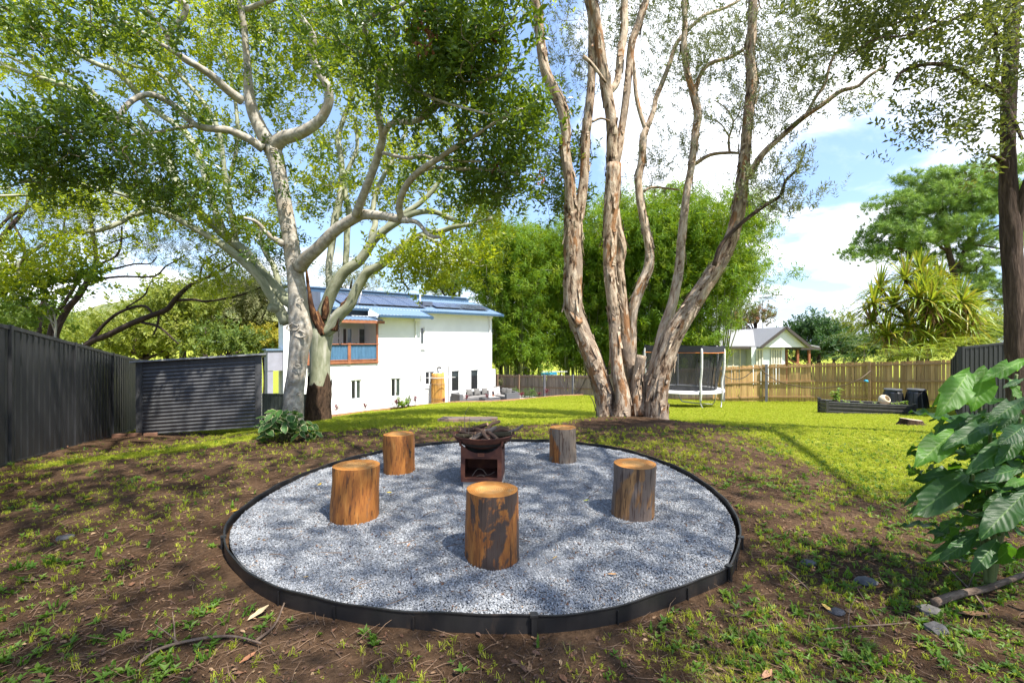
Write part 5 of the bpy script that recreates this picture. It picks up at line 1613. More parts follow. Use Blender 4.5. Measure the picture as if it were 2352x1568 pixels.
def paperbark():
    T = Tree('paperbark_tree', 'many-stemmed paperbark with flaking cream and brown bark in the middle of the lawn edge', P(1440, 968, 10))
    S = {}
    def L(tr, d, seg=14, sub=4, rough=0.075, mat=None, nf=0, name='stem'):
        q = T.limb(tr, d, mat or M_PAPER, name, seg, sub, rough)
        if nf:
            ds = np.linspace(d[0], d[-1], len(tr)) if not np.isscalar(d) else np.full(len(tr), d)
            _, r = catmull(np.zeros((len(tr), 3)), np.array([t[2] for t in tr]) * ds / F, sub)
            flakes(T, q, r, nf, int(tr[0][0]))
        return q
    L([(1396, 985, 30), (1394, 957, 25), (1391, 930, 23), (1388, 905, 23), (1380, 880, 23), (1372, 855, 23), (1357, 812, 21), (1342, 775, 20), (1327, 737, 20), (1317, 707, 21.5), (1315, 662, 21.5), (1317, 612, 21), (1316, 570, 21), (1316, 514, 22), (1318, 490, 20)], (10.0, 9.8), 18, nf=120)
    L([(1314, 505, 15), (1311, 470, 14), (1308, 415, 13), (1297, 339, 12), (1300, 302, 12), (1289, 242, 13), (1273, 208, 13), (1252, 161, 12), (1242, 101, 11), (1236, 40, 11), (1229, 0, 10), (1222, -50, 9), (1215, -160, 7)], (9.8, 9.2), nf=70)
    L([(1322, 505, 15), (1330, 490, 13), (1341, 415, 11), (1344, 339, 11), (1346, 306, 10.5), (1350, 279, 10.5), (1357, 208, 9.5), (1360, 151, 9.5), (1360, 84, 9.5), (1358, 34, 9), (1350, 0, 9), (1338, -60, 8), (1320, -170, 6)], (9.8, 9.6), 12, nf=50)
    L([(1428, 985, 27), (1427, 957, 21), (1430, 912, 18), (1420, 862, 15), (1414, 812, 14), (1412, 762, 13.5), (1410, 712, 14), (1404, 662, 14.5), (1400, 612, 15), (1401, 560, 16), (1402, 497, 17), (1407, 432, 18), (1410, 377, 17)], (9.7, 9.8), 16, nf=100)
    L([(1408, 380, 14), (1405, 336, 13), (1406, 286, 13), (1394, 208, 13), (1384, 151, 12), (1374, 84, 12), (1367, 34, 12), (1360, 0, 11), (1352, -60, 10), (1345, -170, 7)], (9.8, 9.4), nf=50)
    L([(1412, 380, 12), (1423, 333, 10), (1427, 302, 9), (1437, 235, 9), (1444, 168, 9), (1451, 101, 9), (1468, 50, 8.5), (1480, 15, 8), (1492, -20, 7), (1530, -120, 5)], (9.8, 10.2), 12, nf=30)
    L([(1396, 215, 9), (1417, 188, 8), (1424, 134, 9), (1434, 67, 9), (1434, 0, 8.5), (1436, -80, 7)], (9.7, 10.0), 12, mat=M_PAPERTOP, nf=20)
    L([(1449, 975, 18), (1450, 912, 15), (1450, 862, 14), (1438, 812, 13), (1435, 762, 12.5), (1430, 700, 13), (1425, 650, 12), (1421, 612, 12), (1428, 570, 11), (1420, 525, 10), (1414, 480, 9)], (10.3, 10.1), 14, nf=50)
    L([(1453, 930, 14), (1452, 900, 13.5), (1450, 837, 11.5), (1452, 787, 11), (1452, 737, 11), (1457, 700, 12), (1475, 650, 12), (1490, 612, 12), (1491, 569, 10.5), (1483, 525, 10), (1472, 470, 9.5), (1467, 415, 9), (1475, 361, 9), (1477, 319, 9), (1484, 296, 8)], (10.4, 10.8), 14, mat=M_PAPERTOP, nf=60)
    L([(1483, 298, 6), (1471, 262, 5.5), (1461, 218, 5), (1457, 168, 4.5), (1450, 110, 4)], (10.8, 10.8), 9, mat=M_PAPERTOP)
    L([(1485, 298, 7), (1501, 255, 6), (1506, 228, 6), (1519, 195, 6), (1537, 150, 5.5), (1549, 112, 5), (1564, 86, 5), (1594, 56, 4.5), (1620, 34, 4), (1665, 19, 3.5), (1700, 0, 3)], (10.8, 11.2), 9, mat=M_PAPERTOP)
    L([(1474, 985, 20), (1474, 937, 17), (1484, 887, 16), (1502, 850, 14.5), (1514, 800, 13.5), (1527, 750, 13), (1544, 700, 12), (1554, 650, 11.5), (1562, 600, 11), (1564, 560, 10.5), (1571, 497, 9.5), (1579, 432, 8.5), (1590, 372, 8.5), (1597, 306, 9.5), (1603, 262, 10), (1594, 217, 8), (1579, 172, 7), (1571, 112, 7), (1573, 56, 6.5), (1571, 0, 6), (1568, -60, 5)], (10.2, 10.6), 14, mat=M_PAPERTOP, nf=80)
    L([(1597, 210, 5.5), (1609, 172, 5), (1631, 146, 5), (1680, 131, 4.5), (1710, 112, 4), (1740, 90, 3)], (10.6, 10.4), 8)
    L([(1594, 378, 5), (1631, 356, 4.5), (1672, 351, 4), (1697, 352, 3)], (10.5, 10.2), 8)
    L([(1676, 350, 3.5), (1674, 319, 3), (1684, 280, 2.2), (1668, 250, 1.8), (1640, 230, 1.4)], 10.3, 6)
    L([(1676, 318, 2), (1660, 290, 1.8), (1640, 275, 1.4)], 10.3, 5)
    L([(1684, 282, 2), (1700, 255, 1.6), (1690, 230, 1.2)], 10.3, 5)
    L([(1500, 985, 34), (1507, 957, 28), (1508, 912, 26), (1517, 862, 24), (1532, 812, 23), (1552, 762, 23), (1582, 712, 22), (1614, 662, 20), (1640, 625, 18.5), (1658, 596, 17), (1680, 547, 17), (1696, 486, 16), (1704, 432, 15), (1710, 375, 13.5), (1714, 319, 13), (1719, 262, 12.5), (1728, 187, 12.5), (1722, 131, 11), (1728, 56, 11), (1729, 0, 11), (1728, -60, 10), (1735, -160, 7)], (9.8, 9.0), 18, nf=170)
    L([(1718, 410, 10), (1747, 360, 8), (1789, 319, 7), (1845, 270, 7), (1890, 240, 6.5), (1931, 210, 6), (1969, 199, 5), (1995, 176, 5), (2036, 150, 3.5)], (9.0, 8.2), 9)
    L([(1850, 266, 4.5), (1875, 222, 4), (1894, 195, 4), (1909, 142, 3.5), (1939, 101, 3), (1984, 67, 2.5), (1993, 30, 2)], (8.7, 8.4), 7)
    L([(1640, 610, 6), (1657, 562, 5.5), (1702, 514, 5), (1751, 476, 5), (1792, 450, 4.5), (1804, 416, 4), (1830, 390, 3.5), (1845, 356, 2.5), (1852, 330, 1.8)], (9.0, 8.6), 8, mat=M_DARKBARK)
    L([(1467, 950, 22), (1463, 900, 15), (1462, 880, 13.5), (1467, 850, 12.5), (1474, 816, 12)], (9.9, 9.9), 14, nf=30)
    # old knees of the base, and a side stub
    L([(1413, 990, 30), (1412, 970, 16), (1412, 940, 9)], 9.9, 12); L([(1530, 990, 18), (1524, 965, 14), (1518, 935, 10)], 9.6, 12); L([(1450, 1000, 34), (1455, 972, 24), (1458, 950, 8)], 10.0, 12)
    L([(1330, 745, 12), (1318, 728, 9), (1310, 716, 5)], 9.75, 9)
    for (a, b, c, d, e, f, w, dd) in ((1300, 415, 1290, 360, 1286, 320, 4, 9.7), (1360, 280, 1380, 272, 1400, 278, 3, 9.6), (1478, 440, 1500, 430, 1560, 436, 3.5, 10.8), (1340, 130, 1362, 150, 1392, 190, 5, 9.4)):
        L([(a, b, w), (c, d, w * 0.85), (e, f, w * 0.6)], dd, 7)
    c = [blob(1330, 60, 70, 90, 10.6, 12), blob(1310, 190, 60, 60, 10.6, 8), blob(1500, 60, 70, 70, 11, 16), blob(1520, 180, 70, 80, 11.4, 14), blob(1640, 60, 80, 70, 10.4, 20), blob(1650, 170, 80, 60, 10.4, 16), blob(1560, 330, 60, 70, 11.2, 9),
         blob(1500, 400, 30, 70, 11.2, 7), blob(1790, 60, 80, 80, 9.4, 22), blob(1800, 190, 70, 90, 9.2, 18), blob(1870, 130, 70, 90, 8.6, 16), blob(1780, 290, 50, 40, 9.0, 6), blob(1950, 230, 35, 20, 8.4, 4), blob(1800, 410, 40, 40, 8.6, 8), blob(1740, 470, 60, 50, 9.0, 7), blob(1950, 100, 50, 50, 8.2, 8), blob(1690, 280, 40, 60, 9.6, 5), blob(1430, 60, 40, 60, 10.6, 8), blob(1830, 480, 20, 30, 8.8, 3), blob(1280, 330, 40, 60, 10.4, 4)]
    T.grow(np.vstack(c), 11, 0.22, 0.007, seed=7)
    up = [ball((2.6, 10.2, 10.4), (3.0, 2.2, 1.6), 60, 22)]
    T.grow(np.vstack(up), 7, 0.36, 0.008, seed=8)
    T.finish(S_PAPER, M_TWIG, (0.8, 1.35))


paperbark()


# ---------------- dark trunk on the right edge
def right_tree():
    T = Tree('dark_trunk_tree', 'tree with dark furrowed trunk at the right edge rising behind the big-leaved shrub', (8.05, 7.3, -0.2))
    D0 = 7.3
    T.limb([(2352, 1010, 40), (2345, 960, 34), (2338, 880, 30), (2334, 800, 28), (2330, 700, 27), (2325, 600, 27), (2321, 520, 28), (2317, 450, 24), (2315, 340, 20), (2317, 225, 20), (2322, 120, 20), (2325, 0, 20), (2325, -100, 17), (2330, -260, 12)], D0, M_DARKBARK, 'trunk', 22, 4, 0.09)
    L = lambda tr, d, seg=8: T.limb(tr, d, M_DARKBARK, 'limb', seg, 4, 0.05)
    L([(2330, 540, 20), (2346, 470, 17), (2372, 390, 15), (2392, 300, 13), (2410, 180, 11), (2420, 20, 8)], (7.3, 6.8), 12)
    L([(2316, 214, 10), (2276, 206, 9), (2239, 187, 8.5), (2212, 169, 8), (2182, 154, 7), (2145, 147, 6), (2100, 153, 5.5), (2068, 168, 5), (2058, 185, 3)], (7.3, 6.2), 10)
    L([(2080, 162, 4), (2064, 172, 3.5), (2050, 196, 2)], 6.3)
    L([(2312, 228, 8), (2295, 195, 7), (2280, 180, 6.5), (2292, 142, 6), (2284, 105, 6), (2287, 67, 5.5), (2257, 41, 5), (2212, 34, 4.5), (2170, 52, 4), (2100, 40, 3.5), (2044, 60, 3)], (7.2, 6.0))
    L([(2287, 80, 6), (2265, 105, 6), (2250, 131, 5.5), (2222, 150, 5), (2208, 158, 4)], (7.0, 6.6))
    L([(2316, 50, 7), (2276, 24, 6), (2262, -5, 5.5), (2230, -60, 4)], (7.3, 6.6))
    L([(2310, 235, 6), (2330, 280, 6), (2348, 320, 5)], (7.1, 6.6))
    L([(2303, 372, 10), (2288, 362, 6), (2272, 357, 4), (2268, 357, 3)], 7.2)
    L([(2170, 52, 3.5), (2090, 80, 3), (2010, 90, 2.5), (1950, 130, 2)], (6.1, 5.6))
    T.limb3([(8.0, 7.3, 7.0), (6.6, 5.6, 8.0), (5.0, 3.8, 8.6), (3.2, 2.0, 8.8)], [0.12, 0.10, 0.07, 0.03], M_DARKBARK, 'limb')  # unseen limbs overhead, added to carry the shading foliage
    T.limb3([(5.0, 0.0, 9.2), (3.4, -1.6, 9.5), (0.6, -2.2, 9.5)], [0.04, 0.035, 0.015], M_DARKBARK, 'limb')
    T.limb3([(8.1, 7.3, 7.6), (8.6, 5.0, 8.6), (8.2, 2.4, 9.2), (7.4, 0.0, 9.2)], [0.12, 0.10, 0.07, 0.03], M_DARKBARK, 'limb')
    T.limb3([(5.0, 3.8, 8.6), (5.2, 2.0, 9.0), (5.0, 0.0, 9.2)], [0.06, 0.05, 0.02], M_DARKBARK, 'limb')
    c = [blob(2060, 45, 130, 60, 6.0, 30), blob(2180, 60, 120, 70, 6.3, 26), blob(2200, 190, 120, 70, 6.6, 26), blob(2140, 150, 70, 60, 6.2, 10), blob(2220, 275, 80, 50, 6.7, 15), blob(2130, 330, 30, 16, 6.5, 3), blob(1960, 50, 90, 50, 5.8, 14), blob(2010, 120, 60, 40, 5.8, 8), blob(2290, 120, 60, 90, 6.8, 12), blob(2345, 330, 40, 80, 6.6, 8), blob(2330, 30, 60, 50, 6.5, 12), blob(1900, 30, 60, 40, 5.8, 8), blob(2150, 290, 40, 30, 6.5, 4), blob(2335, 180, 40, 60, 6.6, 8)]
    T.grow(np.vstack(c), 5, 0.20, 0.006, seed=9)
    up = [ball((5.0, 3.0, 9.2), (3.0, 2.4, 1.3), 88, 31), ball((8.0, 4.6, 9.6), (2.4, 3.0, 1.4), 14, 32), ball((4.6, 0.0, 9.4), (3.2, 2.0, 1.2), 64, 33), ball((8.2, -1.0, 9.4), (2.6, 2.4, 1.2), 34, 34)]  # unseen crown, shaped to shade the gravel
    up += [ball((1.6, -1.8, 9.3), (3.0, 1.9, 1.1), 62, 35), ball((5.8, -3.2, 9.4), (3.2, 1.8, 1.2), 50, 36), ball((3.6, 1.0, 8.9), (2.2, 1.5, 0.9), 34, 37)]  # more unseen foliage, added to shade the foreground
    T.grow(np.vstack(up), 13, 0.38, 0.009, seed=10)
    T.finish(S_RIGHT, M_TWIGD, (0.85, 1.35))


right_tree()


# ---------------- dark-limbed feathery trees behind the left fence
def acacias():
    T = Tree('feathery_tree', 'dark-limbed feathery tree leaning over the left fence', (-14.5, 15.5, -0.9))
    K = 15.0
    A = lambda tr, d=K, seg=8: T.limb(tr, d, M_ACACIA, 'limb', seg, 3, 0.06)
    A([(110, 850, 12), (129, 764, 9.5), (153, 712, 10), (182, 678, 8.5), (206, 635, 7.5), (220, 601, 6.5), (218, 568, 6), (211, 525, 5.5), (208, 496, 4.5), (195, 470, 3.5)], (15, 15.4), 10)
    A([(105, 850, 9), (120, 735, 6), (144, 702, 5.5), (168, 664, 5), (191, 625, 4.5), (230, 606, 4), (268, 587, 3.5), (278, 554, 3), (280, 520, 2.5)], (15, 14.4))
    A([(85, 850, 9), (93, 712, 5), (105, 683, 5), (96, 635, 5), (62, 597, 4.5), (53, 554, 4), (33, 520, 4), (20, 480, 3)], (15.2, 15.8))
    A([(206, 655, 4), (239, 640, 3.5), (287, 635, 3), (354, 635, 2.5), (380, 612, 2.2), (407, 598, 2), (425, 585, 1.5)], (15.2, 14.8))
    A([(222, 628, 3.5), (268, 616, 3), (311, 606, 2.5), (345, 606, 2), (360, 590, 1.5)], (15.2, 15))
    A([(168, 664, 3.5), (200, 590, 3), (250, 560, 2.5), (310, 540, 2)], 15)
    A([(-30, 640, 9), (0, 554, 8), (29, 515, 7), (57, 482, 5), (63, 460, 4), (70, 420, 3)], (13.5, 14.5))
    A([(-30, 560, 5), (20, 500, 4.5), (80, 470, 3.5), (120, 450, 2.5)], (13.8, 14.6))
    A([(62, 597, 3), (110, 580, 2.8), (140, 545, 2.5), (150, 500, 2)], 15.4)
    c = [blob(210, 500, 170, 55, 15.4, 36), blob(60, 490, 110, 60, 14.8, 24), blob(290, 560, 90, 60, 15.2, 12), blob(120, 610, 90, 50, 15.4, 10), blob(300, 440, 160, 50, 16, 22), blob(350, 590, 60, 40, 15, 7), blob(30, 560, 70, 50, 15, 8), blob(250, 630, 40, 30, 15.2, 5)]
    T.grow(np.vstack(c), 11, 0.5, 0.010, seed=11)
    T.finish(S_ACA, M_TWIGD, (0.8, 1.4), foliage='foliage')
    T = Tree('feathery_tree', 'low crooked dark-limbed tree arching out above the corrugated shed', (-13.6, 14.6, -0.9))
    A = lambda tr, d=14.5, seg=8: T.limb(tr, d, M_ACACIA, 'limb', seg, 3, 0.06)
    A([(150, 850, 12), (201, 790, 9.5), (249, 769, 9), (297, 745, 8.5), (344, 726, 8), (383, 711, 7.5), (402, 688, 6.5), (431, 659, 5.5), (459, 644, 4.5), (502, 625, 3.5), (540, 600, 2.5)], (14.6, 14), 10)
    A([(206, 785, 6.5), (239, 745, 5), (277, 716, 4.5), (325, 702, 4), (344, 711, 3.2), (350, 724, 2.5)], (14.6, 14.3))
    A([(402, 690, 4.5), (445, 688, 3.8), (478, 692, 3.2), (551, 678, 2.6), (600, 660, 2)], (14.3, 13.8))
    A([(325, 740, 4), (364, 750, 3.4), (397, 778, 2.6), (410, 790, 2)], 14.4)
    A([(365, 720, 3.5), (362, 745, 2.8), (352, 770, 2)], 14.4)
    A([(290, 706, 2.5), (330, 680, 2.2), (340, 660, 1.8)], 14.4)
    A([(459, 645, 2.5), (470, 600, 2.2), (520, 570, 1.8)], 14.1)
    c = [blob(480, 590, 90, 50, 14.2, 16), blob(560, 640, 70, 50, 14.0, 14), blob(400, 560, 90, 40, 14.8, 10), blob(590, 690, 40, 30, 13.8, 5), blob(530, 680, 50, 30, 14, 5)]
    T.grow(np.vstack(c), 11, 0.42, 0.009, seed=12)
    T.finish(S_ACA, M_TWIGD, (0.8, 1.3))
    # leafy shrub leaning over the fence
    T = Tree('fence_shrub', 'bright broad-leaved shrub spilling over the top of the left fence', (-10.6, 10.6, -0.6), 'shrub')
    A = lambda tr, d=11.2: T.limb(tr, d, M_TWIGG, 'stem', 6, 3, 0.02)
    A([(120, 860, 4), (125, 790, 3.5), (128, 740, 3), (112, 700, 2.5), (70, 680, 2)]); A([(128, 745, 2.8), (90, 715, 2.2), (40, 700, 1.8)]); A([(125, 760, 2.5), (100, 660, 2), (160, 640, 1.5)])
    c = [blob(50, 670, 60, 40, 11.0, 13), blob(140, 640, 50, 22, 11.2, 8), blob(60, 730, 60, 25, 11.0, 8), blob(190, 640, 25, 18, 11.3, 4), blob(20, 640, 30, 20, 11, 4)]
    T.grow(np.vstack(c), 8, 0.22, 0.006, seed=13)
    T.finish(generic_sprays(leaf_mat('shrub_leaf', (0.06, 0.12, 0.02), (0.11, 0.19, 0.025), (0.3, 0.42, 0.03), 0.4, 0.45), 0.12, 0.085, 9, 0.25, 60), M_TWIGG)


acacias()


def crown_tree(name, label, x, y, rx, ry, d, n, spr, sprays, bark=M_ACACIA, group=None, lobes=7, seed=0, tw=M_TWIGD, trunk_hw=None, spread=0.6, top=None, clumps=True):
    """a background tree: forked trunk with limbs into lobes of foliage"""
    rg = np.random.default_rng(seed + 500)
    base = P(x, y, d); gx, gy = base[0], base[1]
    gzv = float(gzf(gx, gy)) if gy < 60 else -3.0
    T = Tree(name, label, (gx, gy, gzv), 'tree', group)
    R = np.array((rx * d / F, 0.7 * rx * d / F, ry * d / F))
    w = trunk_hw or max(0.10, 0.035 * R[0] + 0.02 * (base[2] - gzv))
    fork = np.array((gx, gy, max(gzv + 0.6, base[2] - R[2] * 0.8)))
    T.limb3([(gx, gy, gzv - 0.2), (gx + rg.normal(0, 0.1), gy, (gzv + fork[2]) / 2), fork], [w * 1.3, w, w * 0.85], bark, 'trunk', 10, 4, 0.05)
    cs = []
    mb = MB()
    for k in range(lobes):
        v = rg.normal(0, 1, 3); v /= np.linalg.norm(v); v[2] = abs(v[2]) * 0.9 - 0.35
        c = base + v * R * 0.62
        mid = fork * 0.5 + c * 0.5 + rg.normal(0, 0.06, 3) * R
        T.limb3([fork, mid, c], [w * 0.6, w * 0.4, w * 0.12], bark, 'limb', 6, 3, 0.03, merge=mb)
        m = max(3, n // lobes)
        q = rg.normal(0, 1, (m, 3)); q /= np.linalg.norm(q, axis=1)[:, None]
        cs.append(c + q * R * rg.uniform(0.28, 0.48) * rg.random((m, 1)) ** 0.4)
    mb.build('limbs', bark, T.t, smooth=True)
    T.grow(np.vstack(cs), spr, spread, 0.012, seed=seed)
    T.finish(sprays, tw, (0.8, 1.4))
    return T


S_LIME = generic_sprays(L_LIME, 0.20, 0.10, 16, 0.7, 70)
S_OLIVE = generic_sprays(L_OLIVE, 0.22, 0.055, 18, 0.8, 80, 0.3)
S_YEL = generic_sprays(L_YEL, 0.16, 0.07, 16, 0.5, 90, 0.2)
S_DEEP = generic_sprays(L_DEEP, 0.24, 0.11, 16, 0.7, 95)
S_MIX = generic_sprays(leaf_mat('mid_leaf', (0.06, 0.11, 0.02), (0.11, 0.165, 0.03), (0.28, 0.36, 0.04), 0.38, 0.55, (0.17, 0.2, 0.04)), 0.20, 0.09, 16, 0.7, 100)
crown_tree('leafy_tree', 'bright lime tree rising behind the middle of the left fence', 390, 715, 120, 75, 24, 62, 12, S_LIME, seed=1)
crown_tree('leafy_tree', 'green tree low behind the corrugated shed', 330, 790, 110, 45, 22, 42, 12, S_LIME, seed=2)
crown_tree('olive_tree', 'pale olive drooping tree between the shed and the pale trunk', 560, 705, 85, 70, 28, 60, 13, S_OLIVE, seed=3, bark=M_DARKBARK)
crown_tree('olive_tree', 'pale olive tree behind the low crooked limb', 470, 700, 80, 60, 32, 44, 12, S_OLIVE, seed=4)
crown_tree('golden_shrub', 'golden yellow bushy tree left of the white house', 605, 788, 42, 22, 25, 26, 12, S_YEL, seed=5, lobes=5, spread=0.35)
crown_tree('leafy_tree', 'dark green bush behind the shed roof beside the golden bushy tree', 520, 800, 60, 26, 23, 24, 12, S_MIX, seed=6, lobes=5)
crown_tree('leafy_tree', 'yellow-green tree far beyond the left fence', 210, 770, 110, 48, 38, 44, 13, S_LIME, seed=7, spread=0.9)
crown_tree('leafy_tree', 'green tree low beyond the left fence behind the dark feathery limbs', 60, 740, 110, 60, 28, 40, 12, S_MIX, seed=8, spread=0.7)
crown_tree('leafy_tree', 'tall thin pale tree behind the roof of the white house', 800, 650, 75, 48, 46, 42, 7, S_OLIVE, seed=9, spread=0.8)
crown_tree('leafy_tree', 'mid green tree behind the right end of the white house', 1050, 660, 70, 70, 46, 50, 12, S_MIX, seed=10, spread=0.8)
crown_tree('crepe_myrtle', 'small tree with reddish flowers beyond the bamboo and the cottage', 1735, 735, 38, 42, 46, 20, 8, generic_sprays(L_RED, 0.2, 0.1, 12, 0.6, 110), seed=11, spread=0.6)
crown_tree('leafy_tree', 'dark tiered tree rising behind the cottage porch', 1880, 770, 75, 55, 46, 60, 11, S_DEEP, seed=12, spread=0.55)
crown_tree('leafy_tree', 'yellow-green tree between the dark tiered tree and the spiky pandanus', 1960, 760, 60, 52, 58, 36, 11, S_LIME, seed=13, spread=0.9)
crown_tree('leafy_tree', 'deep green bush below the dark tiered tree', 1915, 800, 40, 38, 42, 24, 11, S_DEEP, seed=14, lobes=5, spread=0.5)
crown_tree('leafy_tree', 'soft green tree behind the pandanus and the dark trunk', 2250, 760, 70, 50, 44, 40, 12, S_LIME, seed=15, spread=0.7)
crown_tree('leafy_tree', 'mid green tree beside the bamboo above the cottage roof', 1690, 740, 50, 42, 52, 28, 12, S_MIX, seed=16, spread=0.7)


# dark undergrowth behind the fences, bush by bush
for i_, (x_, y_, rx_, ry_, d_, sp_, lb_) in enumerate((
        (1150, 815, 60, 45, 44, S_DEEP, 'dark bush behind the fence right beside the white house'), (1225, 815, 60, 48, 45, S_DEEP, 'dark bush under the leftmost bamboo culms'), (1300, 812, 60, 48, 46, S_DEEP, 'dark bush under the bamboo left of the paperbark'),
        (1380, 812, 60, 50, 45, S_DEEP, 'dark bush behind the leftmost paperbark stem'), (1460, 812, 60, 52, 45, S_DEEP, 'dark bush behind the middle paperbark stems'), (1540, 808, 60, 52, 45, S_DEEP, 'dark bush behind the trampoline'), (1620, 800, 55, 55, 48, S_DEEP, 'dark bush left of the cottage under the bamboo'),
        (1185, 760, 80, 60, 48, S_MIX, 'green tree behind the leftmost bamboo clump'), (1400, 740, 100, 70, 50, S_MIX, 'green tree deep behind the bamboo'), (1860, 815, 50, 30, 56, S_DEEP, 'dark bush behind the cottage porch posts'),
        (1960, 810, 60, 34, 48, S_MIX, 'green bush between porch and pandanus'), (2040, 800, 60, 36, 40, S_DEEP, 'dark bush left below the pandanus'), (2130, 790, 80, 44, 38, S_MIX, 'green bush right behind the pandanus'), (2230, 780, 80, 44, 36, S_MIX, 'green bush behind the black fence return'),
        (1700, 700, 60, 50, 60, S_MIX, 'distant green tree behind the cottage roof'), (700, 800, 60, 40, 40, S_MIX, 'green bush behind the entrance porch'), (420, 770, 130, 40, 34, S_LIME, 'wide lime bush deep behind the shed'), (150, 790, 150, 40, 30, S_LIME, 'wide lime bush low behind the left fence'))):
    crown_tree('bush', lb_, x_, y_, rx_, ry_, d_, 30, 11, sp_, seed=30 + i_, lobes=6, spread=0.75)


# ---------------- hills far away
def hills():
    V, Fq = [], []
    n = 90
    for r, (yy, k) in enumerate(((260, 0.55), (330, 1.0), (420, 0.8), (620, 0.2))):
        for i in range(n + 1):
            x = -480 + 560 * i / n
            h = 34 * math.exp(-((x + 255) / 120) ** 2) + 14 * math.exp(-((x + 100) / 130) ** 2) + 4 * mnoise.noise((x * 0.02, 3, r)) + 1.5 * mnoise.noise((x * 0.09, 5, r))
            V.append((x * yy / 330, yy, -5 + max(0, h) * k))
    for r in range(3):
        for i in range(n):
            a = r * (n + 1) + i; Fq.append((a, a + 1, a + n + 2, a + n + 1))
    m = mat_simple('wooded_hill', [(0.3, (0.07, 0.10, 0.03)), (0.55, (0.16, 0.17, 0.05)), (0.75, (0.26, 0.24, 0.09))], 0.09, rough=1.0, kind='world', detail=9, bmp=1.0, bdist=3.0)
    o = link('hills', mesh_np('hills', np.array(V), [np.array(Fq)], smooth=True), m); tag(o, 'low wooded hills beyond the trees on the left', None, None, 'structure')


hills()


# ---------------- bamboo
def bamboo(label, x, d, rx, ytop, seed, right_bare=9):
    rg = np.random.default_rng(seed)
    b = P(x, 784, d); R = rx * d / F; gzv = -2.9
    T = Tree('bamboo_clump', label, (b[0], b[1], gzv), 'bamboo', 'bamboo clumps behind the back fence')
    H_ = P(x, ytop, d)[2] - gzv
    mc = mat_simple('bamboo_culm', [(0.3, (0.07, 0.10, 0.025)), (0.7, (0.19, 0.20, 0.07))], 2, rough=0.5, kind='world')
    cs = []
    for k in range(46):
        a = rg.uniform(0, 6.283); r0 = rg.random() ** 0.5 * R * 0.42
        dx, dy = math.cos(a), math.sin(a)
        out = rg.uniform(0.15, 1.0); h = H_ * rg.uniform(0.68, 1.05) * (1 - 0.18 * out)
        p = []
        for u in (0, 0.3, 0.6, 0.85, 1.0):
            o = r0 + out * R * 0.75 * u ** 2
            p.append((b[0] + dx * o, b[1] + dy * o * 0.8, gzv + h * (u if u < 0.9 else 0.97 - 0.06 * out)))
        mb = MB(); mb.tube(p, np.array([0.055, 0.05, 0.04, 0.022, 0.008]) * rg.uniform(0.7, 1.1), 6, 3)
        o = mb.build('culm', mc, T.t, smooth=True)
        q, _ = catmull(np.array(p), np.ones(5), 8)
        T.nodes.append(q)
        for i in range(len(q)):
            zf = (q[i][2] - gzv) / H_
            if zf > (0.42 if q[i][0] > b[0] + right_bare * R else 0.16) and rg.random() < 0.30 + 0.5 * zf: cs.append(q[i] + rg.normal(0, 0.55, 3) * (1, 1, 0.6))
    T.grow(np.array(cs), 7.0, 0.62, 0.010, seed=seed, twigs=True)
    T.finish(S_BAM, M_TWIGG, (0.9, 1.6), tilt=0.9, outward=0.9)


bamboo('dense green bamboo clump directly right of the white house', 1195, 39.5, 135, 490, 1)
bamboo('tall bamboo clump behind the left stems of the paperbark', 1330, 41, 120, 500, 2)
bamboo('tallest bamboo clump behind the middle of the paperbark', 1490, 39, 150, 420, 3)
bamboo('bright bamboo clump with drooping sprays beside the cottage', 1618, 37, 140, 395, 4, 0.05)


# ---------------- pine and pandanus
def pine():
    d = 46
    T = Tree('pine_tree', 'broad tall pine with tufted needles behind the pandanus', (P(2195, 0, d)[0], d, -2.0))
    L = lambda tr, dd=d: T.limb(tr, dd, M_DARKBARK, 'limb', 8, 3, 0.04)
    T.limb([(2215, 860, 14), (2208, 760, 13), (2200, 690, 12), (2195, 640, 11), (2182, 590, 8), (2170, 540, 7), (2160, 480, 4), (2150, 430, 2.5)], d, M_DARKBARK, 'trunk', 10, 3, 0.04)
    for tr in ([(2196, 650, 6), (2150, 610, 5), (2105, 590, 4), (2060, 570, 3), (2010, 580, 2)], [(2195, 640, 8), (2215, 580, 7), (2235, 530, 6), (2260, 470, 4), (2270, 430, 2)], [(2180, 580, 4), (2120, 540, 3), (2060, 520, 2), (1990, 590, 1.5)], [(2230, 540, 4), (2290, 520, 3), (2330, 500, 2)],
               [(2225, 560, 4), (2290, 570, 3), (2340, 580, 2)], [(2170, 540, 3), (2110, 480, 2.5), (2060, 450, 2)], [(2160, 490, 3), (2200, 430, 2), (2230, 400, 1.5)], [(2205, 720, 4), (2260, 690, 3), (2310, 690, 2)]): L(tr)
    c = [blob(2150, 470, 120, 70, d, 70), blob(2230, 440, 110, 60, d, 60), blob(2070, 560, 80, 50, d, 34), blob(1990, 595, 40, 22, d, 10), blob(2110, 530, 110, 60, d, 36), blob(2260, 560, 90, 80, d, 44), blob(2200, 620, 60, 60, d, 10), blob(2280, 680, 60, 50, d, 22), blob(2320, 500, 60, 70, d, 26), blob(2060, 500, 50, 40, d, 16)]
    T.grow(np.vstack(c), 13, 0.42, 0.02, seed=41)
    S = [spray(34, 0.25, 0.46, 0.034, L_PINE, (0.1, 1.35), 0.1, seed=s + 120, tuft=True, bend=0.15) for s in range(3)]
    T.finish(S, M_TWIGD, (0.9, 1.5), outward=0.4)


pine()


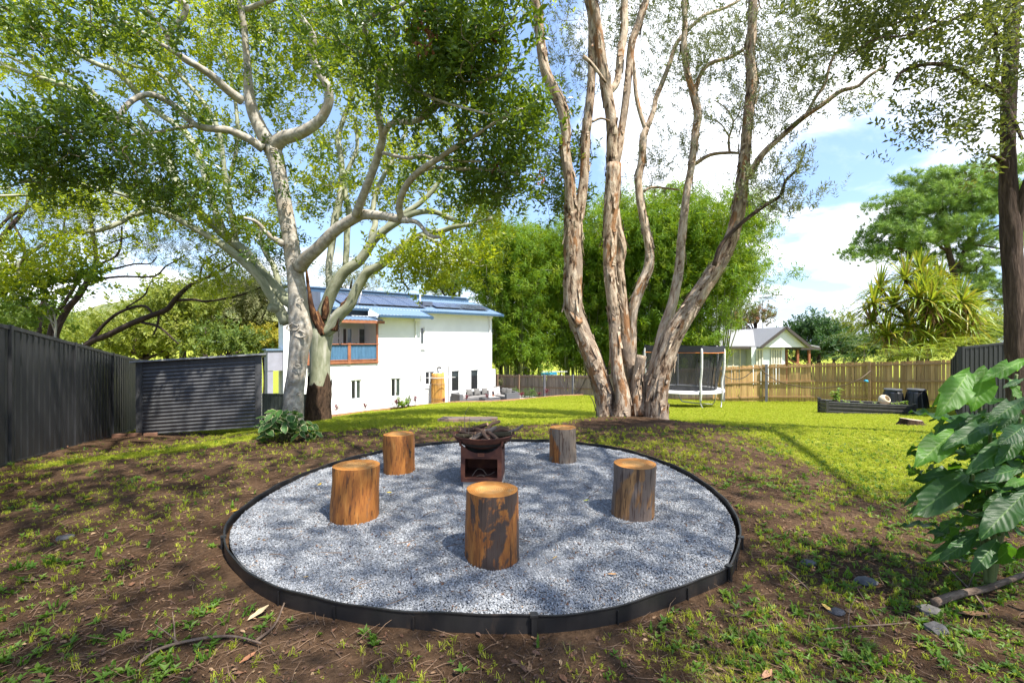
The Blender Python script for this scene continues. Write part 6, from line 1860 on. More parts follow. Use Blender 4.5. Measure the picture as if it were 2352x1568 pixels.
def pandanus():
    d = 27.0
    T = Tree('pandanus', 'spiky pandanus with yellow-green sword leaves behind the golden paling fence', (P(2110, 0, d)[0], d, -1.8), 'pandanus')
    m = leaf_mat('pandanus_blade', (0.09, 0.165, 0.018), (0.20, 0.265, 0.028), (0.46, 0.52, 0.03), 0.32, 0.4)
    my = leaf_mat('pandanus_blade_yellow', (0.28, 0.26, 0.035), (0.38, 0.31, 0.05), (0.45, 0.38, 0.03), 0.28, 0.4)
    mdead = flat('dead_frond', (0.20, 0.11, 0.055), 0.9, var=0.4)
    rg = np.random.default_rng(4)
    heads = [(2000, 700, -0.2), (2020, 770, -0.6), (2090, 660, -1.0), (2075, 700, -1.8), (2140, 700, -1.8), (2180, 750, -1.2), (2080, 640, 0.0), (2140, 655, -0.5), (2040, 700, -0.4), (2110, 690, -1.2), (2180, 690, -0.6), (2200, 730, -0.3), (2060, 750, -0.8), (2010, 740, 0.3), (2130, 740, -1.0), (2090, 720, -1.4), (2215, 765, -0.1), (2160, 640, 0.8), (2040, 660, 0.6), (2095, 780, -1.0), (2150, 780, -0.6), (2030, 780, -0.3), (2200, 690, 0.6), (2120, 620, 0.2), (2170, 720, -1.4), (2060, 690, -1.4)]
    trunkbase = np.array((P(2115, 0, d)[0], d, -1.8))
    core = P(2112, 745, d)
    T.limb3([trunkbase, core], [0.2, 0.16], M_DARKBARK, 'trunk', 9)
    for x, y, k in heads:
        h = P(x, y, d) + (0, k, 0)
        mid = trunkbase + (h - trunkbase) * 0.6 + (0, 0, -0.3)
        T.limb3([core + (h - core) * 0.25, core + (h - core) * 0.6 + (0, 0, -0.1), h], [0.10, 0.08, 0.06], M_DARKBARK, 'limb', 7)
        mb = MB(); mb2 = MB()
        for i in range(84):
            a = i * 2.4 + rg.normal(0, 0.15); e = rg.uniform(-0.45, 1.45); L = rg.uniform(1.0, 1.9); w = rg.uniform(0.08, 0.13)
            dv = np.array((math.cos(a) * math.cos(e), math.sin(a) * math.cos(e), math.sin(e)))
            sd = np.array((-math.sin(a), math.cos(a), 0)); up = np.cross(dv, sd)
            V = []
            for u, ww in ((0.03, 1.0), (0.5, 0.9), (0.8, 0.6)):
                c = h + dv * L * u + np.array((0, 0, -1)) * L * 0.35 * u ** 2.2 * math.cos(e)
                V += [c - sd * w * ww / 2, c + up * -0.018, c + sd * w * ww / 2]
            V.append(h + dv * L + np.array((0, 0, -1)) * L * 0.42 * math.cos(e))
            f = np.array([[0, 1, 4, 3], [1, 2, 5, 4], [3, 4, 7, 6], [4, 5, 8, 7]]); t = np.array([[6, 7, 9], [7, 8, 9]])
            (mb2 if rg.random() < 0.22 else mb).add(V, [f, t])
        o = mb.build('leaf_rosette', m, T.t); o2 = mb2.build('yellow_blades', my, o, world=True)
    mb = MB()
    for i in range(420):
        x, y, k = heads[rg.integers(len(heads))]
        h = P(x, y, d) + (0, k, 0)
        v = leaf_tris(h + rg.normal(0, 0.2, 3) + (0, 0, -0.2), np.array((rg.normal(0, 0.4), rg.normal(0, 0.4), -1.0)), rg.normal(0, 1, 3), rg.uniform(0.5, 1.0), 0.06, 0.4, 0.1)
        mb.add(v, [LF])
    o = mb.build('dead_fronds', mdead, T.t); o['kind'] = 'stuff'


pandanus()


def fern_bush(label, x, y, rx, ry, d, seed, mat=L_FERN, name='fern_bush', L=0.9, n=70):
    """arching feathery fronds"""
    rg = np.random.default_rng(seed); b = P(x, y, d)
    gv = float(gzf(b[0], b[1]))
    t = thing(name, label, 'shrub', (b[0], b[1], gv))
    mb = MB(); ms = MB()
    ms.tube([(b[0], b[1], gv - 0.1), (b[0], b[1], b[2])], [0.06, 0.04], 6); ms.build('stem', M_TWIG, t)
    for i in range(n):
        c = b + rg.normal(0, 1, 3) * (rx * d / F * 0.45, rx * d / F * 0.4, ry * d / F * 0.45)
        a = rg.uniform(0, 6.283); e = rg.uniform(-0.1, 0.7)
        dv = np.array((math.cos(a) * math.cos(e), math.sin(a) * math.cos(e), math.sin(e))); sd = np.array((-math.sin(a), math.cos(a), 0))
        for k in range(14):
            u = k / 13; p = c + dv * L * u + np.array((0, 0, -0.4 * L * u * u))
            for s_ in (1, -1):
                v = leaf_tris(p, sd * s_ + dv * 0.35, np.array((0, 0, 1.0)), 0.26 * L * (1 - 0.7 * abs(u - 0.4)), 0.065 * L, 0.1, 0.1)
                mb.add(v, [LF])
    o = mb.build('fronds', mat, t); o['kind'] = 'stuff'


fern_bush('bright feathery bush drooping over the golden fence below the pandanus', 2085, 812, 75, 20, 20.6, 1)
fern_bush('soft green feathery bush behind the black fence return', 2235, 795, 50, 24, 19.5, 2, generic_sprays and L_FERN)
fern_bush('pale feathery palm between cottage porch and pandanus', 1985, 790, 55, 40, 36, 3, leaf_mat('palm_frond', (0.10, 0.15, 0.06), (0.18, 0.22, 0.09), (0.2, 0.25, 0.08), 0.3, 0.5), 'palm', 2.0, 26)
fern_bush('palm crown peeping over the cottage roof beside the bamboo', 1752, 690, 26, 18, 50, 4, leaf_mat('grey_palm_frond', (0.06, 0.075, 0.04), (0.10, 0.11, 0.06), (0.12, 0.14, 0.05), 0.3, 0.5), 'palm', 2.2, 16)
fern_bush('strappy green yucca bush below the cottage porch', 1938, 822, 45, 22, 33, 5, L_DEEP, 'yucca', 1.1, 34)
# ------------------------------------------------------------------ log stools
def wood_side_mat(name, stops, stain, amt, vs=0.16, base_dark=0.0):
    m, nt, b, out = nodes_of(name)
    v = coord(nt, 'bark', (1, 1, vs))
    f = noise_node(nt, v, 22, 9, 0.72, 0.4)
    r = ramp_node(nt, stops); nt.links.new(f, r.inputs[0])
    v2 = coord(nt, 'bark', (1, 1, 0.45))
    f2 = noise_node(nt, v2, 4.5, 5, 0.6, 0.5)
    c = mixc(nt, rng(nt, f2, 0.625 - amt, 0.655 - amt), r.outputs[0], stain)
    v3 = coord(nt, 'bark', (1, 1, 0.12))
    f3 = noise_node(nt, v3, 60, 3, 0.6)
    c = mixc(nt, rng(nt, f3, 0.57, 0.64, 0, 0.75), c, (0.05, 0.018, 0.007))
    v5 = coord(nt, 'bark', (1, 1, 0.05))
    f5 = noise_node(nt, v5, 34, 4, 0.6)
    c = mixc(nt, rng(nt, f5, 0.62, 0.66, 0, 0.8), c, (0.025, 0.010, 0.005))
    v4 = coord(nt, 'bark', (1, 1, 0.6))
    f4 = noise_node(nt, v4, 7, 3, 0.5, 0.3)
    c = mixc(nt, rng(nt, f4, 0.66, 0.70, 0, 0.9), c, (0.03, 0.018, 0.012))
    nt.links.new(c, b.inputs['Base Color'])
    b.inputs['Roughness'].default_value = 0.62
    bump(nt, b, f5, 0.8, 0.012)
    return m


def wood_top_mat():
    m, nt, b, out = nodes_of('sawn_log_face')
    tc = nt.nodes.new('ShaderNodeTexCoord')
    oi = nt.nodes.new('ShaderNodeObjectInfo')
    nz = noise_node(nt, tc.outputs['Object'], 7, 3, 0.5)
    ln = nt.nodes.new('ShaderNodeVectorMath'); ln.operation = 'LENGTH'
    mp = nt.nodes.new('ShaderNodeMapping'); mp.inputs['Scale'].default_value = (1, 1, 0); mp.inputs['Location'].default_value = (0.015, 0.01, 0)
    nt.links.new(tc.outputs['Object'], mp.inputs[0]); nt.links.new(mp.outputs[0], ln.inputs[0])
    ad = nt.nodes.new('ShaderNodeMath'); ad.operation = 'MULTIPLY_ADD'; ad.inputs[1].default_value = 0.03
    nt.links.new(nz, ad.inputs[0]); nt.links.new(ln.outputs['Value'], ad.inputs[2])
    sn = nt.nodes.new('ShaderNodeMath'); sn.operation = 'MULTIPLY'; sn.inputs[1].default_value = 420
    nt.links.new(ad.outputs[0], sn.inputs[0])
    si = nt.nodes.new('ShaderNodeMath'); si.operation = 'SINE'; nt.links.new(sn.outputs[0], si.inputs[0])
    core = mixc(nt, rng(nt, ad.outputs[0], 0.105, 0.125), (0.50, 0.25, 0.065), (0.44, 0.175, 0.026))
    c = mixc(nt, rng(nt, si.outputs[0], -0.2, 1, 0.0, 0.6), core, (0.22, 0.075, 0.012))
    n2 = noise_node(nt, tc.outputs['Object'], 11, 4, 0.6)
    c = mixc(nt, rng(nt, n2, 0.55, 0.75, 0, 0.4), c, (0.62, 0.42, 0.20))
    # drying cracks that run out from the heart
    sx = nt.nodes.new('ShaderNodeSeparateXYZ'); nt.links.new(tc.outputs['Object'], sx.inputs[0])
    at2 = nt.nodes.new('ShaderNodeMath'); at2.operation = 'ARCTAN2'; nt.links.new(sx.outputs['Y'], at2.inputs[0]); nt.links.new(sx.outputs['X'], at2.inputs[1])
    cb = nt.nodes.new('ShaderNodeCombineXYZ'); nt.links.new(at2.outputs[0], cb.inputs[0]); nt.links.new(rng(nt, oi.outputs['Random'], 0, 1, 0, 50), cb.inputs[1]); nt.links.new(ln.outputs['Value'], cb.inputs[2])
    nc = noise_node(nt, cb.outputs[0], 5.5, 2, 0.5)
    c = mixc(nt, rng(nt, nc, 0.70, 0.73, 0, 0.8), c, (0.10, 0.035, 0.008))
    nt.links.new(c, b.inputs['Base Color']); b.inputs['Roughness'].default_value = 0.7
    bump(nt, b, si.outputs[0], 0.15, 0.003)
    return m


M_TOP = wood_top_mat()
O1 = [(0.30, (0.085, 0.025, 0.006)), (0.45, (0.235, 0.078, 0.013)), (0.6, (0.35, 0.135, 0.024)), (0.75, (0.46, 0.225, 0.065))]
O2 = [(0.30, (0.065, 0.030, 0.013)), (0.45, (0.18, 0.088, 0.033)), (0.6, (0.30, 0.155, 0.055)), (0.75, (0.42, 0.22, 0.07))]


def log_stool(label, x, y, r0, r1, h, mat, lean=(0, 0), seed=0, knots=()):
    t = thing('log_stool', label, 'stool', (x, y, 0), 'log stools standing on the gravel')
    rg = np.random.default_rng(seed)
    n, m = 40, 14
    V, A = [], []
    ph = rg.uniform(0, 6.28, 6)
    for i in range(m + 1):
        u = i / m; z = -0.02 + (h + 0.02) * u
        for j in range(n):
            a = j / n * 6.28318
            r = (r0 * (1 - u) + r1 * u) * (1 + 0.034 * math.sin(2 * a + ph[0]) + 0.020 * math.sin(3 * a + ph[1] + u) + 0.008 * math.sin(5 * a + ph[2] - u * 2) + 0.010 * math.sin(u * 6 + ph[3]))
            r *= 1 + 0.030 * mnoise.noise((math.cos(a) * 3 + seed, math.sin(a) * 3, u * 2)) + 0.006 * mnoise.noise((math.cos(a) * 14 + seed, math.sin(a) * 14, u * 3))
            for ka, ku, kr in knots: r *= 1 + 0.05 * math.exp(-(((a - ka) / 0.22) ** 2 + ((u - ku) / 0.10) ** 2))
            if u > 0.99: r *= 0.988
            V.append((math.cos(a) * r + lean[0] * u, math.sin(a) * r + lean[1] * u, z)); A.append((math.cos(a) * r0 + seed * 3.3, math.sin(a) * r0, z))
    i = np.arange(m)[:, None] * n; j = np.arange(n)[None]; k = (j + 1) % n
    q = np.stack([i + j, i + k, i + n + k, i + n + j], 2).reshape(-1, 4)
    o = link('log', mesh_np('log', np.array(V), [q], {'bark': np.array(A)}, smooth=True), mat, t, world=False)
    top = np.array(V[-n:])
    c = top.mean(0)
    Vt = [c] + [c + (p - c) * 0.55 + (0, 0, rg.normal(0, 0.001)) for p in top] + [p for p in top]
    tri = np.array([[0, 1 + a, 1 + (a + 1) % n] for a in range(n)]); qq = np.array([[1 + a, 1 + n + a, 1 + n + (a + 1) % n, 1 + (a + 1) % n] for a in range(n)])
    Vt = np.array(Vt) - c
    f = link('sawn_face', mesh_np('sawn_face', Vt, [tri, qq]), M_TOP, t, world=False)
    f.location = tuple(c + np.array((0, 0, 0.0005)))
    return t


log_stool('nearest log stool in front of the fire pit with dark bark stains', -0.14, 3.235, 0.190, 0.183, 0.467, wood_side_mat('stained_log', O1, (0.055, 0.034, 0.025), 0.15), seed=1, knots=((5.3, 0.45, 0), (4.75, 0.12, 0), (3.6, 0.5, 0)))
log_stool('front left log stool of clean bright orange wood with one dark knot near its top', -1.356, 3.97, 0.193, 0.190, 0.44, wood_side_mat('clean_log', O1, (0.20, 0.085, 0.03), 0.02), (0.02, 0.0), seed=2, knots=((5.6, 0.8, 0),))
log_stool('back left log stool of reddish orange wood behind the clean orange one', -1.32, 5.386, 0.176, 0.172, 0.424, wood_side_mat('reddish_log', O1, (0.24, 0.10, 0.035), 0.06), seed=3)
log_stool('back right log stool with a grey weathered side, nearest the paperbark', 0.646, 5.85, 0.174, 0.168, 0.414, wood_side_mat('grey_log', O1, (0.17, 0.13, 0.095), 0.15, 0.12), seed=4)
log_stool('front right log stool of brown-grey wood turning orange at its foot', 1.06, 4.045, 0.188, 0.186, 0.432, wood_side_mat('brown_log', O2, (0.13, 0.095, 0.075), 0.10), (0.02, 0), seed=5, knots=((4.5, 0.5, 0),))


# ------------------------------------------------------------------ fire pit
def fire_pit():
    M_RUST = mat_simple('rusted_steel', [(0.25, (0.040, 0.012, 0.008)), (0.5, (0.085, 0.026, 0.015)), (0.7, (0.15, 0.050, 0.024)), (0.85, (0.22, 0.09, 0.04))], 9, rough=0.8, bmp=0.15, kind='object', detail=9)
    M_SOOT = flat('sooty_steel', (0.012, 0.008, 0.007), 0.9)
    cx, cy, rz = -0.305, 4.965, math.radians(-3.5)
    t = thing('fire_pit', 'rusty steel fire pit bowl on a square box stand in the gravel circle', 'fire pit', (cx, cy, 0), rz=rz)
    w = 0.212
    # paver under it
    mb = MB(); mb.box(-0.19, 0.22, -0.20, 0.22, -0.02, 0.05); mb.build('base_paver', M_CONC, t, world=False)
    z0, z1 = 0.052, 0.45
    th = 0.004
    # front plate with opening and a curved cradle cut
    ox, oz0, oz1 = 0.168, 0.095, 0.292
    def arch(x): return z1 - 0.0 - 0.105 * max(0, 1 - (x / (w - 0.004)) ** 2) ** 0.8
    def plate(y, opening, name, flip=1):
        mb = MB()
        xs = list(np.linspace(-w, w, 25))
        if opening: xs = sorted(set([round(v, 4) for v in xs] + [-ox, ox]))
        for a, b in zip(xs[:-1], xs[1:]):
            segs = [(z0, z0, arch(a), arch(b))]
            if opening and a >= -ox - 1e-6 and b <= ox + 1e-6: segs = [(z0, z0, oz0, oz0), (oz1, oz1, arch(a), arch(b))]
            for a0, b0, a1, b1 in segs:
                mb.hexa([(a, y, a0), (b, y, b0), (b, y + th, b0), (a, y + th, a0), (a, y, a1), (b, y, b1), (b, y + th, b1), (a, y + th, a1)])
        return mb.build(name, M_RUST, t, world=False)
    fp = plate(-w, True, 'front_plate')
    plate(w - th, False, 'back_plate')
    for s in (-1, 1):
        mb = MB()
        ys = np.linspace(-w + th + 0.001, w - th - 0.001, 17)
        for a, b in zip(ys[:-1], ys[1:]):
            f = lambda y: z1 - 0.105 * max(0, 1 - (y / (w - 0.004)) ** 2) ** 0.8
            x0, x1 = (w - th, w) if s > 0 else (-w, -w + th)
            mb.hexa([(x0, a, z0), (x1, a, z0), (x1, b, z0), (x0, b, z0), (x0, a, f(a)), (x1, a, f(a)), (x1, b, f(b)), (x0, b, f(b))])
        mb.build('side_plate', M_RUST, t, world=False)
    mb = MB(); mb.box(-w + th, w - th, -w + th, w - th, z0 + 0.002, z0 + 0.03); mb.build('box_floor', M_RUST, t, world=False)
    mb = MB(); mb.box(-w + 0.02, w - 0.02, -w + 0.02, w - 0.02, z1 - 0.12, z1 - 0.115); mb.build('inner_shelf', M_SOOT, t, world=False)
    mb = MB()
    for a, b, c, d in ((-ox, ox, oz0 - 0.012, oz0), (-ox, ox, oz1, oz1 + 0.008)): mb.box(a, b, -w - 0.004, -w - 0.0005, c, d)
    mb.build('opening_rim', M_RUST, t, world=False)
    # raised maker's plate
    mb = MB(); mb.box(-0.037, 0.037, -w - 0.004, -w - 0.0005, 0.315, 0.353); pl = mb.build('nameplate', mat_simple('bright_rust', [(0.3, (0.17, 0.05, 0.022)), (0.7, (0.26, 0.09, 0.04))], 30, rough=0.7), t, world=False)
    mb = MB()
    for a, b, c, d in ((-0.037, 0.037, 0.315, 0.318), (-0.037, 0.037, 0.350, 0.353), (-0.037, -0.034, 0.3185, 0.3495), (0.034, 0.037, 0.3185, 0.3495)): mb.box(a, b, -w - 0.0065, -w - 0.0042, c, d)
    for k in range(4): mb.box(-0.02 + k * 0.011, -0.014 + k * 0.011, -w - 0.006, -w - 0.0042, 0.326, 0.341)
    mb.build('plate_lettering', M_RUST, pl, world=False)
    # bowl
    R, H_ = 0.325, 0.155
    prof = [(0.001, 0.0)]
    for k in range(1, 11):
        u = k / 10; prof.append((R * math.sin(u * 1.25) / math.sin(1.25), H_ * (1 - math.cos(u * 1.25)) / (1 - math.cos(1.25))))
    inner = [(r * 0.985, z + 0.008) for r, z in prof[::-1]]
    mb = MB(); mb.lathe(prof + [(R + 0.008, H_ + 0.002), (R + 0.008, H_ + 0.008), (R * 0.985, H_ + 0.008)] + inner[1:], 56, (0, 0, 0.352)); mb.build('bowl', M_RUST, t, smooth=False, world=False)
    for s in (-1, 1):
        mb = MB(); mb.hexa([(s * 0.2, -0.22, 0.42), (s * 0.225, -0.22, 0.42), (s * 0.225, -0.2, 0.42), (s * 0.2, -0.2, 0.42), (s * 0.212, -0.225, 0.475), (s * 0.232, -0.225, 0.475), (s * 0.232, -0.2, 0.475), (s * 0.212, -0.2, 0.475)]); mb.build('bracket', M_RUST, t, world=False)
    mb = MB(); mb.lathe([(0.001, 0.40), (0.24, 0.415), (0.29, 0.45)], 30); o = mb.build('ash_bed', flat('ash_and_bark', (0.03, 0.022, 0.018), 0.95, var=0.5, scale=30), t, world=False)
    # firewood: each stick a thing of its own
    mk = lambda nm, st: bark_mat(nm, st, 0.25, 30, 0.9, 0.9, bdist=0.02)
    W = [mk('brown_stick', [(0.3, (0.035, 0.02, 0.014)), (0.55, (0.10, 0.06, 0.042)), (0.8, (0.20, 0.135, 0.095))]),
         mk('grey_stick', [(0.3, (0.05, 0.04, 0.033)), (0.55, (0.15, 0.12, 0.10)), (0.8, (0.30, 0.25, 0.21))]),
         mk('mossy_stick', [(0.3, (0.018, 0.015, 0.010)), (0.55, (0.055, 0.045, 0.025)), (0.8, (0.14, 0.11, 0.06))])]
    fresh = flat('broken_wood', (0.36, 0.22, 0.12), 0.8, var=0.3)
    z = 1.5
    ST = [  # label, points in frame with depth offsets, radius, material
        ('long bent stick rising to the right on top of the firewood pile', [(1096, 1009, 4.90), (1116, 993, 4.95), (1128, 975, 4.98), (1148, 967, 5.0)], 0.024, 0),
        ('thin grey stick poking out over the right rim of the bowl', [(1158, 999, 4.95), (1175, 990, 5.0), (1188, 985, 5.02), (1201, 976, 5.05)], 0.018, 1),
        ('thick brown stick lying across the back left of the bowl', [(1058, 987, 5.08), (1085, 986, 5.08), (1110, 977, 5.06), (1120, 974, 5.04)], 0.030, 0),
        ('dark mossy log lying at the right of the bowl', [(1128, 1001, 4.86), (1150, 998, 4.88), (1174, 996, 4.92)], 0.036, 2),
        ('smooth brown branch lying behind the mossy log', [(1128, 995, 5.0), (1140, 988, 5.04), (1155, 987, 5.08), (1178, 991, 5.1)], 0.030, 0),
        ('broken pale-ended stick pointing at the front left stool', [(1080, 1011, 4.74), (1092, 1004, 4.80), (1106, 996, 4.86), (1118, 992, 4.9)], 0.026, 1),
        ('short crooked stick with a broken end above the nameplate', [(1141, 1008, 4.74), (1133, 1001, 4.78), (1124, 994, 4.84), (1112, 990, 4.9), (1090, 984, 4.96)], 0.024, 0),
        ('rough dark stick along the left rim of the bowl', [(1046, 1001, 4.84), (1064, 1001, 4.84), (1084, 1001, 4.86)], 0.028, 2),
        ('brown stick lying left of the pile above the rough dark one', [(1058, 990, 4.98), (1074, 996, 4.96), (1092, 996, 4.94)], 0.026, 0),
        ('grey forked stick in the middle of the pile', [(1112, 990, 4.88), (1124, 989, 4.9), (1136, 983, 4.94), (1140, 981, 4.95)], 0.026, 1),
        ('brown stick pointing to the front in the middle of the bowl', [(1108, 990, 4.82), (1116, 1002, 4.74), (1124, 1010, 4.68)], 0.024, 0),
        ('brown stick hidden under the crooked one', [(1100, 994, 4.9), (1094, 1000, 4.84), (1086, 1008, 4.76)], 0.022, 0),
        ('dark stick at the back right of the bowl', [(1120, 985, 5.12), (1150, 982, 5.14), (1168, 984, 5.16)], 0.022, 2)]
    for lb, tr, r, mi in ST:
        pts = np.array([P(a, b, d) for a, b, d in tr]); n = len(pts)
        s = thing('firewood_stick', lb, 'stick', tuple(pts[0]), 'sticks piled in the fire pit bowl')
        mb = MB(); mb.tube(pts, np.linspace(r, r * 0.75, n), 10, 5, 0.10, False); mb.build('stick_bark', W[mi], s, smooth=True)
        mb = MB()
        for e, q in ((0, 1), (-1, -2)):
            d = pts[e] - pts[q]; d /= np.linalg.norm(d)
            mb.tube([pts[e] - d * 0.004, pts[e] + d * 0.003], [(r if e == 0 else r * 0.75) * 0.97] * 2, 8)
        mb.build('broken_end', fresh, s)
    # fine twigs: two upright shoots and scraps
    for lb, tr in (('tall thin dry shoot with a bent tip rising from the bowl', [(1069, 992, 4.9), (1067, 975, 4.9), (1068, 955, 4.88), (1071, 944, 4.86), (1076, 936, 4.85), (1081, 933, 4.84)]),
                   ('short thin dry shoot beside the tall bent one', [(1075, 1000, 4.85), (1077, 985, 4.86), (1078, 972, 4.86), (1079, 958, 4.86)])):
        pts = np.array([P(*q) for q in tr]); mb = MB(); mb.tube(pts, np.linspace(0.004, 0.0015, len(pts)), 5, 3)
        o = mb.build('dry_shoot', M_TWIG, None); tag(o, lb, 'twig')
    mb = MB(); rg = np.random.default_rng(4)
    for k in range(26):
        a = rg.uniform(0, 6.28); r = rg.uniform(0.05, 0.27); c = np.array((cx + math.cos(a) * r, cy + math.sin(a) * r, 0.47 + 0.05 * r))
        d = rg.normal(0, 1, 3) * (1, 1, 0.25); d /= np.linalg.norm(d); L = rg.uniform(0.08, 0.22)
        mb.tube([c, c + d * L * 0.5 + rg.normal(0, 0.012, 3), c + d * L], [0.004, 0.003, 0.0015], 4, 2)
    o = mb.build('kindling', M_TWIG, None); tag(o, 'tangle of thin kindling twigs among the firewood', 'kindling', None, 'stuff')
    mb = MB()
    for pts in ([(-0.11, -0.12, 0.085), (-0.06, -0.1, 0.15), (0.0, -0.11, 0.155), (0.05, -0.12, 0.10)], [(-0.06, -0.14, 0.09), (0.0, -0.15, 0.11), (0.03, -0.15, 0.088)], [(0.02, -0.1, 0.09), (0.09, -0.12, 0.11), (0.13, -0.13, 0.14)]):
        R3 = Matrix.Rotation(rz, 3, 'Z')
        mb.tube([np.array(R3 @ Vector(p)) + (cx, cy, 0) for p in pts], [0.003] * len(pts), 5, 3)
    o = mb.build('kindling', M_TWIG, None); tag(o, 'few thin twigs lying inside the box under the fire bowl', 'kindling', None, 'stuff')


fire_pit()


# ------------------------------------------------------------------ brick pad behind the fire pit
def brick_pad():
    a, b = P(1016, 975, 10.2), P(1128, 968, 10.3)
    gzv = float(gz((a[0] + b[0]) / 2, 10.2))
    t = thing('brick_paving', 'small low pad of brown brick pavers behind the fire pit', 'paving', ((a[0] + b[0]) / 2, 10.2, gzv))
    me = None; r = random.Random(3)
    mats = [flat('brick_paver_' + k, c, 0.9, var=0.25) for k, c in (('brown', (0.13, 0.085, 0.065)), ('pink', (0.185, 0.12, 0.095)), ('grey', (0.12, 0.10, 0.09)))]
    prot = []
    for m in mats:
        mb = MB(); mb.hexa([(-0.11, -0.055, 0), (0.11, -0.055, 0), (0.11, 0.055, 0), (-0.11, 0.055, 0), (-0.107, -0.052, 0.065), (0.107, -0.052, 0.065), (0.107, 0.052, 0.065), (-0.107, 0.052, 0.065)])
        k = mb.mesh('brick'); k.materials.append(m); prot.append(k)
    for j in range(7):
        for i in range(5):
            o = bpy.data.objects.new('brick', r.choice(prot)); COL.objects.link(o); o.parent = t
            x = (i - 2) * 0.228 + (0.114 if j % 2 else 0); y = (j - 3) * 0.118 - 0.1
            o.location = (x, y, float(gz(t.location.x + x, t.location.y + y)) - gzv + 0.012 + r.uniform(-0.004, 0.004)); o.rotation_euler = (0, 0, r.gauss(0, 0.012))


brick_pad()


# ------------------------------------------------------------------ trampoline
def trampoline():
    cx, cy = 7.0, 19.0; R = 1.56; g = float(gz(cx, cy)) + 0.0
    t = thing('trampoline', 'round trampoline with grey legs, white rim and black safety net', 'trampoline', (cx, cy, g))
    M_PIPE = flat('galvanised_pipe', (0.50, 0.50, 0.50), 0.4, metal=0.5, var=0.1)
    M_FOAM = mat_simple('grey_white_foam_sleeve', [(0.3, (0.42, 0.41, 0.40)), (0.7, (0.66, 0.65, 0.63))], 14, (1, 1, 1), 0.7, 0.4, 'world')
    M_PAD = flat('pale_pad', (0.60, 0.60, 0.60), 0.6, var=0.1)
    M_MAT = flat('black_mat', (0.016, 0.016, 0.017), 0.6)
    zm = 0.76; zt = 2.55
    def c(a, r, z): return np.array((cx + r * math.cos(a), cy + r * math.sin(a), g + z))
    n = 48; th = np.arange(n + 1) / n * 2 * math.pi
    # mat
    V = [c(0, 0, zm - 0.02)] + [c(a, R - 0.22, zm) for a in th[:-1]]
    mb = MB(); mb.add(V, [np.array([[0, 1 + i, 1 + (i + 1) % n] for i in range(n)])]); mb.build('jumping_mat', M_MAT, t)
    mb = MB(); mb.lathe([(R - 0.26, zm + 0.02), (R - 0.1, zm + 0.05), (R + 0.04, zm + 0.02), (R + 0.05, zm - 0.06)], n, (cx, cy, g)); mb.build('rim_pad', M_PAD, t, smooth=True)
    mb = MB(); mb.tube([c(a, R, zm - 0.05) for a in th], [0.025] * (n + 1), 6, 1, 0, False); mb.build('rim_frame', M_PIPE, t, smooth=True)
    poles = [math.radians(k) for k in (-88, -42, -10, 62, 118, 172, 215)]
    poles = [math.radians(k) for k in (-86, -46, 14, 76, 134, 194)]
    # W legs: two feet joined by a ground bar
    for k in range(3):
        a0, a1 = poles[2 * k], poles[2 * k + 1]
        am = (a0 + a1) / 2
        p = [c(a0, R + 0.02, zm - 0.05), c(a0, R + 0.03, 0.35), c(a0 + 0.10, R + 0.06, 0.06), c(a0 + 0.2, R + 0.02, 0.025), c(am, R - 0.16, 0.025), c(a1 - 0.2, R + 0.02, 0.025), c(a1 - 0.10, R + 0.06, 0.06), c(a1, R + 0.03, 0.35), c(a1, R + 0.02, zm - 0.05)]
        mb = MB(); mb.tube(p, [0.024] * len(p), 8, 4); mb.build('leg_frame', M_PIPE, t, smooth=True)
    for a in poles:
        mb = MB(); p = [c(a, R + 0.06, zm - 0.35), c(a, R + 0.07, zm), c(a, R + 0.05, zm + 0.4), c(a, R + 0.13, zm + 0.85), c(a, R + 0.14, zt - 0.25), c(a, R + 0.10, zt - 0.05)]
        mb.tube(p, [0.022, 0.045, 0.045, 0.045, 0.045, 0.03], 8, 4, 0.05); mb.build('pole', M_FOAM, t, smooth=True)
    # net: see-through black cloth
    m, nt, b, out = nodes_of('black_net')
    tr = nt.nodes.new('ShaderNodeBsdfTransparent'); mx = nt.nodes.new('ShaderNodeMixShader'); mx.inputs[0].default_value = 0.62
    b.inputs['Base Color'].default_value = (0.02, 0.02, 0.022, 1); b.inputs['Roughness'].default_value = 0.8
    nt.links.new(tr.outputs[0], mx.inputs[1]); nt.links.new(b.outputs[0], mx.inputs[2]); nt.links.new(mx.outputs[0], out.inputs[0])
    rr = lambda i, k: R - 0.24 + (0.22 if i else 0.0) - 0.05 * (math.cos(6 * (k - poles[0])) < 0.2)
    V = [c(a, R - 0.26 + 0.02 * math.sin(9 * a), zm + 0.03) for a in th[:-1]] + [c(a, R - 0.14 + 0.05 * math.cos(6 * (a - poles[0])), zm + 0.9) for a in th[:-1]] + [c(a, R + 0.0 + 0.06 * math.cos(6 * (a - poles[0])), zt - 0.25) for a in th[:-1]]
    q = np.concatenate([np.array([[r * n + i, r * n + (i + 1) % n, (r + 1) * n + (i + 1) % n, (r + 1) * n + i] for i in range(n)]) for r in range(2)])
    mb = MB(); mb.add(V, [q]); mb.build('safety_net', m, t, smooth=True)
    # darker seams of the net
    mb = MB()
    for a in [p + 0.52 for p in poles] + [p + 0.06 for p in poles]: mb.tube([c(a, R - 0.27, zm + 0.03), c(a + 0.02, R - 0.16, zm + 0.9), c(a, R - 0.03, zt - 0.25)], [0.02] * 3, 5, 3)
    mb.build('net_seams', M_MAT, t)
    # band round the top, straight between the poles
    M_BAND = flat('black_vinyl', (0.020, 0.020, 0.022), 0.35)
    top = [c(a, R + 0.16, zt) for a in poles]; bot = [c(a, R + 0.17, zt - 0.27) for a in poles]
    V, Fq = [], []
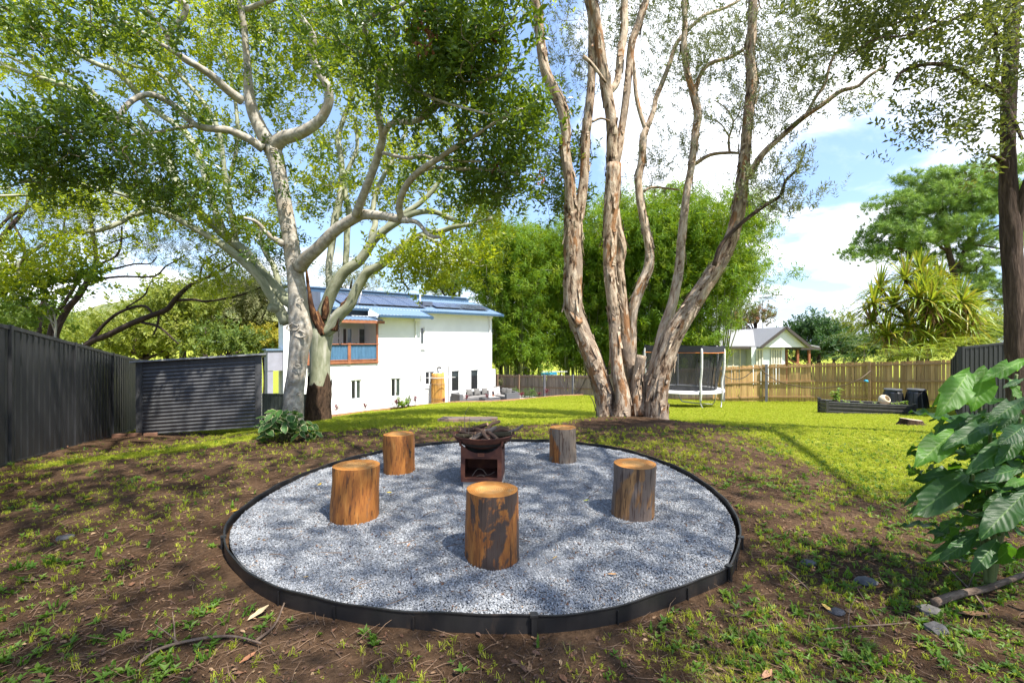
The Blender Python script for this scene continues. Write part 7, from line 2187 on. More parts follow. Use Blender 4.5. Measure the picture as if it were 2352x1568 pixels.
    for i in range(6):
        for s in range(8):
            u = s / 8; j = (i + 1) % 6; sag = -0.05 * math.sin(u * math.pi)
            V += [bot[i] * (1 - u) + bot[j] * u + (0, 0, sag * 0.3), top[i] * (1 - u) + top[j] * u + (0, 0, sag)]
    N_ = 48
    Fq = np.array([[2 * i, 2 * ((i + 1) % N_), 2 * ((i + 1) % N_) + 1, 2 * i + 1] for i in range(N_)])
    mb = MB(); mb.add(V, [Fq]); mb.build('top_band', M_BAND, t)
    mb = MB(); mb.tube([np.array(V[2 * (i % N_)]) + (0, 0, -0.012) for i in range(N_ + 1)], [0.012] * (N_ + 1), 5, 1, 0, False); mb.build('orange_piping', flat('orange_piping', (0.65, 0.20, 0.03), 0.6), t)


trampoline()


# ------------------------------------------------------------------ raised bed, bins, stump
def raised_bed():
    c0 = P(1900, 952, 13.8); c1 = P(2100, 962, 13.25)
    g0, g1 = float(gz(c0[0], c0[1])), float(gz(c1[0], c1[1]))
    d = (c1 - c0)[:2]; L = np.linalg.norm(d); d /= L; bk = np.array((-d[1], d[0])); W = 0.62; h = 0.37
    t = thing('raised_garden_bed', 'long low charcoal steel garden bed with seedlings on the lawn', 'garden bed', (c0[0], c0[1], c0[2]))
    M_B = metal_mat('bronze_black_steel', (0.035, 0.033, 0.031), 0.45)
    def f(a, b, z):
        k = a / L; return (c0[0] + d[0] * a + bk[0] * b, c0[1] + d[1] * a + bk[1] * b, c0[2] * (1 - k) + c1[2] * k + z)
    def ribbed(pa, pb, nm):
        pr = [(0, 0), (0.05, 0), (0.06, -0.018), (0.11, -0.018), (0.12, 0), (0.16, 0), (0.17, -0.018), (0.22, -0.018), (0.23, 0), (0.27, 0), (0.28, -0.018), (0.33, -0.018), (0.34, 0), (h, 0)]
        mb = MB(); V = []
        dd = np.array((pb[0] - pa[0], pb[1] - pa[1])); dd = dd / np.linalg.norm(dd); nn = np.array((dd[1], -dd[0]))
        for z, o in pr:
            for p in (pa, pb): V.append(f(p[0] + nn[0] * -o, p[1] + nn[1] * -o, z))
        i = np.arange(len(pr) - 1) * 2; mb.add(V, [np.stack([i, i + 1, i + 3, i + 2], 1)]); mb.build(nm, M_B, t)
    ribbed((0, 0), (L, 0), 'side_panel'); ribbed((L, 0), (L, W), 'end_panel'); ribbed((L, W), (0, W), 'side_panel'); ribbed((0, W), (0, 0), 'end_panel')
    for a, b in ((0, 0), (L, 0), (0, W), (L, W)):
        mb = MB(); mb.box(a - 0.035, a + 0.035, b - 0.035, b + 0.035, -0.05, h + 0.05, f); mb.box(a - 0.045, a + 0.045, b - 0.045, b + 0.045, h + 0.051, h + 0.066, f); mb.build('corner_post', M_B, t)
    for b in (0, W):
        mb = MB(); mb.box(0.036, L - 0.036, b - 0.02, b + 0.02, h + 0.001, h + 0.02, f); mb.build('top_rim', metal_mat('rim_steel', (0.10, 0.10, 0.10), 0.4), t)
    mb = MB(); V = []; Q = []
    rg = np.random.default_rng(1)
    for i in range(13):
        for j in range(4): V.append(f(0.03 + (L - 0.06) * i / 12, 0.02 + (W - 0.04) * j / 3, h - 0.07 + rg.uniform(-0.02, 0.03)))
    for i in range(12):
        for j in range(3): Q.append((i * 4 + j, i * 4 + 4 + j, i * 4 + 5 + j, i * 4 + 1 + j))
    mb.add(V, [np.array(Q)]); mb.build('soil', flat('potting_soil', (0.16, 0.12, 0.085), 0.95, var=0.4, scale=20), t)
    return f, L, W, h


BF, BL, BW, BH = raised_bed()
L_SEED = leaf_mat('seedling_leaf', (0.10, 0.19, 0.025), (0.18, 0.28, 0.035), (0.35, 0.5, 0.03), 0.35, 0.5)
L_CORD = leaf_mat('cordyline_leaf', (0.10, 0.018, 0.030), (0.16, 0.03, 0.045), (0.30, 0.04, 0.06), 0.3, 0.4)
L_STRAP = leaf_mat('strap_leaf', (0.045, 0.10, 0.020), (0.08, 0.15, 0.028), (0.2, 0.32, 0.03), 0.3, 0.4)


def small_plant(name, label, cat, base, h, r, n, L, W, mat, seed, erect=0.5, stems=3, stem_mat=None, droop=0.3, group=None):
    rg = np.random.default_rng(seed); b = np.array(base, float)
    t = thing(name, label, cat, tuple(b), group)
    ms = MB(); tips = []
    for k in range(stems):
        a = rg.uniform(0, 6.28); q = b + (math.cos(a) * r * 0.5, math.sin(a) * r * 0.5, h * rg.uniform(0.6, 1.0))
        ms.tube([b + (0, 0, -0.03), (b + q) / 2 + rg.normal(0, 0.02, 3), q], [0.012, 0.009, 0.005], 5, 2); tips.append((b, q))
    ms.build('stem', stem_mat or M_TWIG, t)
    V, Fc = [], []; k = 0
    for i in range(n):
        p0, p1 = tips[i % stems]; u = rg.uniform(0.25, 1.0); p = p0 + (p1 - p0) * u
        a = i * 2.4 + rg.normal(0, 0.3); e = erect + rg.normal(0, 0.3)
        d = np.array((math.cos(a) * math.cos(e), math.sin(a) * math.cos(e), math.sin(e)))
        V += leaf_tris(p, d, np.array((0, 0, 1.0)) - d * d[2], L * rg.uniform(0.6, 1.1), W * rg.uniform(0.8, 1.1), 0.25, droop); Fc.append(LF + k); k += 5
    link('leaves', mesh_np('leaves', np.array(V), [np.concatenate(Fc)]), mat, t)
    return t


for k, (a, b, hh, rr_, n, lb) in enumerate(((0.30, 0.3, 0.55, 0.22, 60, 'tallest bright green seedling at the left end of the garden bed'), (0.62, 0.3, 0.15, 0.1, 14, 'small seedling beside the tallest one in the garden bed'), (1.05, 0.35, 0.14, 0.12, 16, 'low seedling in the middle of the garden bed'),
                                       (1.35, 0.3, 0.13, 0.12, 14, 'small seedling just left of the cream pot in the garden bed'), (1.82, 0.2, 0.14, 0.12, 16, 'seedling in front of the cream pot in the garden bed'), (2.05, 0.3, 0.22, 0.18, 30, 'bushy seedling near the right end of the garden bed'))):
    small_plant('seedling', lb, 'seedling', BF(a, b, BH - 0.08), hh, rr_, n, 0.15 if hh > 0.3 else 0.10, 0.085 if hh > 0.3 else 0.06, L_SEED, k, 0.3, group='seedlings in the raised garden bed')
# cream pot lying in the bed
p = np.array(BF(1.62, 0.38, BH - 0.02)); t = thing('clay_pot', 'cream round pot lying tilted among the seedlings', 'pot', tuple(p))
prof = [(0.001, -0.11), (0.10, -0.10), (0.15, -0.03), (0.155, 0.04), (0.12, 0.10), (0.10, 0.12), (0.085, 0.118), (0.10, 0.06), (0.12, 0.0), (0.09, -0.07), (0.001, -0.08)]
mb = MB(); mb.lathe(prof, 24); o = mb.build('pot_body', flat('cream_clay', (0.60, 0.50, 0.36), 0.7), t, smooth=True, world=False); o.rotation_euler = (math.radians(55), math.radians(25), 0); o.location = (0, 0, 0.12)


def bin_(label, x, d, seed):
    p = P(x, 0, d); g = float(gz(p[0], p[1])); t = thing('compost_bin', label, 'compost bin', (p[0], p[1], g), 'compost bins by the golden fence')
    M_P = flat('black_bin_plastic', (0.016, 0.017, 0.019), 0.38)
    n = 72; V = []
    for z, r in ((-0.03, 0.375), (0.05, 0.372), (0.35, 0.335), (0.60, 0.295), (0.66, 0.283), (0.70, 0.275)):
        for j in range(n):
            a = j / n * 6.28318; fl = 0.022 * (1 if math.cos(8 * a) > -0.15 else 0) * (1 if z < 0.62 else 0)
            V.append((math.cos(a) * (r - 0.02 + fl), math.sin(a) * (r - 0.02 + fl), z))
    q = np.concatenate([np.array([[r * n + i, r * n + (i + 1) % n, (r + 1) * n + (i + 1) % n, (r + 1) * n + i] for i in range(n)]) for r in range(5)])
    mb = MB(); mb.add(V, [q]); mb.build('bin_body', M_P, t, world=False)
    mb = MB(); mb.lathe([(0.275, 0.695), (0.287, 0.70), (0.287, 0.735), (0.26, 0.755), (0.10, 0.765), (0.001, 0.765)], 40); mb.build('bin_lid', flat('sunlit_bin_lid', (0.06, 0.063, 0.07), 0.35), t, world=False, smooth=False)  # lid is a lighter grey than the body: sunlight put into its colour


bin_('black fluted compost bin left of its twin by the golden fence', 2051, 17.5, 0)
bin_('black fluted compost bin nearest the black fence corner', 2105, 17.1, 1)


def stump():
    p = P(2094, 990, 9.6); g = float(gz(p[0], p[1])); t = thing('tree_stump', 'low sawn tree stump in the grass in front of the garden bed', 'stump', (p[0], p[1], g))
    rg = np.random.default_rng(2); n = 30; V, A = [], []
    for z, k in ((-0.05, 1.45), (0.02, 1.2), (0.07, 1.02), (0.135, 0.95)):
        for j in range(n):
            a = j / n * 6.283; r = 0.20 * k * (1 + 0.10 * math.sin(3 * a + 1) + 0.07 * math.sin(7 * a) * (1.6 - z * 8) + rg.normal(0, 0.015)) * (1.25 if math.cos(a) > 0.3 and z < 0.05 else 1)
            V.append((math.cos(a) * r, math.sin(a) * r * 0.9, z + 0.02 * math.cos(a) * (-1 if z > 0.1 else 0))); A.append((math.cos(a), math.sin(a), z * 3))
    q = np.concatenate([np.array([[r * n + i, r * n + (i + 1) % n, (r + 1) * n + (i + 1) % n, (r + 1) * n + i] for i in range(n)]) for r in range(3)])
    link('stump_bark', mesh_np('stump_bark', np.array(V), [q], {'bark': np.array(A)}, smooth=True), M_STOCK, t, world=False)
    top = np.array(V[-n:]); c = top.mean(0)
    o = link('sawn_face', mesh_np('sawn_face', np.vstack([c, top]) + (0, 0, 0.001), [np.array([[0, 1 + i, 1 + (i + 1) % n] for i in range(n)])]), flat('grey_sawn_wood', (0.35, 0.27, 0.19), 0.9, var=0.25, scale=20), t, world=False)


stump()


# ------------------------------------------------------------------ leaves as single parts
def big_leaf_mesh(name, L, W, wave, seed, curl=0.25, fold=0.18, nx=9):
    rg = np.random.default_rng(seed); V, A = [], []; ph = rg.uniform(0, 6.28)
    for i in range(nx):
        u = i / (nx - 1)
        w = W / 2 * (math.sin(math.pi * min(1, u ** (0.85 if W > 0.5 else 1.2) * 0.97 + 0.02)) ** 0.75) * (1 - 0.12 * u)
        zc = -curl * L * u * u
        for s in (-1, -0.55, 0, 0.55, 1):
            ripple = wave * W * math.sin(u * 17 + ph + (0 if s > 0 else 1.5)) * abs(s) ** 1.5 * 0.16
            V.append((u * L, s * w, zc + abs(s) * w * 2 * fold * 0.5 + ripple)); A.append((u, s, 0))
    q = np.array([[i * 5 + j, (i + 1) * 5 + j, (i + 1) * 5 + j + 1, i * 5 + j + 1] for i in range(nx - 1) for j in range(4)])
    return mesh_np(name, np.array(V), [q], {'bark': np.array(A)}, smooth=True)


def vein_leaf_mat(name, c1, c2, vein, tcol, tf=0.25, margin=None, rough=0.46):
    m, nt, b, out = nodes_of(name)
    at = nt.nodes.new('ShaderNodeAttribute'); at.attribute_name = 'bark'
    sp = nt.nodes.new('ShaderNodeSeparateXYZ'); nt.links.new(at.outputs['Vector'], sp.inputs[0])
    ab = nt.nodes.new('ShaderNodeMath'); ab.operation = 'ABSOLUTE'; nt.links.new(sp.outputs['Y'], ab.inputs[0])
    oi = nt.nodes.new('ShaderNodeObjectInfo')
    c = mixc(nt, oi.outputs['Random'], c1, c2)
    # side veins: slanted stripes u - 0.25|s|
    k = nt.nodes.new('ShaderNodeMath'); k.operation = 'MULTIPLY_ADD'; k.inputs[1].default_value = -0.16
    nt.links.new(ab.outputs[0], k.inputs[0]); nt.links.new(sp.outputs['X'], k.inputs[2])
    k2 = nt.nodes.new('ShaderNodeMath'); k2.operation = 'MULTIPLY'; k2.inputs[1].default_value = 66
    nt.links.new(k.outputs[0], k2.inputs[0])
    sn = nt.nodes.new('ShaderNodeMath'); sn.operation = 'SINE'; nt.links.new(k2.outputs[0], sn.inputs[0])
    c = mixc(nt, rng(nt, sn.outputs[0], 0.92, 1.0, 0, 0.22), c, vein)
    c = mixc(nt, rng(nt, ab.outputs[0], 0.075, 0.03, 0, 0.85), c, vein)
    if margin:
        nz = noise_node(nt, coord(nt, 'bark', (9, 3, 1)), 1.0, 2)
        s2 = nt.nodes.new('ShaderNodeMath'); s2.operation = 'MULTIPLY_ADD'; s2.inputs[1].default_value = 0.25
        nt.links.new(nz, s2.inputs[0]); nt.links.new(ab.outputs[0], s2.inputs[2])
        c = mixc(nt, rng(nt, s2.outputs[0], 1.0, 1.04), c, margin)
    nt.links.new(c, b.inputs['Base Color']); b.inputs['Roughness'].default_value = rough; b.inputs['Specular IOR Level'].default_value = 0.3
    bump(nt, b, sn.outputs[0], 0.2, 0.004)
    tr = nt.nodes.new('ShaderNodeBsdfTranslucent'); tr.inputs[0].default_value = (*tcol, 1)
    mx = nt.nodes.new('ShaderNodeMixShader'); mx.inputs[0].default_value = tf
    nt.links.new(b.outputs[0], mx.inputs[1]); nt.links.new(tr.outputs[0], mx.inputs[2]); nt.links.new(mx.outputs[0], out.inputs[0])
    return m


def place_leaf(me, parent, base, tip, up, name='leaf', L=1.0, wk=1.0):
    base = np.array(base); tip = np.array(tip); d = tip - base; ln = np.linalg.norm(d); d /= ln
    u = np.array(up, float); s = np.cross(u, d); s /= np.linalg.norm(s); n = np.cross(d, s)
    o = bpy.data.objects.new(name, me); COL.objects.link(o); o.parent = parent
    M = Matrix(((d[0], s[0], n[0], base[0]), (d[1], s[1], n[1], base[1]), (d[2], s[2], n[2], base[2]), (0, 0, 0, 1)))
    o.matrix_basis = wloc(parent).inverted() @ M @ Matrix.Diagonal((ln / L, ln / L * wk, ln / L, 1))
    return o


def big_leaf_shrub():
    D = 2.75
    root = np.array((3.05, 2.95, -0.1))
    t = thing('big_leaved_shrub', 'shrub with large glossy veined leaves at the right edge in the foreground', 'shrub', tuple(root))
    m = vein_leaf_mat('big_glossy_leaf', (0.016, 0.056, 0.010), (0.030, 0.088, 0.014), (0.10, 0.18, 0.04), (0.14, 0.34, 0.012), 0.28)
    mb_ = vein_leaf_mat('young_big_leaf', (0.05, 0.15, 0.012), (0.075, 0.19, 0.016), (0.18, 0.32, 0.05), (0.25, 0.52, 0.02), 0.42)
    P1 = []
    for k in range(4):
        me = big_leaf_mesh('leaf', 1.0, 0.30 + 0.035 * k, 1.3, k + 3, 0.12 + 0.08 * k); me.materials.append(m); P1.append(me)
    P2 = []
    for k in range(2):
        me = big_leaf_mesh('leaf', 1.0, 0.41, 1.1, k + 13, 0.18); me.materials.append(mb_); P2.append(me)
    ms = MB()
    hubs = [P(2245, 850, 2.75), P(2275, 985, 2.65), P(2235, 1090, 2.7), P(2300, 1150, 2.6), P(2270, 1235, 2.75), P(2345, 960, 2.6), P(2335, 860, 2.75), P(2350, 1070, 2.7)]
    for hpt in hubs:
        mid = root * 0.4 + hpt * 0.6 + (0.1, 0.1, 0.05)
        ms.tube([root + (0, 0, -0.05), mid, hpt], [0.018, 0.013, 0.008], 7, 4)
    ms.build('stems', flat('green_stem', (0.10, 0.13, 0.04), 0.7), t, smooth=True)
    # leaves traced where they hang: base, tip, depth at base and tip, width factor, young
    LV = [((2227, 849), (2171, 946), 2.75, 2.55, 1.0, 1), ((2264, 842), (2241, 932), 2.75, 2.6, 1.25, 1), ((2219, 855), (2138, 936), 2.8, 2.75, 0.55, 1), ((2282, 850), (2266, 905), 2.85, 2.8, 0.7, 1), ((2192, 990), (2108, 1058), 2.7, 2.5, 1.0, 1), ((2215, 985), (2136, 1052), 2.75, 2.6, 0.8, 1),
          ((2290, 970), (2184, 1008), 2.65, 2.5, 0.85, 0), ((2266, 942), (2192, 988), 2.75, 2.65, 0.6, 0), ((2226, 1090), (2133, 1165), 2.7, 2.5, 1.05, 0), ((2192, 1086), (2083, 1148), 2.75, 2.7, 0.55, 0), ((2355, 1130), (2266, 1216), 2.5, 2.35, 1.1, 0), ((2336, 1005), (2248, 1068), 2.6, 2.45, 0.9, 0),
          ((2240, 1230), (2157, 1290), 2.75, 2.65, 1.0, 0), ((2290, 1238), (2245, 1308), 2.7, 2.6, 1.2, 0), ((2244, 1048), (2182, 1022), 2.75, 2.7, 0.9, 0), ((2354, 917), (2280, 953), 2.55, 2.45, 1.1, 0), ((2354, 828), (2266, 860), 2.7, 2.6, 0.75, 1), ((2350, 870), (2310, 886), 2.7, 2.65, 0.8, 0), ((2354, 976), (2312, 1012), 2.5, 2.4, 1.4, 0),
          ((2270, 1210), (2146, 1268), 2.8, 2.75, 0.5, 0), ((2350, 1000), (2290, 1060), 2.55, 2.45, 1.0, 0), ((2345, 1075), (2255, 1098), 2.6, 2.5, 0.95, 0), ((2356, 1100), (2312, 1112), 2.5, 2.45, 1.0, 1), ((2300, 1130), (2262, 1175), 2.75, 2.7, 1.0, 0), ((2352, 1190), (2262, 1178), 2.6, 2.55, 0.8, 0),
          ((2322, 1150), (2300, 1230), 2.7, 2.65, 1.0, 0), ((2345, 945), (2292, 985), 2.6, 2.55, 0.9, 0), ((2300, 940), (2250, 970), 2.7, 2.65, 0.8, 0), ((2250, 990), (2226, 1045), 2.75, 2.7, 1.2, 1), ((2280, 1080), (2240, 1120), 2.8, 2.75, 0.8, 0), ((2320, 880), (2354, 925), 2.7, 2.6, 0.9, 1), ((2300, 860), (2350, 890), 2.75, 2.65, 0.9, 1)]
    rg = np.random.default_rng(6)
    for (b, e, d0, d1, w, yng) in LV:
        pb, pe = P(*b, d0), P(*e, d1)
        up = np.array((-0.25, -0.75, 0.7)) + rg.normal(0, 0.15, 3)
        pe = pb + (pe - pb) * rg.uniform(0.86, 1.0)
        place_leaf((P2 if yng else P1)[rg.integers(2 if yng else 4)], t, pb, pe, up, wk=w * 0.9)
    for k in range(120):
        h = hubs[(1, 2, 3, 4, 7)[rg.integers(5)]]
        b = h + rg.normal(0, 0.10, 3) + np.array((0.16, 0.14, -0.03)) * rg.uniform(0.2, 2.0)
        a = rg.uniform(0, 6.28); dv = np.array((math.cos(a), math.sin(a) * 0.7, rg.uniform(-0.9, 0.3)))
        if dv[0] < 0 and dv[1] < 0: dv[1] = -dv[1]
        e = b + dv / np.linalg.norm(dv) * rg.uniform(0.16, 0.30)
        place_leaf(P1[rg.integers(4)], t, b, e, (0.1, -0.5, 0.8) + rg.normal(0, 0.3, 3), wk=rg.uniform(0.8, 1.2))


big_leaf_shrub()


def variegated_shrub():
    c = P(657, 1015, 7.3); g = float(gz(c[0], c[1])); t = thing('variegated_shrub', 'low shrub with cream-edged green leaves at the foot of the pale trunk', 'shrub', (c[0], c[1], g))
    m = vein_leaf_mat('cream_edged_leaf', (0.024, 0.075, 0.014), (0.050, 0.125, 0.022), (0.10, 0.19, 0.05), (0.2, 0.36, 0.05), 0.25, (0.50, 0.47, 0.25))
    pr = []
    for k in range(4):
        me = big_leaf_mesh('leaf', 1.0, 0.62 + 0.05 * k, 0.4, k + 30, 0.22, 0.12, 7); me.materials.append(m); pr.append(me)
    rg = np.random.default_rng(5); ms = MB(); tips = []
    for k in range(26):
        a = rg.uniform(0, 6.28); r = rg.random() ** 0.5
        q = np.array((c[0] + math.cos(a) * r * 0.44, c[1] + math.sin(a) * r * 0.34, g + 0.14 + (1 - r * r * 0.75) * 0.36 * rg.uniform(0.75, 1.1)))
        ms.tube([np.array((c[0] + math.cos(a) * 0.06, c[1] + math.sin(a) * 0.06, g - 0.03)), np.array((c[0] + math.cos(a) * r * 0.25, c[1] + math.sin(a) * r * 0.2, g + 0.2)), q], [0.008, 0.006, 0.004], 5, 3); tips.append((q, a, r))
    ms.build('stems', flat('shrub_stem', (0.10, 0.10, 0.04), 0.8), t, smooth=True)
    for q, a, r in tips:
        for k in range(6):
            aa = a + k * 2.1 + rg.normal(0, 0.3); e = rg.uniform(-0.75, 0.15)
            dv = np.array((math.cos(aa), math.sin(aa), e)); dv /= np.linalg.norm(dv)
            b = q + rg.normal(0, 0.02, 3) - (0, 0, 0.03 * k)
            place_leaf(pr[rg.integers(4)], t, b, b + dv * rg.uniform(0.12, 0.20), (0, -0.35, 0.9) + rg.normal(0, 0.2, 3))


variegated_shrub()


# ------------------------------------------------------------------ patio furniture and things along the white house
def sofa():
    M_W = mat_simple('grey_wicker', [(0.3, (0.06, 0.06, 0.062)), (0.7, (0.13, 0.13, 0.135))], 60, (1, 1, 3), 0.7, 0.5, 'world')
    M_C = flat('dark_cushion', (0.12, 0.115, 0.11), 0.9, var=0.2); M_S = flat('seat_cushion', (0.20, 0.19, 0.185), 0.9)
    zp = -2.33
    q0 = H(2.35, 0.5, zp)
    t = thing('corner_sofa', 'grey wicker corner sofa against the white house wall on the patio', 'sofa', q0)
    def bx(a0, a1, n0, n1, z0, z1, nm, m, **k):
        mb = MB(); hb(mb, a0, a1, n0, n1, zp + z0, zp + z1); return mb.build(nm, m, t)
    bx(2.05, 5.6, 0.12, 0.34, 0.02, 0.62, 'backrest', M_W); bx(2.05, 2.30, 0.343, 1.10, 0.02, 0.60, 'armrest', M_W); bx(2.303, 5.6, 0.343, 1.05, 0.02, 0.28, 'seat_base', M_W)
    bx(5.603, 5.82, 0.12, 2.1, 0.02, 0.62, 'backrest', M_W); bx(4.75, 5.6, 1.053, 2.1, 0.02, 0.28, 'seat_base', M_W); bx(4.75, 5.82, 2.103, 2.30, 0.02, 0.58, 'armrest', M_W)
    bx(2.33, 5.58, 0.36, 1.04, 0.283, 0.38, 'seat_cushion', M_S); bx(4.77, 5.58, 1.06, 2.09, 0.283, 0.38, 'seat_cushion', M_S)

    def pillow(lb, a, n, z, m, s=0.46, tilt=-0.25, rz=0.0):
        V = []; k = 9
        for sd in (1, -1):
            for i in range(k):
                for j in range(k):
                    u, v = i / (k - 1) * 2 - 1, j / (k - 1) * 2 - 1
                    e = (max(0, 1 - u ** 2) * max(0, 1 - v ** 2)) ** 0.45
                    pin = 1 - 0.10 * (1 - abs(u * v)) * max(abs(u), abs(v)) ** 4
                    V.append((u * s / 2 * pin, sd * 0.085 * e, v * s / 2 * pin))
        q = [[b * k * k + i * k + j, b * k * k + (i + 1) * k + j, b * k * k + (i + 1) * k + j + 1, b * k * k + i * k + j + 1] for b in (0, 1) for i in range(k - 1) for j in range(k - 1)]
        me = mesh_np('pillow', np.array(V), [np.array(q)], smooth=True)
        o = link('pillow', me, m); o.location = H(a, n, zp + z); o.rotation_euler = (tilt, 0, math.atan2(HU[1], HU[0]) + rz)
        tag(o, lb, 'pillow', 'pillows on the corner sofa')
    M_WH = flat('white_cloth', (0.62, 0.61, 0.60), 0.9, var=0.06); M_PK = flat('blush_cloth', (0.56, 0.47, 0.46), 0.9, var=0.08)
    pillow('white pillow at the left arm of the corner sofa', 2.62, 0.55, 0.58, M_WH, 0.44, -0.3, -0.35)
    pillow('first dark grey pillow from the left on the corner sofa', 3.2, 0.45, 0.6, M_C); pillow('second dark grey pillow from the left on the corner sofa', 3.8, 0.45, 0.6, M_C); pillow('third dark grey pillow beside the blush one on the corner sofa', 4.4, 0.45, 0.6, M_C)
    pillow('blush pillow half hidden in the corner of the sofa', 4.86, 0.55, 0.58, M_PK, 0.44); pillow('pale patterned pillow in front of the blush one on the corner sofa', 5.1, 0.85, 0.6, flat('pale_pattern_cloth', (0.60, 0.55, 0.53), 0.9, var=0.2, scale=16), 0.5, -0.3)
    pillow('dark grey pillow standing up in the corner of the sofa', 5.42, 0.42, 0.64, M_C, 0.46, -0.2, -0.5); pillow('dark grey pillow behind the rightmost one on the corner sofa', 5.45, 1.2, 0.6, M_C, 0.46, -0.2, -1.2); pillow('rightmost dark grey pillow on the corner sofa', 5.40, 1.7, 0.6, M_C, 0.48, -0.25, -1.2)
    # low table
    t2 = thing('coffee_table', 'low grey wicker coffee table with a glass top before the sofa', 'table', H(3.9, 1.75, zp))
    mb = MB(); hb(mb, 3.25, 4.45, 1.45, 2.05, zp + 0.02, zp + 0.36); mb.build('table_body', M_W, t2)
    mb = MB(); hb(mb, 3.23, 4.47, 1.43, 2.07, zp + 0.363, zp + 0.375); mb.build('glass_top', M_GLASS, t2)
    mb = MB(); hb(mb, 3.7, 4.2, 1.6, 1.9, zp + 0.378, zp + 0.41); o = mb.build('tray', M_WH); tag(o, 'white tray lying on the wicker coffee table', 'tray')
    for k, (a, n, h, lb) in enumerate(((3.82, 1.72, 0.26, 'tall white candle standing left on the tray'), (3.94, 1.78, 0.20, 'shorter white candle beside the tall one on the tray'))):
        mb = MB(); c = H(a, n, zp + 0.41); mb.lathe([(0.001, 0.001), (0.045, 0.001), (0.045, h), (0.03, h + 0.01), (0.001, h + 0.005)], 14, c); o = mb.build('candle', M_WH); tag(o, lb, 'candle', 'candles on the coffee table')
    mb = MB(); c = H(4.1, 1.75, zp + 0.41); mb.lathe([(0.001, 0.001), (0.05, 0.001), (0.06, 0.07), (0.05, 0.11), (0.001, 0.10)], 14, c); o = mb.build('copper_cup', flat('copper', (0.45, 0.16, 0.07), 0.35, metal=0.7)); tag(o, 'small copper cup on the tray right of the candles', 'cup')


sofa()


def bamboo_screen():
    zp = -2.33; m = mat_simple('orange_reed', [(0.3, (0.34, 0.15, 0.025)), (0.55, (0.55, 0.29, 0.06)), (0.75, (0.68, 0.43, 0.13))], 12, (1, 1, 0.08), 0.8, 0.5, 'world', detail=8)
    a0 = Hray(1002.5, 925, 0.9)[0]; a1 = Hray(1029.5, 925, 0.9)[0]
    t = thing('reed_screen', 'orange reed screen wrapped round a water tank by the white house wall', 'reed screen', H((a0 + a1) / 2, 0.5, zp))
    rg = np.random.default_rng(3); prot = []
    for k in range(3):
        mb = MB(); mb.tube([(0, 0, 0), (rg.normal(0, 0.006), 0.004, 0.6), (0, 0, 1.0)], [0.016, 0.013, 0.009], 5, 2); me = mb.mesh('reed', True); me.materials.append(m); prot.append(me)
    n = 70; w = (a1 - a0)
    for i in range(n):
        th = math.pi * (i / (n - 1)); a = (a0 + a1) / 2 - math.cos(th) * w / 2; nn = 0.35 + math.sin(th) * 0.5
        o = bpy.data.objects.new('reed', prot[i % 3]); COL.objects.link(o); o.parent = t
        hgt = 1.92 + rg.uniform(-0.06, 0.05)
        q = H(a, nn, zp); top = H(a + ((a - (a0 + a1) / 2) * -0.12), nn - 0.05, zp + hgt)
        o.location = Vector(q) - t.location
        d = Vector(top) - Vector(q); o.rotation_euler = d.to_track_quat('Z', 'Y').to_euler(); o.scale = (1.5, 1.5, d.length)
    mb = MB(); c = H((a0 + a1) / 2, 0.42, zp); mb.lathe([(w / 2 - 0.06, 0.0), (w / 2 - 0.1, 1.9), (0.001, 1.95)], 20, c); mb.build('tank', flat('tank_grey', (0.25, 0.24, 0.22), 0.6), t)
    for z in (0.4, 1.3, 1.75):
        mb = MB(); mb.tube([H((a0 + a1) / 2 - math.cos(math.pi * k / 12) * (w / 2 * (1 - 0.12 * z / 1.9) + 0.03), 0.35 + math.sin(math.pi * k / 12) * 0.54, zp + z) for k in range(13)], [0.008] * 13, 4, 1); mb.build('wire_tie', M_TWIG, t)
    # fold-down clothes line
    t = thing('clothes_line', 'pale fold-down clothes line frame fixed to the white house wall', 'clothes line', H(0.1, 0.05, -0.9))
    z = Hray(985, 868, 0.6)[1]
    mb = MB()
    p = [H(-0.05, 0.05, z), H(0.3, 1.25, z + 0.02), H(1.65, 1.25, z + 0.02), H(1.75, 0.05, z)]
    for a, b in zip(p[:-1], p[1:]): mb.bar(a, b, 0.03, 0.03)
    mb.build('line_frame', flat('pale_metal', (0.5, 0.5, 0.52), 0.4, metal=0.4), t)
    for k in range(5):
        u = (k + 0.5) / 5; mb = MB(); mb.tube([np.array(p[0]) * (1 - u) + np.array(p[1]) * u, np.array(p[3]) * (1 - u) + np.array(p[2]) * u], [0.004, 0.004], 4); mb.build('line', M_WHITE, t)
    mb = MB(); hb(mb, -0.12, 0.02, 0.004, 0.05, z - 0.2, z + 0.12); mb.build('bracket', M_SCREEN, t)


bamboo_screen()

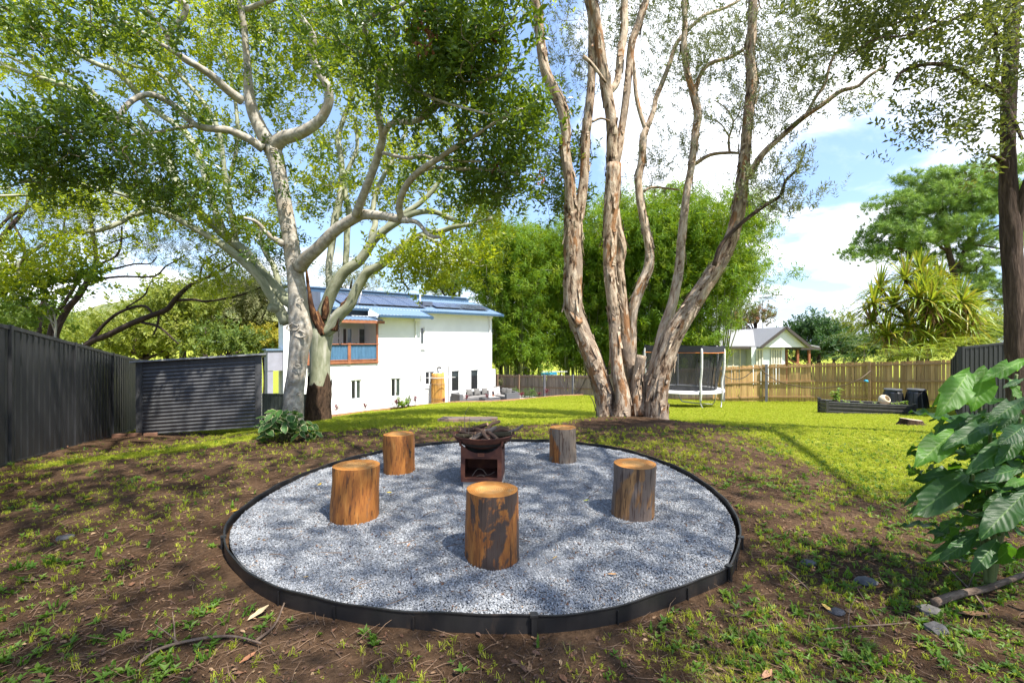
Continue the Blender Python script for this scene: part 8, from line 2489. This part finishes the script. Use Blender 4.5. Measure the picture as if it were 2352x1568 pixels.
# plants along the house
for k, (x, y, d, h, L, lb) in enumerate(((773, 945, 22.3, 0.3, 0.34, 'dark red cordyline left under the first lower window'), (838, 940, 22.9, 0.3, 0.34, 'dark red cordyline between the two lower windows'), (910, 931, 24.2, 0.3, 0.34, 'dark red cordyline left of the lime bush at the house wall'),
                                       (953, 927, 24.7, 0.35, 0.36, 'dark red cordyline at the foot of the downpipe'), (1019, 924, 26.0, 0.2, 0.26, 'small red cordyline in front of the reed screen'), (1072, 919, 26.6, 0.22, 0.3, 'red cordyline before the left end of the sofa'), (1119, 916, 27.0, 0.22, 0.3, 'red cordyline before the right end of the sofa'),
                                       (1198, 912, 28.3, 0.25, 0.34, 'red cordyline beside the patio in the back bed'), (1256, 905, 28.9, 0.25, 0.34, 'red cordyline next to the paperbark in the back bed'), (1238, 909, 28.6, 0.2, 0.3, 'small red cordyline right of the paved patio'))):
    p = P(x, y, d); small_plant('cordyline', lb, 'plant', (p[0], p[1], p[2] - 0.02), h, 0.05, 22, L, 0.07, L_CORD, k + 50, 0.8, 2, droop=0.4, group='red cordylines along the house bed')
p = P(925, 935, 24.25); small_plant('lime_bush', 'bright lime green low bush under the second lower window', 'shrub', (p[0], p[1], p[2] - 0.05), 0.55, 0.55, 170, 0.16, 0.13, L_SEED, 70, 0.2, 12)
p = P(938, 925, 24.75); small_plant('green_bush', 'upright green bush left of the downpipe', 'shrub', (p[0], p[1], -2.3), 1.1, 0.35, 170, 0.15, 0.05, L_STRAP, 71, 0.7, 8)
p = P(914, 925, 24.6); small_plant('green_bush', 'tall thin green plant before the second lower window', 'shrub', (p[0], p[1], -2.3), 1.2, 0.2, 80, 0.2, 0.03, L_STRAP, 72, 1.0, 5)


def pot_plant(label, x, d, pr, ph, matp, h, r, n, L, W, mat, seed, erect=0.6):
    p = P(x, 0, d); z = -2.40
    t = small_plant('potted_plant', label, 'potted plant', (p[0], p[1], z + ph), h, r, n, L, W, mat, seed, erect, 6)
    mb = MB(); mb.lathe([(0.001, 0.0), (pr * 0.7, 0.0), (pr, ph), (pr * 0.9, ph), (pr * 0.85, ph - 0.06), (0.001, ph - 0.06)], 18, (p[0], p[1], z)); mb.build('pot', matp, t)


pot_plant('leafy plant in a large glossy black pot before the back fence', 1151, 33.6, 0.38, 0.5, flat('glossy_black_glaze', (0.012, 0.012, 0.014), 0.15), 0.8, 0.4, 120, 0.16, 0.07, L_OLIVE, 80)
for k, (x, d, h, L, lb) in enumerate(((1186, 32.0, 0.7, 0.55, 'strappy green plant before the back fence beside the black pot'), (1222, 31.2, 0.85, 0.6, 'tallest strappy green plant before the back fence'), (1206, 31.8, 0.6, 0.4, 'small strappy green plant between two larger ones'))):
    p = P(x, 0, d); small_plant('strappy_plant', lb, 'plant', (p[0], p[1], -2.42), h, 0.06, 70, L, 0.05, L_STRAP, 84 + k, 0.35, 2, droop=0.5, group='strappy plants along the back fence')
p = P(1315, 0, 27.9); small_plant('thin_shrub', 'thin sparse shrub in the bed left of the paperbark', 'shrub', (P(1314, 0, 29.2)[0], 29.2, -2.3), 1.3, 0.5, 70, 0.12, 0.04, L_OLIVE, 90, 0.5, 8)

# blue play gym beyond the back fence
t = thing('play_frame', 'bright blue topped metal frame seen over the back fence', 'play frame', P(1257, 870, 38.5))
mb = MB(); a, b = P(1243, 859, 38.5), P(1278, 857, 38.5); mb.bar(a, b, 0.9, 0.16); mb.build('blue_top', flat('bright_blue', (0.04, 0.35, 0.55), 0.5), t)
for x in (1244, 1260, 1279, 1290):
    mb = MB(); q = P(x, 858, 38.3); mb.tube([q, (q[0], q[1], -2.9)], [0.04, 0.04], 6); mb.build('leg', M_WHITE, t)
mb = MB(); mb.bar(P(1244, 853, 38.3), P(1303, 853, 38.3), 0.06); mb.build('top_bar', M_WHITE, t)

# ------------------------------------------------------------------ cables and pole
def cable(label, pts, r=0.012, mat=None, name='cable'):
    mb = MB(); mb.tube(pts, [r] * len(pts), 5, 6, 0, False); o = mb.build(name, mat or flat('dark_cable', (0.03, 0.03, 0.03), 0.7), None, smooth=True); tag(o, label, 'cable'); return o


cable('dark hose hanging in a long sag along the golden paling fence', [np.array(P(x, y, d)) for x, y, d in ((1742, 840, 22.9), (1760, 858, 22.6), (1790, 876, 22.0), (1840, 888, 21.3), (1890, 891, 20.8), (1940, 884, 20.2), (1975, 870, 19.9), (2000, 851, 20.0))], 0.022, flat('brown_hose', (0.10, 0.065, 0.035), 0.7))
cable('dark cable drooping along the fence right of the trampoline', [np.array(P(x, y, d)) for x, y, d in ((1655, 850, 23.4), (1668, 865, 23.2), (1690, 871, 23.1), (1710, 866, 23.0), (1728, 852, 22.9))], 0.018)
cable('thin cable looped on the back fence left of the paperbark', [np.array(P(x, y, d)) for x, y, d in ((1283, 866, 30.4), (1295, 890, 30.1), (1312, 907, 29.7), (1330, 896, 29.4), (1346, 868, 29.1))], 0.018)
cable('overhead wire crossing before the pandanus', [np.array(P(x, y, d)) for x, y, d in ((1830, 740, 60), (1960, 738, 50), (2160, 723, 42), (2420, 690, 34))], 0.025, flat('pale_wire', (0.35, 0.35, 0.36), 0.5))
cable('overhead wire rising to the right above the tiered tree', [np.array(P(x, y, d)) for x, y, d in ((1826, 742, 60), (2000, 690, 48), (2180, 618, 38), (2400, 500, 30))], 0.02)
t = thing('power_pole', 'thin grey power pole behind the cottage', 'pole', (P(1832, 0, 60)[0], 60, -3)); mb = MB(); q = P(1832, 735, 60); mb.tube([(q[0], q[1], -3), q], [0.14, 0.11], 8); mb.build('post', M_POST, t); mb = MB(); mb.bar(q + (-0.6, 0, -0.3), q + (0.6, 0, -0.3), 0.1); mb.build('cross_arm', M_POST, t)
mb = MB(); q = P(1990, 874, 20.3); mb.tube([q, q + (0.0, -0.05, -0.02), q + (-0.14, -0.08, 0.02)], [0.05, 0.05, 0.04], 8); o = mb.build('hose_tap', flat('blue_plastic', (0.05, 0.35, 0.6), 0.4)); tag(o, 'small bright blue hose fitting on the golden fence post', 'hose fitting')


# ------------------------------------------------------------------ small things on the ground
def stone(label, x, y, r, seed, flat_=0.5, c=(0.16, 0.15, 0.145)):
    zz = gz(0, 2.5); d = (CAMZ + 0.07) * F / (y - 784); p = P(x, y, d); g = float(gz(p[0], p[1]))
    bm = bmesh.new(); bmesh.ops.create_icosphere(bm, subdivisions=2, radius=r); rg = np.random.default_rng(seed)
    for v in bm.verts:
        k = 1 + 0.35 * mnoise.noise(v.co * (1.6 / r) + Vector((seed * 3, 0, 0))); v.co *= k; v.co.z *= flat_; v.co.x *= 1.25
    me = bpy.data.meshes.new('stone'); bm.to_mesh(me); bm.free()
    o = link('stone', me, mat_simple('grey_stone', [(0.3, tuple(v * 0.3 for v in c)), (0.7, tuple(v * 0.8 for v in c))], 25, rough=0.9, bmp=0.3)); o.location = (p[0], p[1], g + r * flat_ * 0.35); tag(o, label, 'stone', 'grey stones half sunk in the soil')


stone('flat grey stone beside the thick fallen branch on the right', 2137, 1404, 0.055, 1, 0.45, (0.22, 0.20, 0.18)); stone('rounded dark grey stone just below the flat one on the right', 2150, 1446, 0.05, 2, 0.6)
stone('small blue-grey stone right of the ring edging', 1858, 1294, 0.045, 3, 0.4, (0.12, 0.125, 0.14)); stone('dark flat stone in the soil between ring and fallen branch', 1990, 1335, 0.06, 4, 0.3, (0.11, 0.115, 0.125)); stone('dark pointed stone under the yellow leaf', 1922, 1405, 0.035, 5, 0.5, (0.10, 0.10, 0.11)); stone('grey stone alone in the soil on the left', 150, 1236, 0.05, 6, 0.4)


def fallen(label, tr, r, mat, forks=()):
    def g(x, y):
        d = (CAMZ + 0.065) * F / (y - 784); p = P(x, y, d); return np.array((p[0], p[1], float(gz(p[0], p[1])) + r * 1.1 + 0.012))
    t = thing('fallen_branch', label, 'fallen branch', tuple(g(*tr[0])))
    mb = MB(); mb.tube([g(*q) for q in tr], np.linspace(r, r * 0.6, len(tr)), 8, 5, 0.08); mb.build('branch', mat, t, smooth=True)
    for f in forks:
        pts = [g(*q) for q in f]; pts = [p + (0, 0, 0.02 * i) for i, p in enumerate(pts)]
        mb = MB(); mb.tube(pts, np.linspace(r * 0.55, r * 0.2, len(f)), 6, 4); mb.build('side_twig', mat, t, smooth=True)


M_FALL = bark_mat('fallen_branch_bark', [(0.3, (0.06, 0.04, 0.03)), (0.55, (0.16, 0.115, 0.085)), (0.8, (0.28, 0.22, 0.17))], 0.3, 30, 0.95, 0.8)
fallen('thick fallen branch lying under the big-leaved shrub', [(2146, 1395), (2200, 1375), (2262, 1362), (2310, 1345), (2360, 1325)], 0.024, M_FALL)
fallen('thin forked twig on the soil near the bottom right', [(1890, 1448), (1960, 1441), (2010, 1438), (2090, 1432)], 0.005, M_FALL, [[(1948, 1442), (1952, 1412), (1966, 1388)], [(2020, 1436), (1990, 1395), (1965, 1362)]])
fallen('thin bent twig leaning on the soil right of the ring', [(1806, 1313), (1832, 1333), (1858, 1358)], 0.006, M_FALL)
fallen('long thin stick lying before the ring at the lower left', [(588, 1475), (630, 1440), (650, 1395), (660, 1372)], 0.007, M_FALL)
fallen('forked dry branch lying on bare soil at the lower left', [(320, 1527), (362, 1497), (415, 1480), (480, 1468), (540, 1466), (600, 1482)], 0.009, M_FALL, [[(410, 1481), (388, 1470), (356, 1455)], [(402, 1484), (400, 1450), (396, 1425)]])
fallen('twiggy dry branch drooping to the ground below the big-leaved shrub', [(2272, 1420), (2240, 1370), (2200, 1330), (2160, 1290)], 0.007, M_FALL, [[(2225, 1350), (2240, 1320), (2250, 1290)]])
fallen('short stick across the gravel left of the nearest stool', [(905, 1336), (950, 1326), (985, 1322)], 0.004, flat('red_twig', (0.22, 0.08, 0.05), 0.8))


def yellow_leaf(label, x, y, L, rz, c=(0.55, 0.33, 0.03), lift=0.012, on_gravel=False):
    d = (CAMZ + (0.0 if on_gravel else 0.06)) * F / (y - 784); p = P(x, y, d); z = 0.004 if on_gravel else float(gz(p[0], p[1]))
    me = big_leaf_mesh('fallen_leaf', L, L * 0.36, 0.5, int(x), -0.12, 0.2, 6)
    o = link('fallen_leaf', me, flat('fallen_leaf_%d' % int(x), c, 0.6, var=0.25)); o.location = (p[0], p[1], z + lift); o.rotation_euler = (random.gauss(0, 0.15), random.gauss(0, 0.15), rz); tag(o, label, 'leaf', 'coloured fallen leaves')


for a in (('yellow leaf on the soil far left', 185, 1150, 0.11, 0.2, (0.60, 0.36, 0.03)), ('golden leaf near the grass left of the ring', 530, 1180, 0.12, 0.1, (0.62, 0.36, 0.02)), ('bright yellow leaf in the weeds left of the ring', 722, 1130, 0.10, 1.2, (0.62, 0.40, 0.02)), ('yellow crescent leaf in the soil on the lower right', 1914, 1403, 0.07, 1.9, (0.66, 0.42, 0.10)),
          ('pale yellow leaf standing in the weeds on the right', 2002, 1341, 0.06, 2.3, (0.60, 0.50, 0.22)), ('large dry brown leaf beside the stones on the right', 2200, 1405, 0.14, -0.5, (0.26, 0.14, 0.07)), ('dry tan leaf at the bottom right', 1750, 1555, 0.09, 0.6, (0.30, 0.16, 0.09)), ('brown curled leaf before the ring on the lower left', 550, 1520, 0.08, 1.0, (0.30, 0.13, 0.06)), ('long pale dry leaf beside the edging on the left', 568, 1422, 0.12, 0.9, (0.42, 0.32, 0.18)), ('green fallen leaf on the soil far left', 120, 1208, 0.07, 0.3, (0.22, 0.28, 0.04))):
    yellow_leaf(*a)
for a in (('orange leaf on the gravel left of the nearest stool', 695, 1328, 0.035, 0.3, (0.62, 0.35, 0.02)), ('yellow leaf on the gravel beside the front left stool', 888, 1132, 0.05, 0.2, (0.50, 0.38, 0.04)), ('brown leaf on the gravel in the lower middle right', 1395, 1320, 0.06, -0.2, (0.32, 0.18, 0.08)), ('tan leaf on the gravel right of the nearest stool', 1268, 1286, 0.045, 0.4, (0.40, 0.26, 0.08)), ('curled brown leaf on the gravel near the left stool', 935, 1258, 0.04, 1.2, (0.34, 0.17, 0.08)), ('yellow-green sprig on the gravel near the right stool', 1340, 1152, 0.06, 0.3, (0.38, 0.40, 0.04))):
    yellow_leaf(*a, lift=0.006, on_gravel=True)
# black plastic pot edge: small wooden peg outside ring
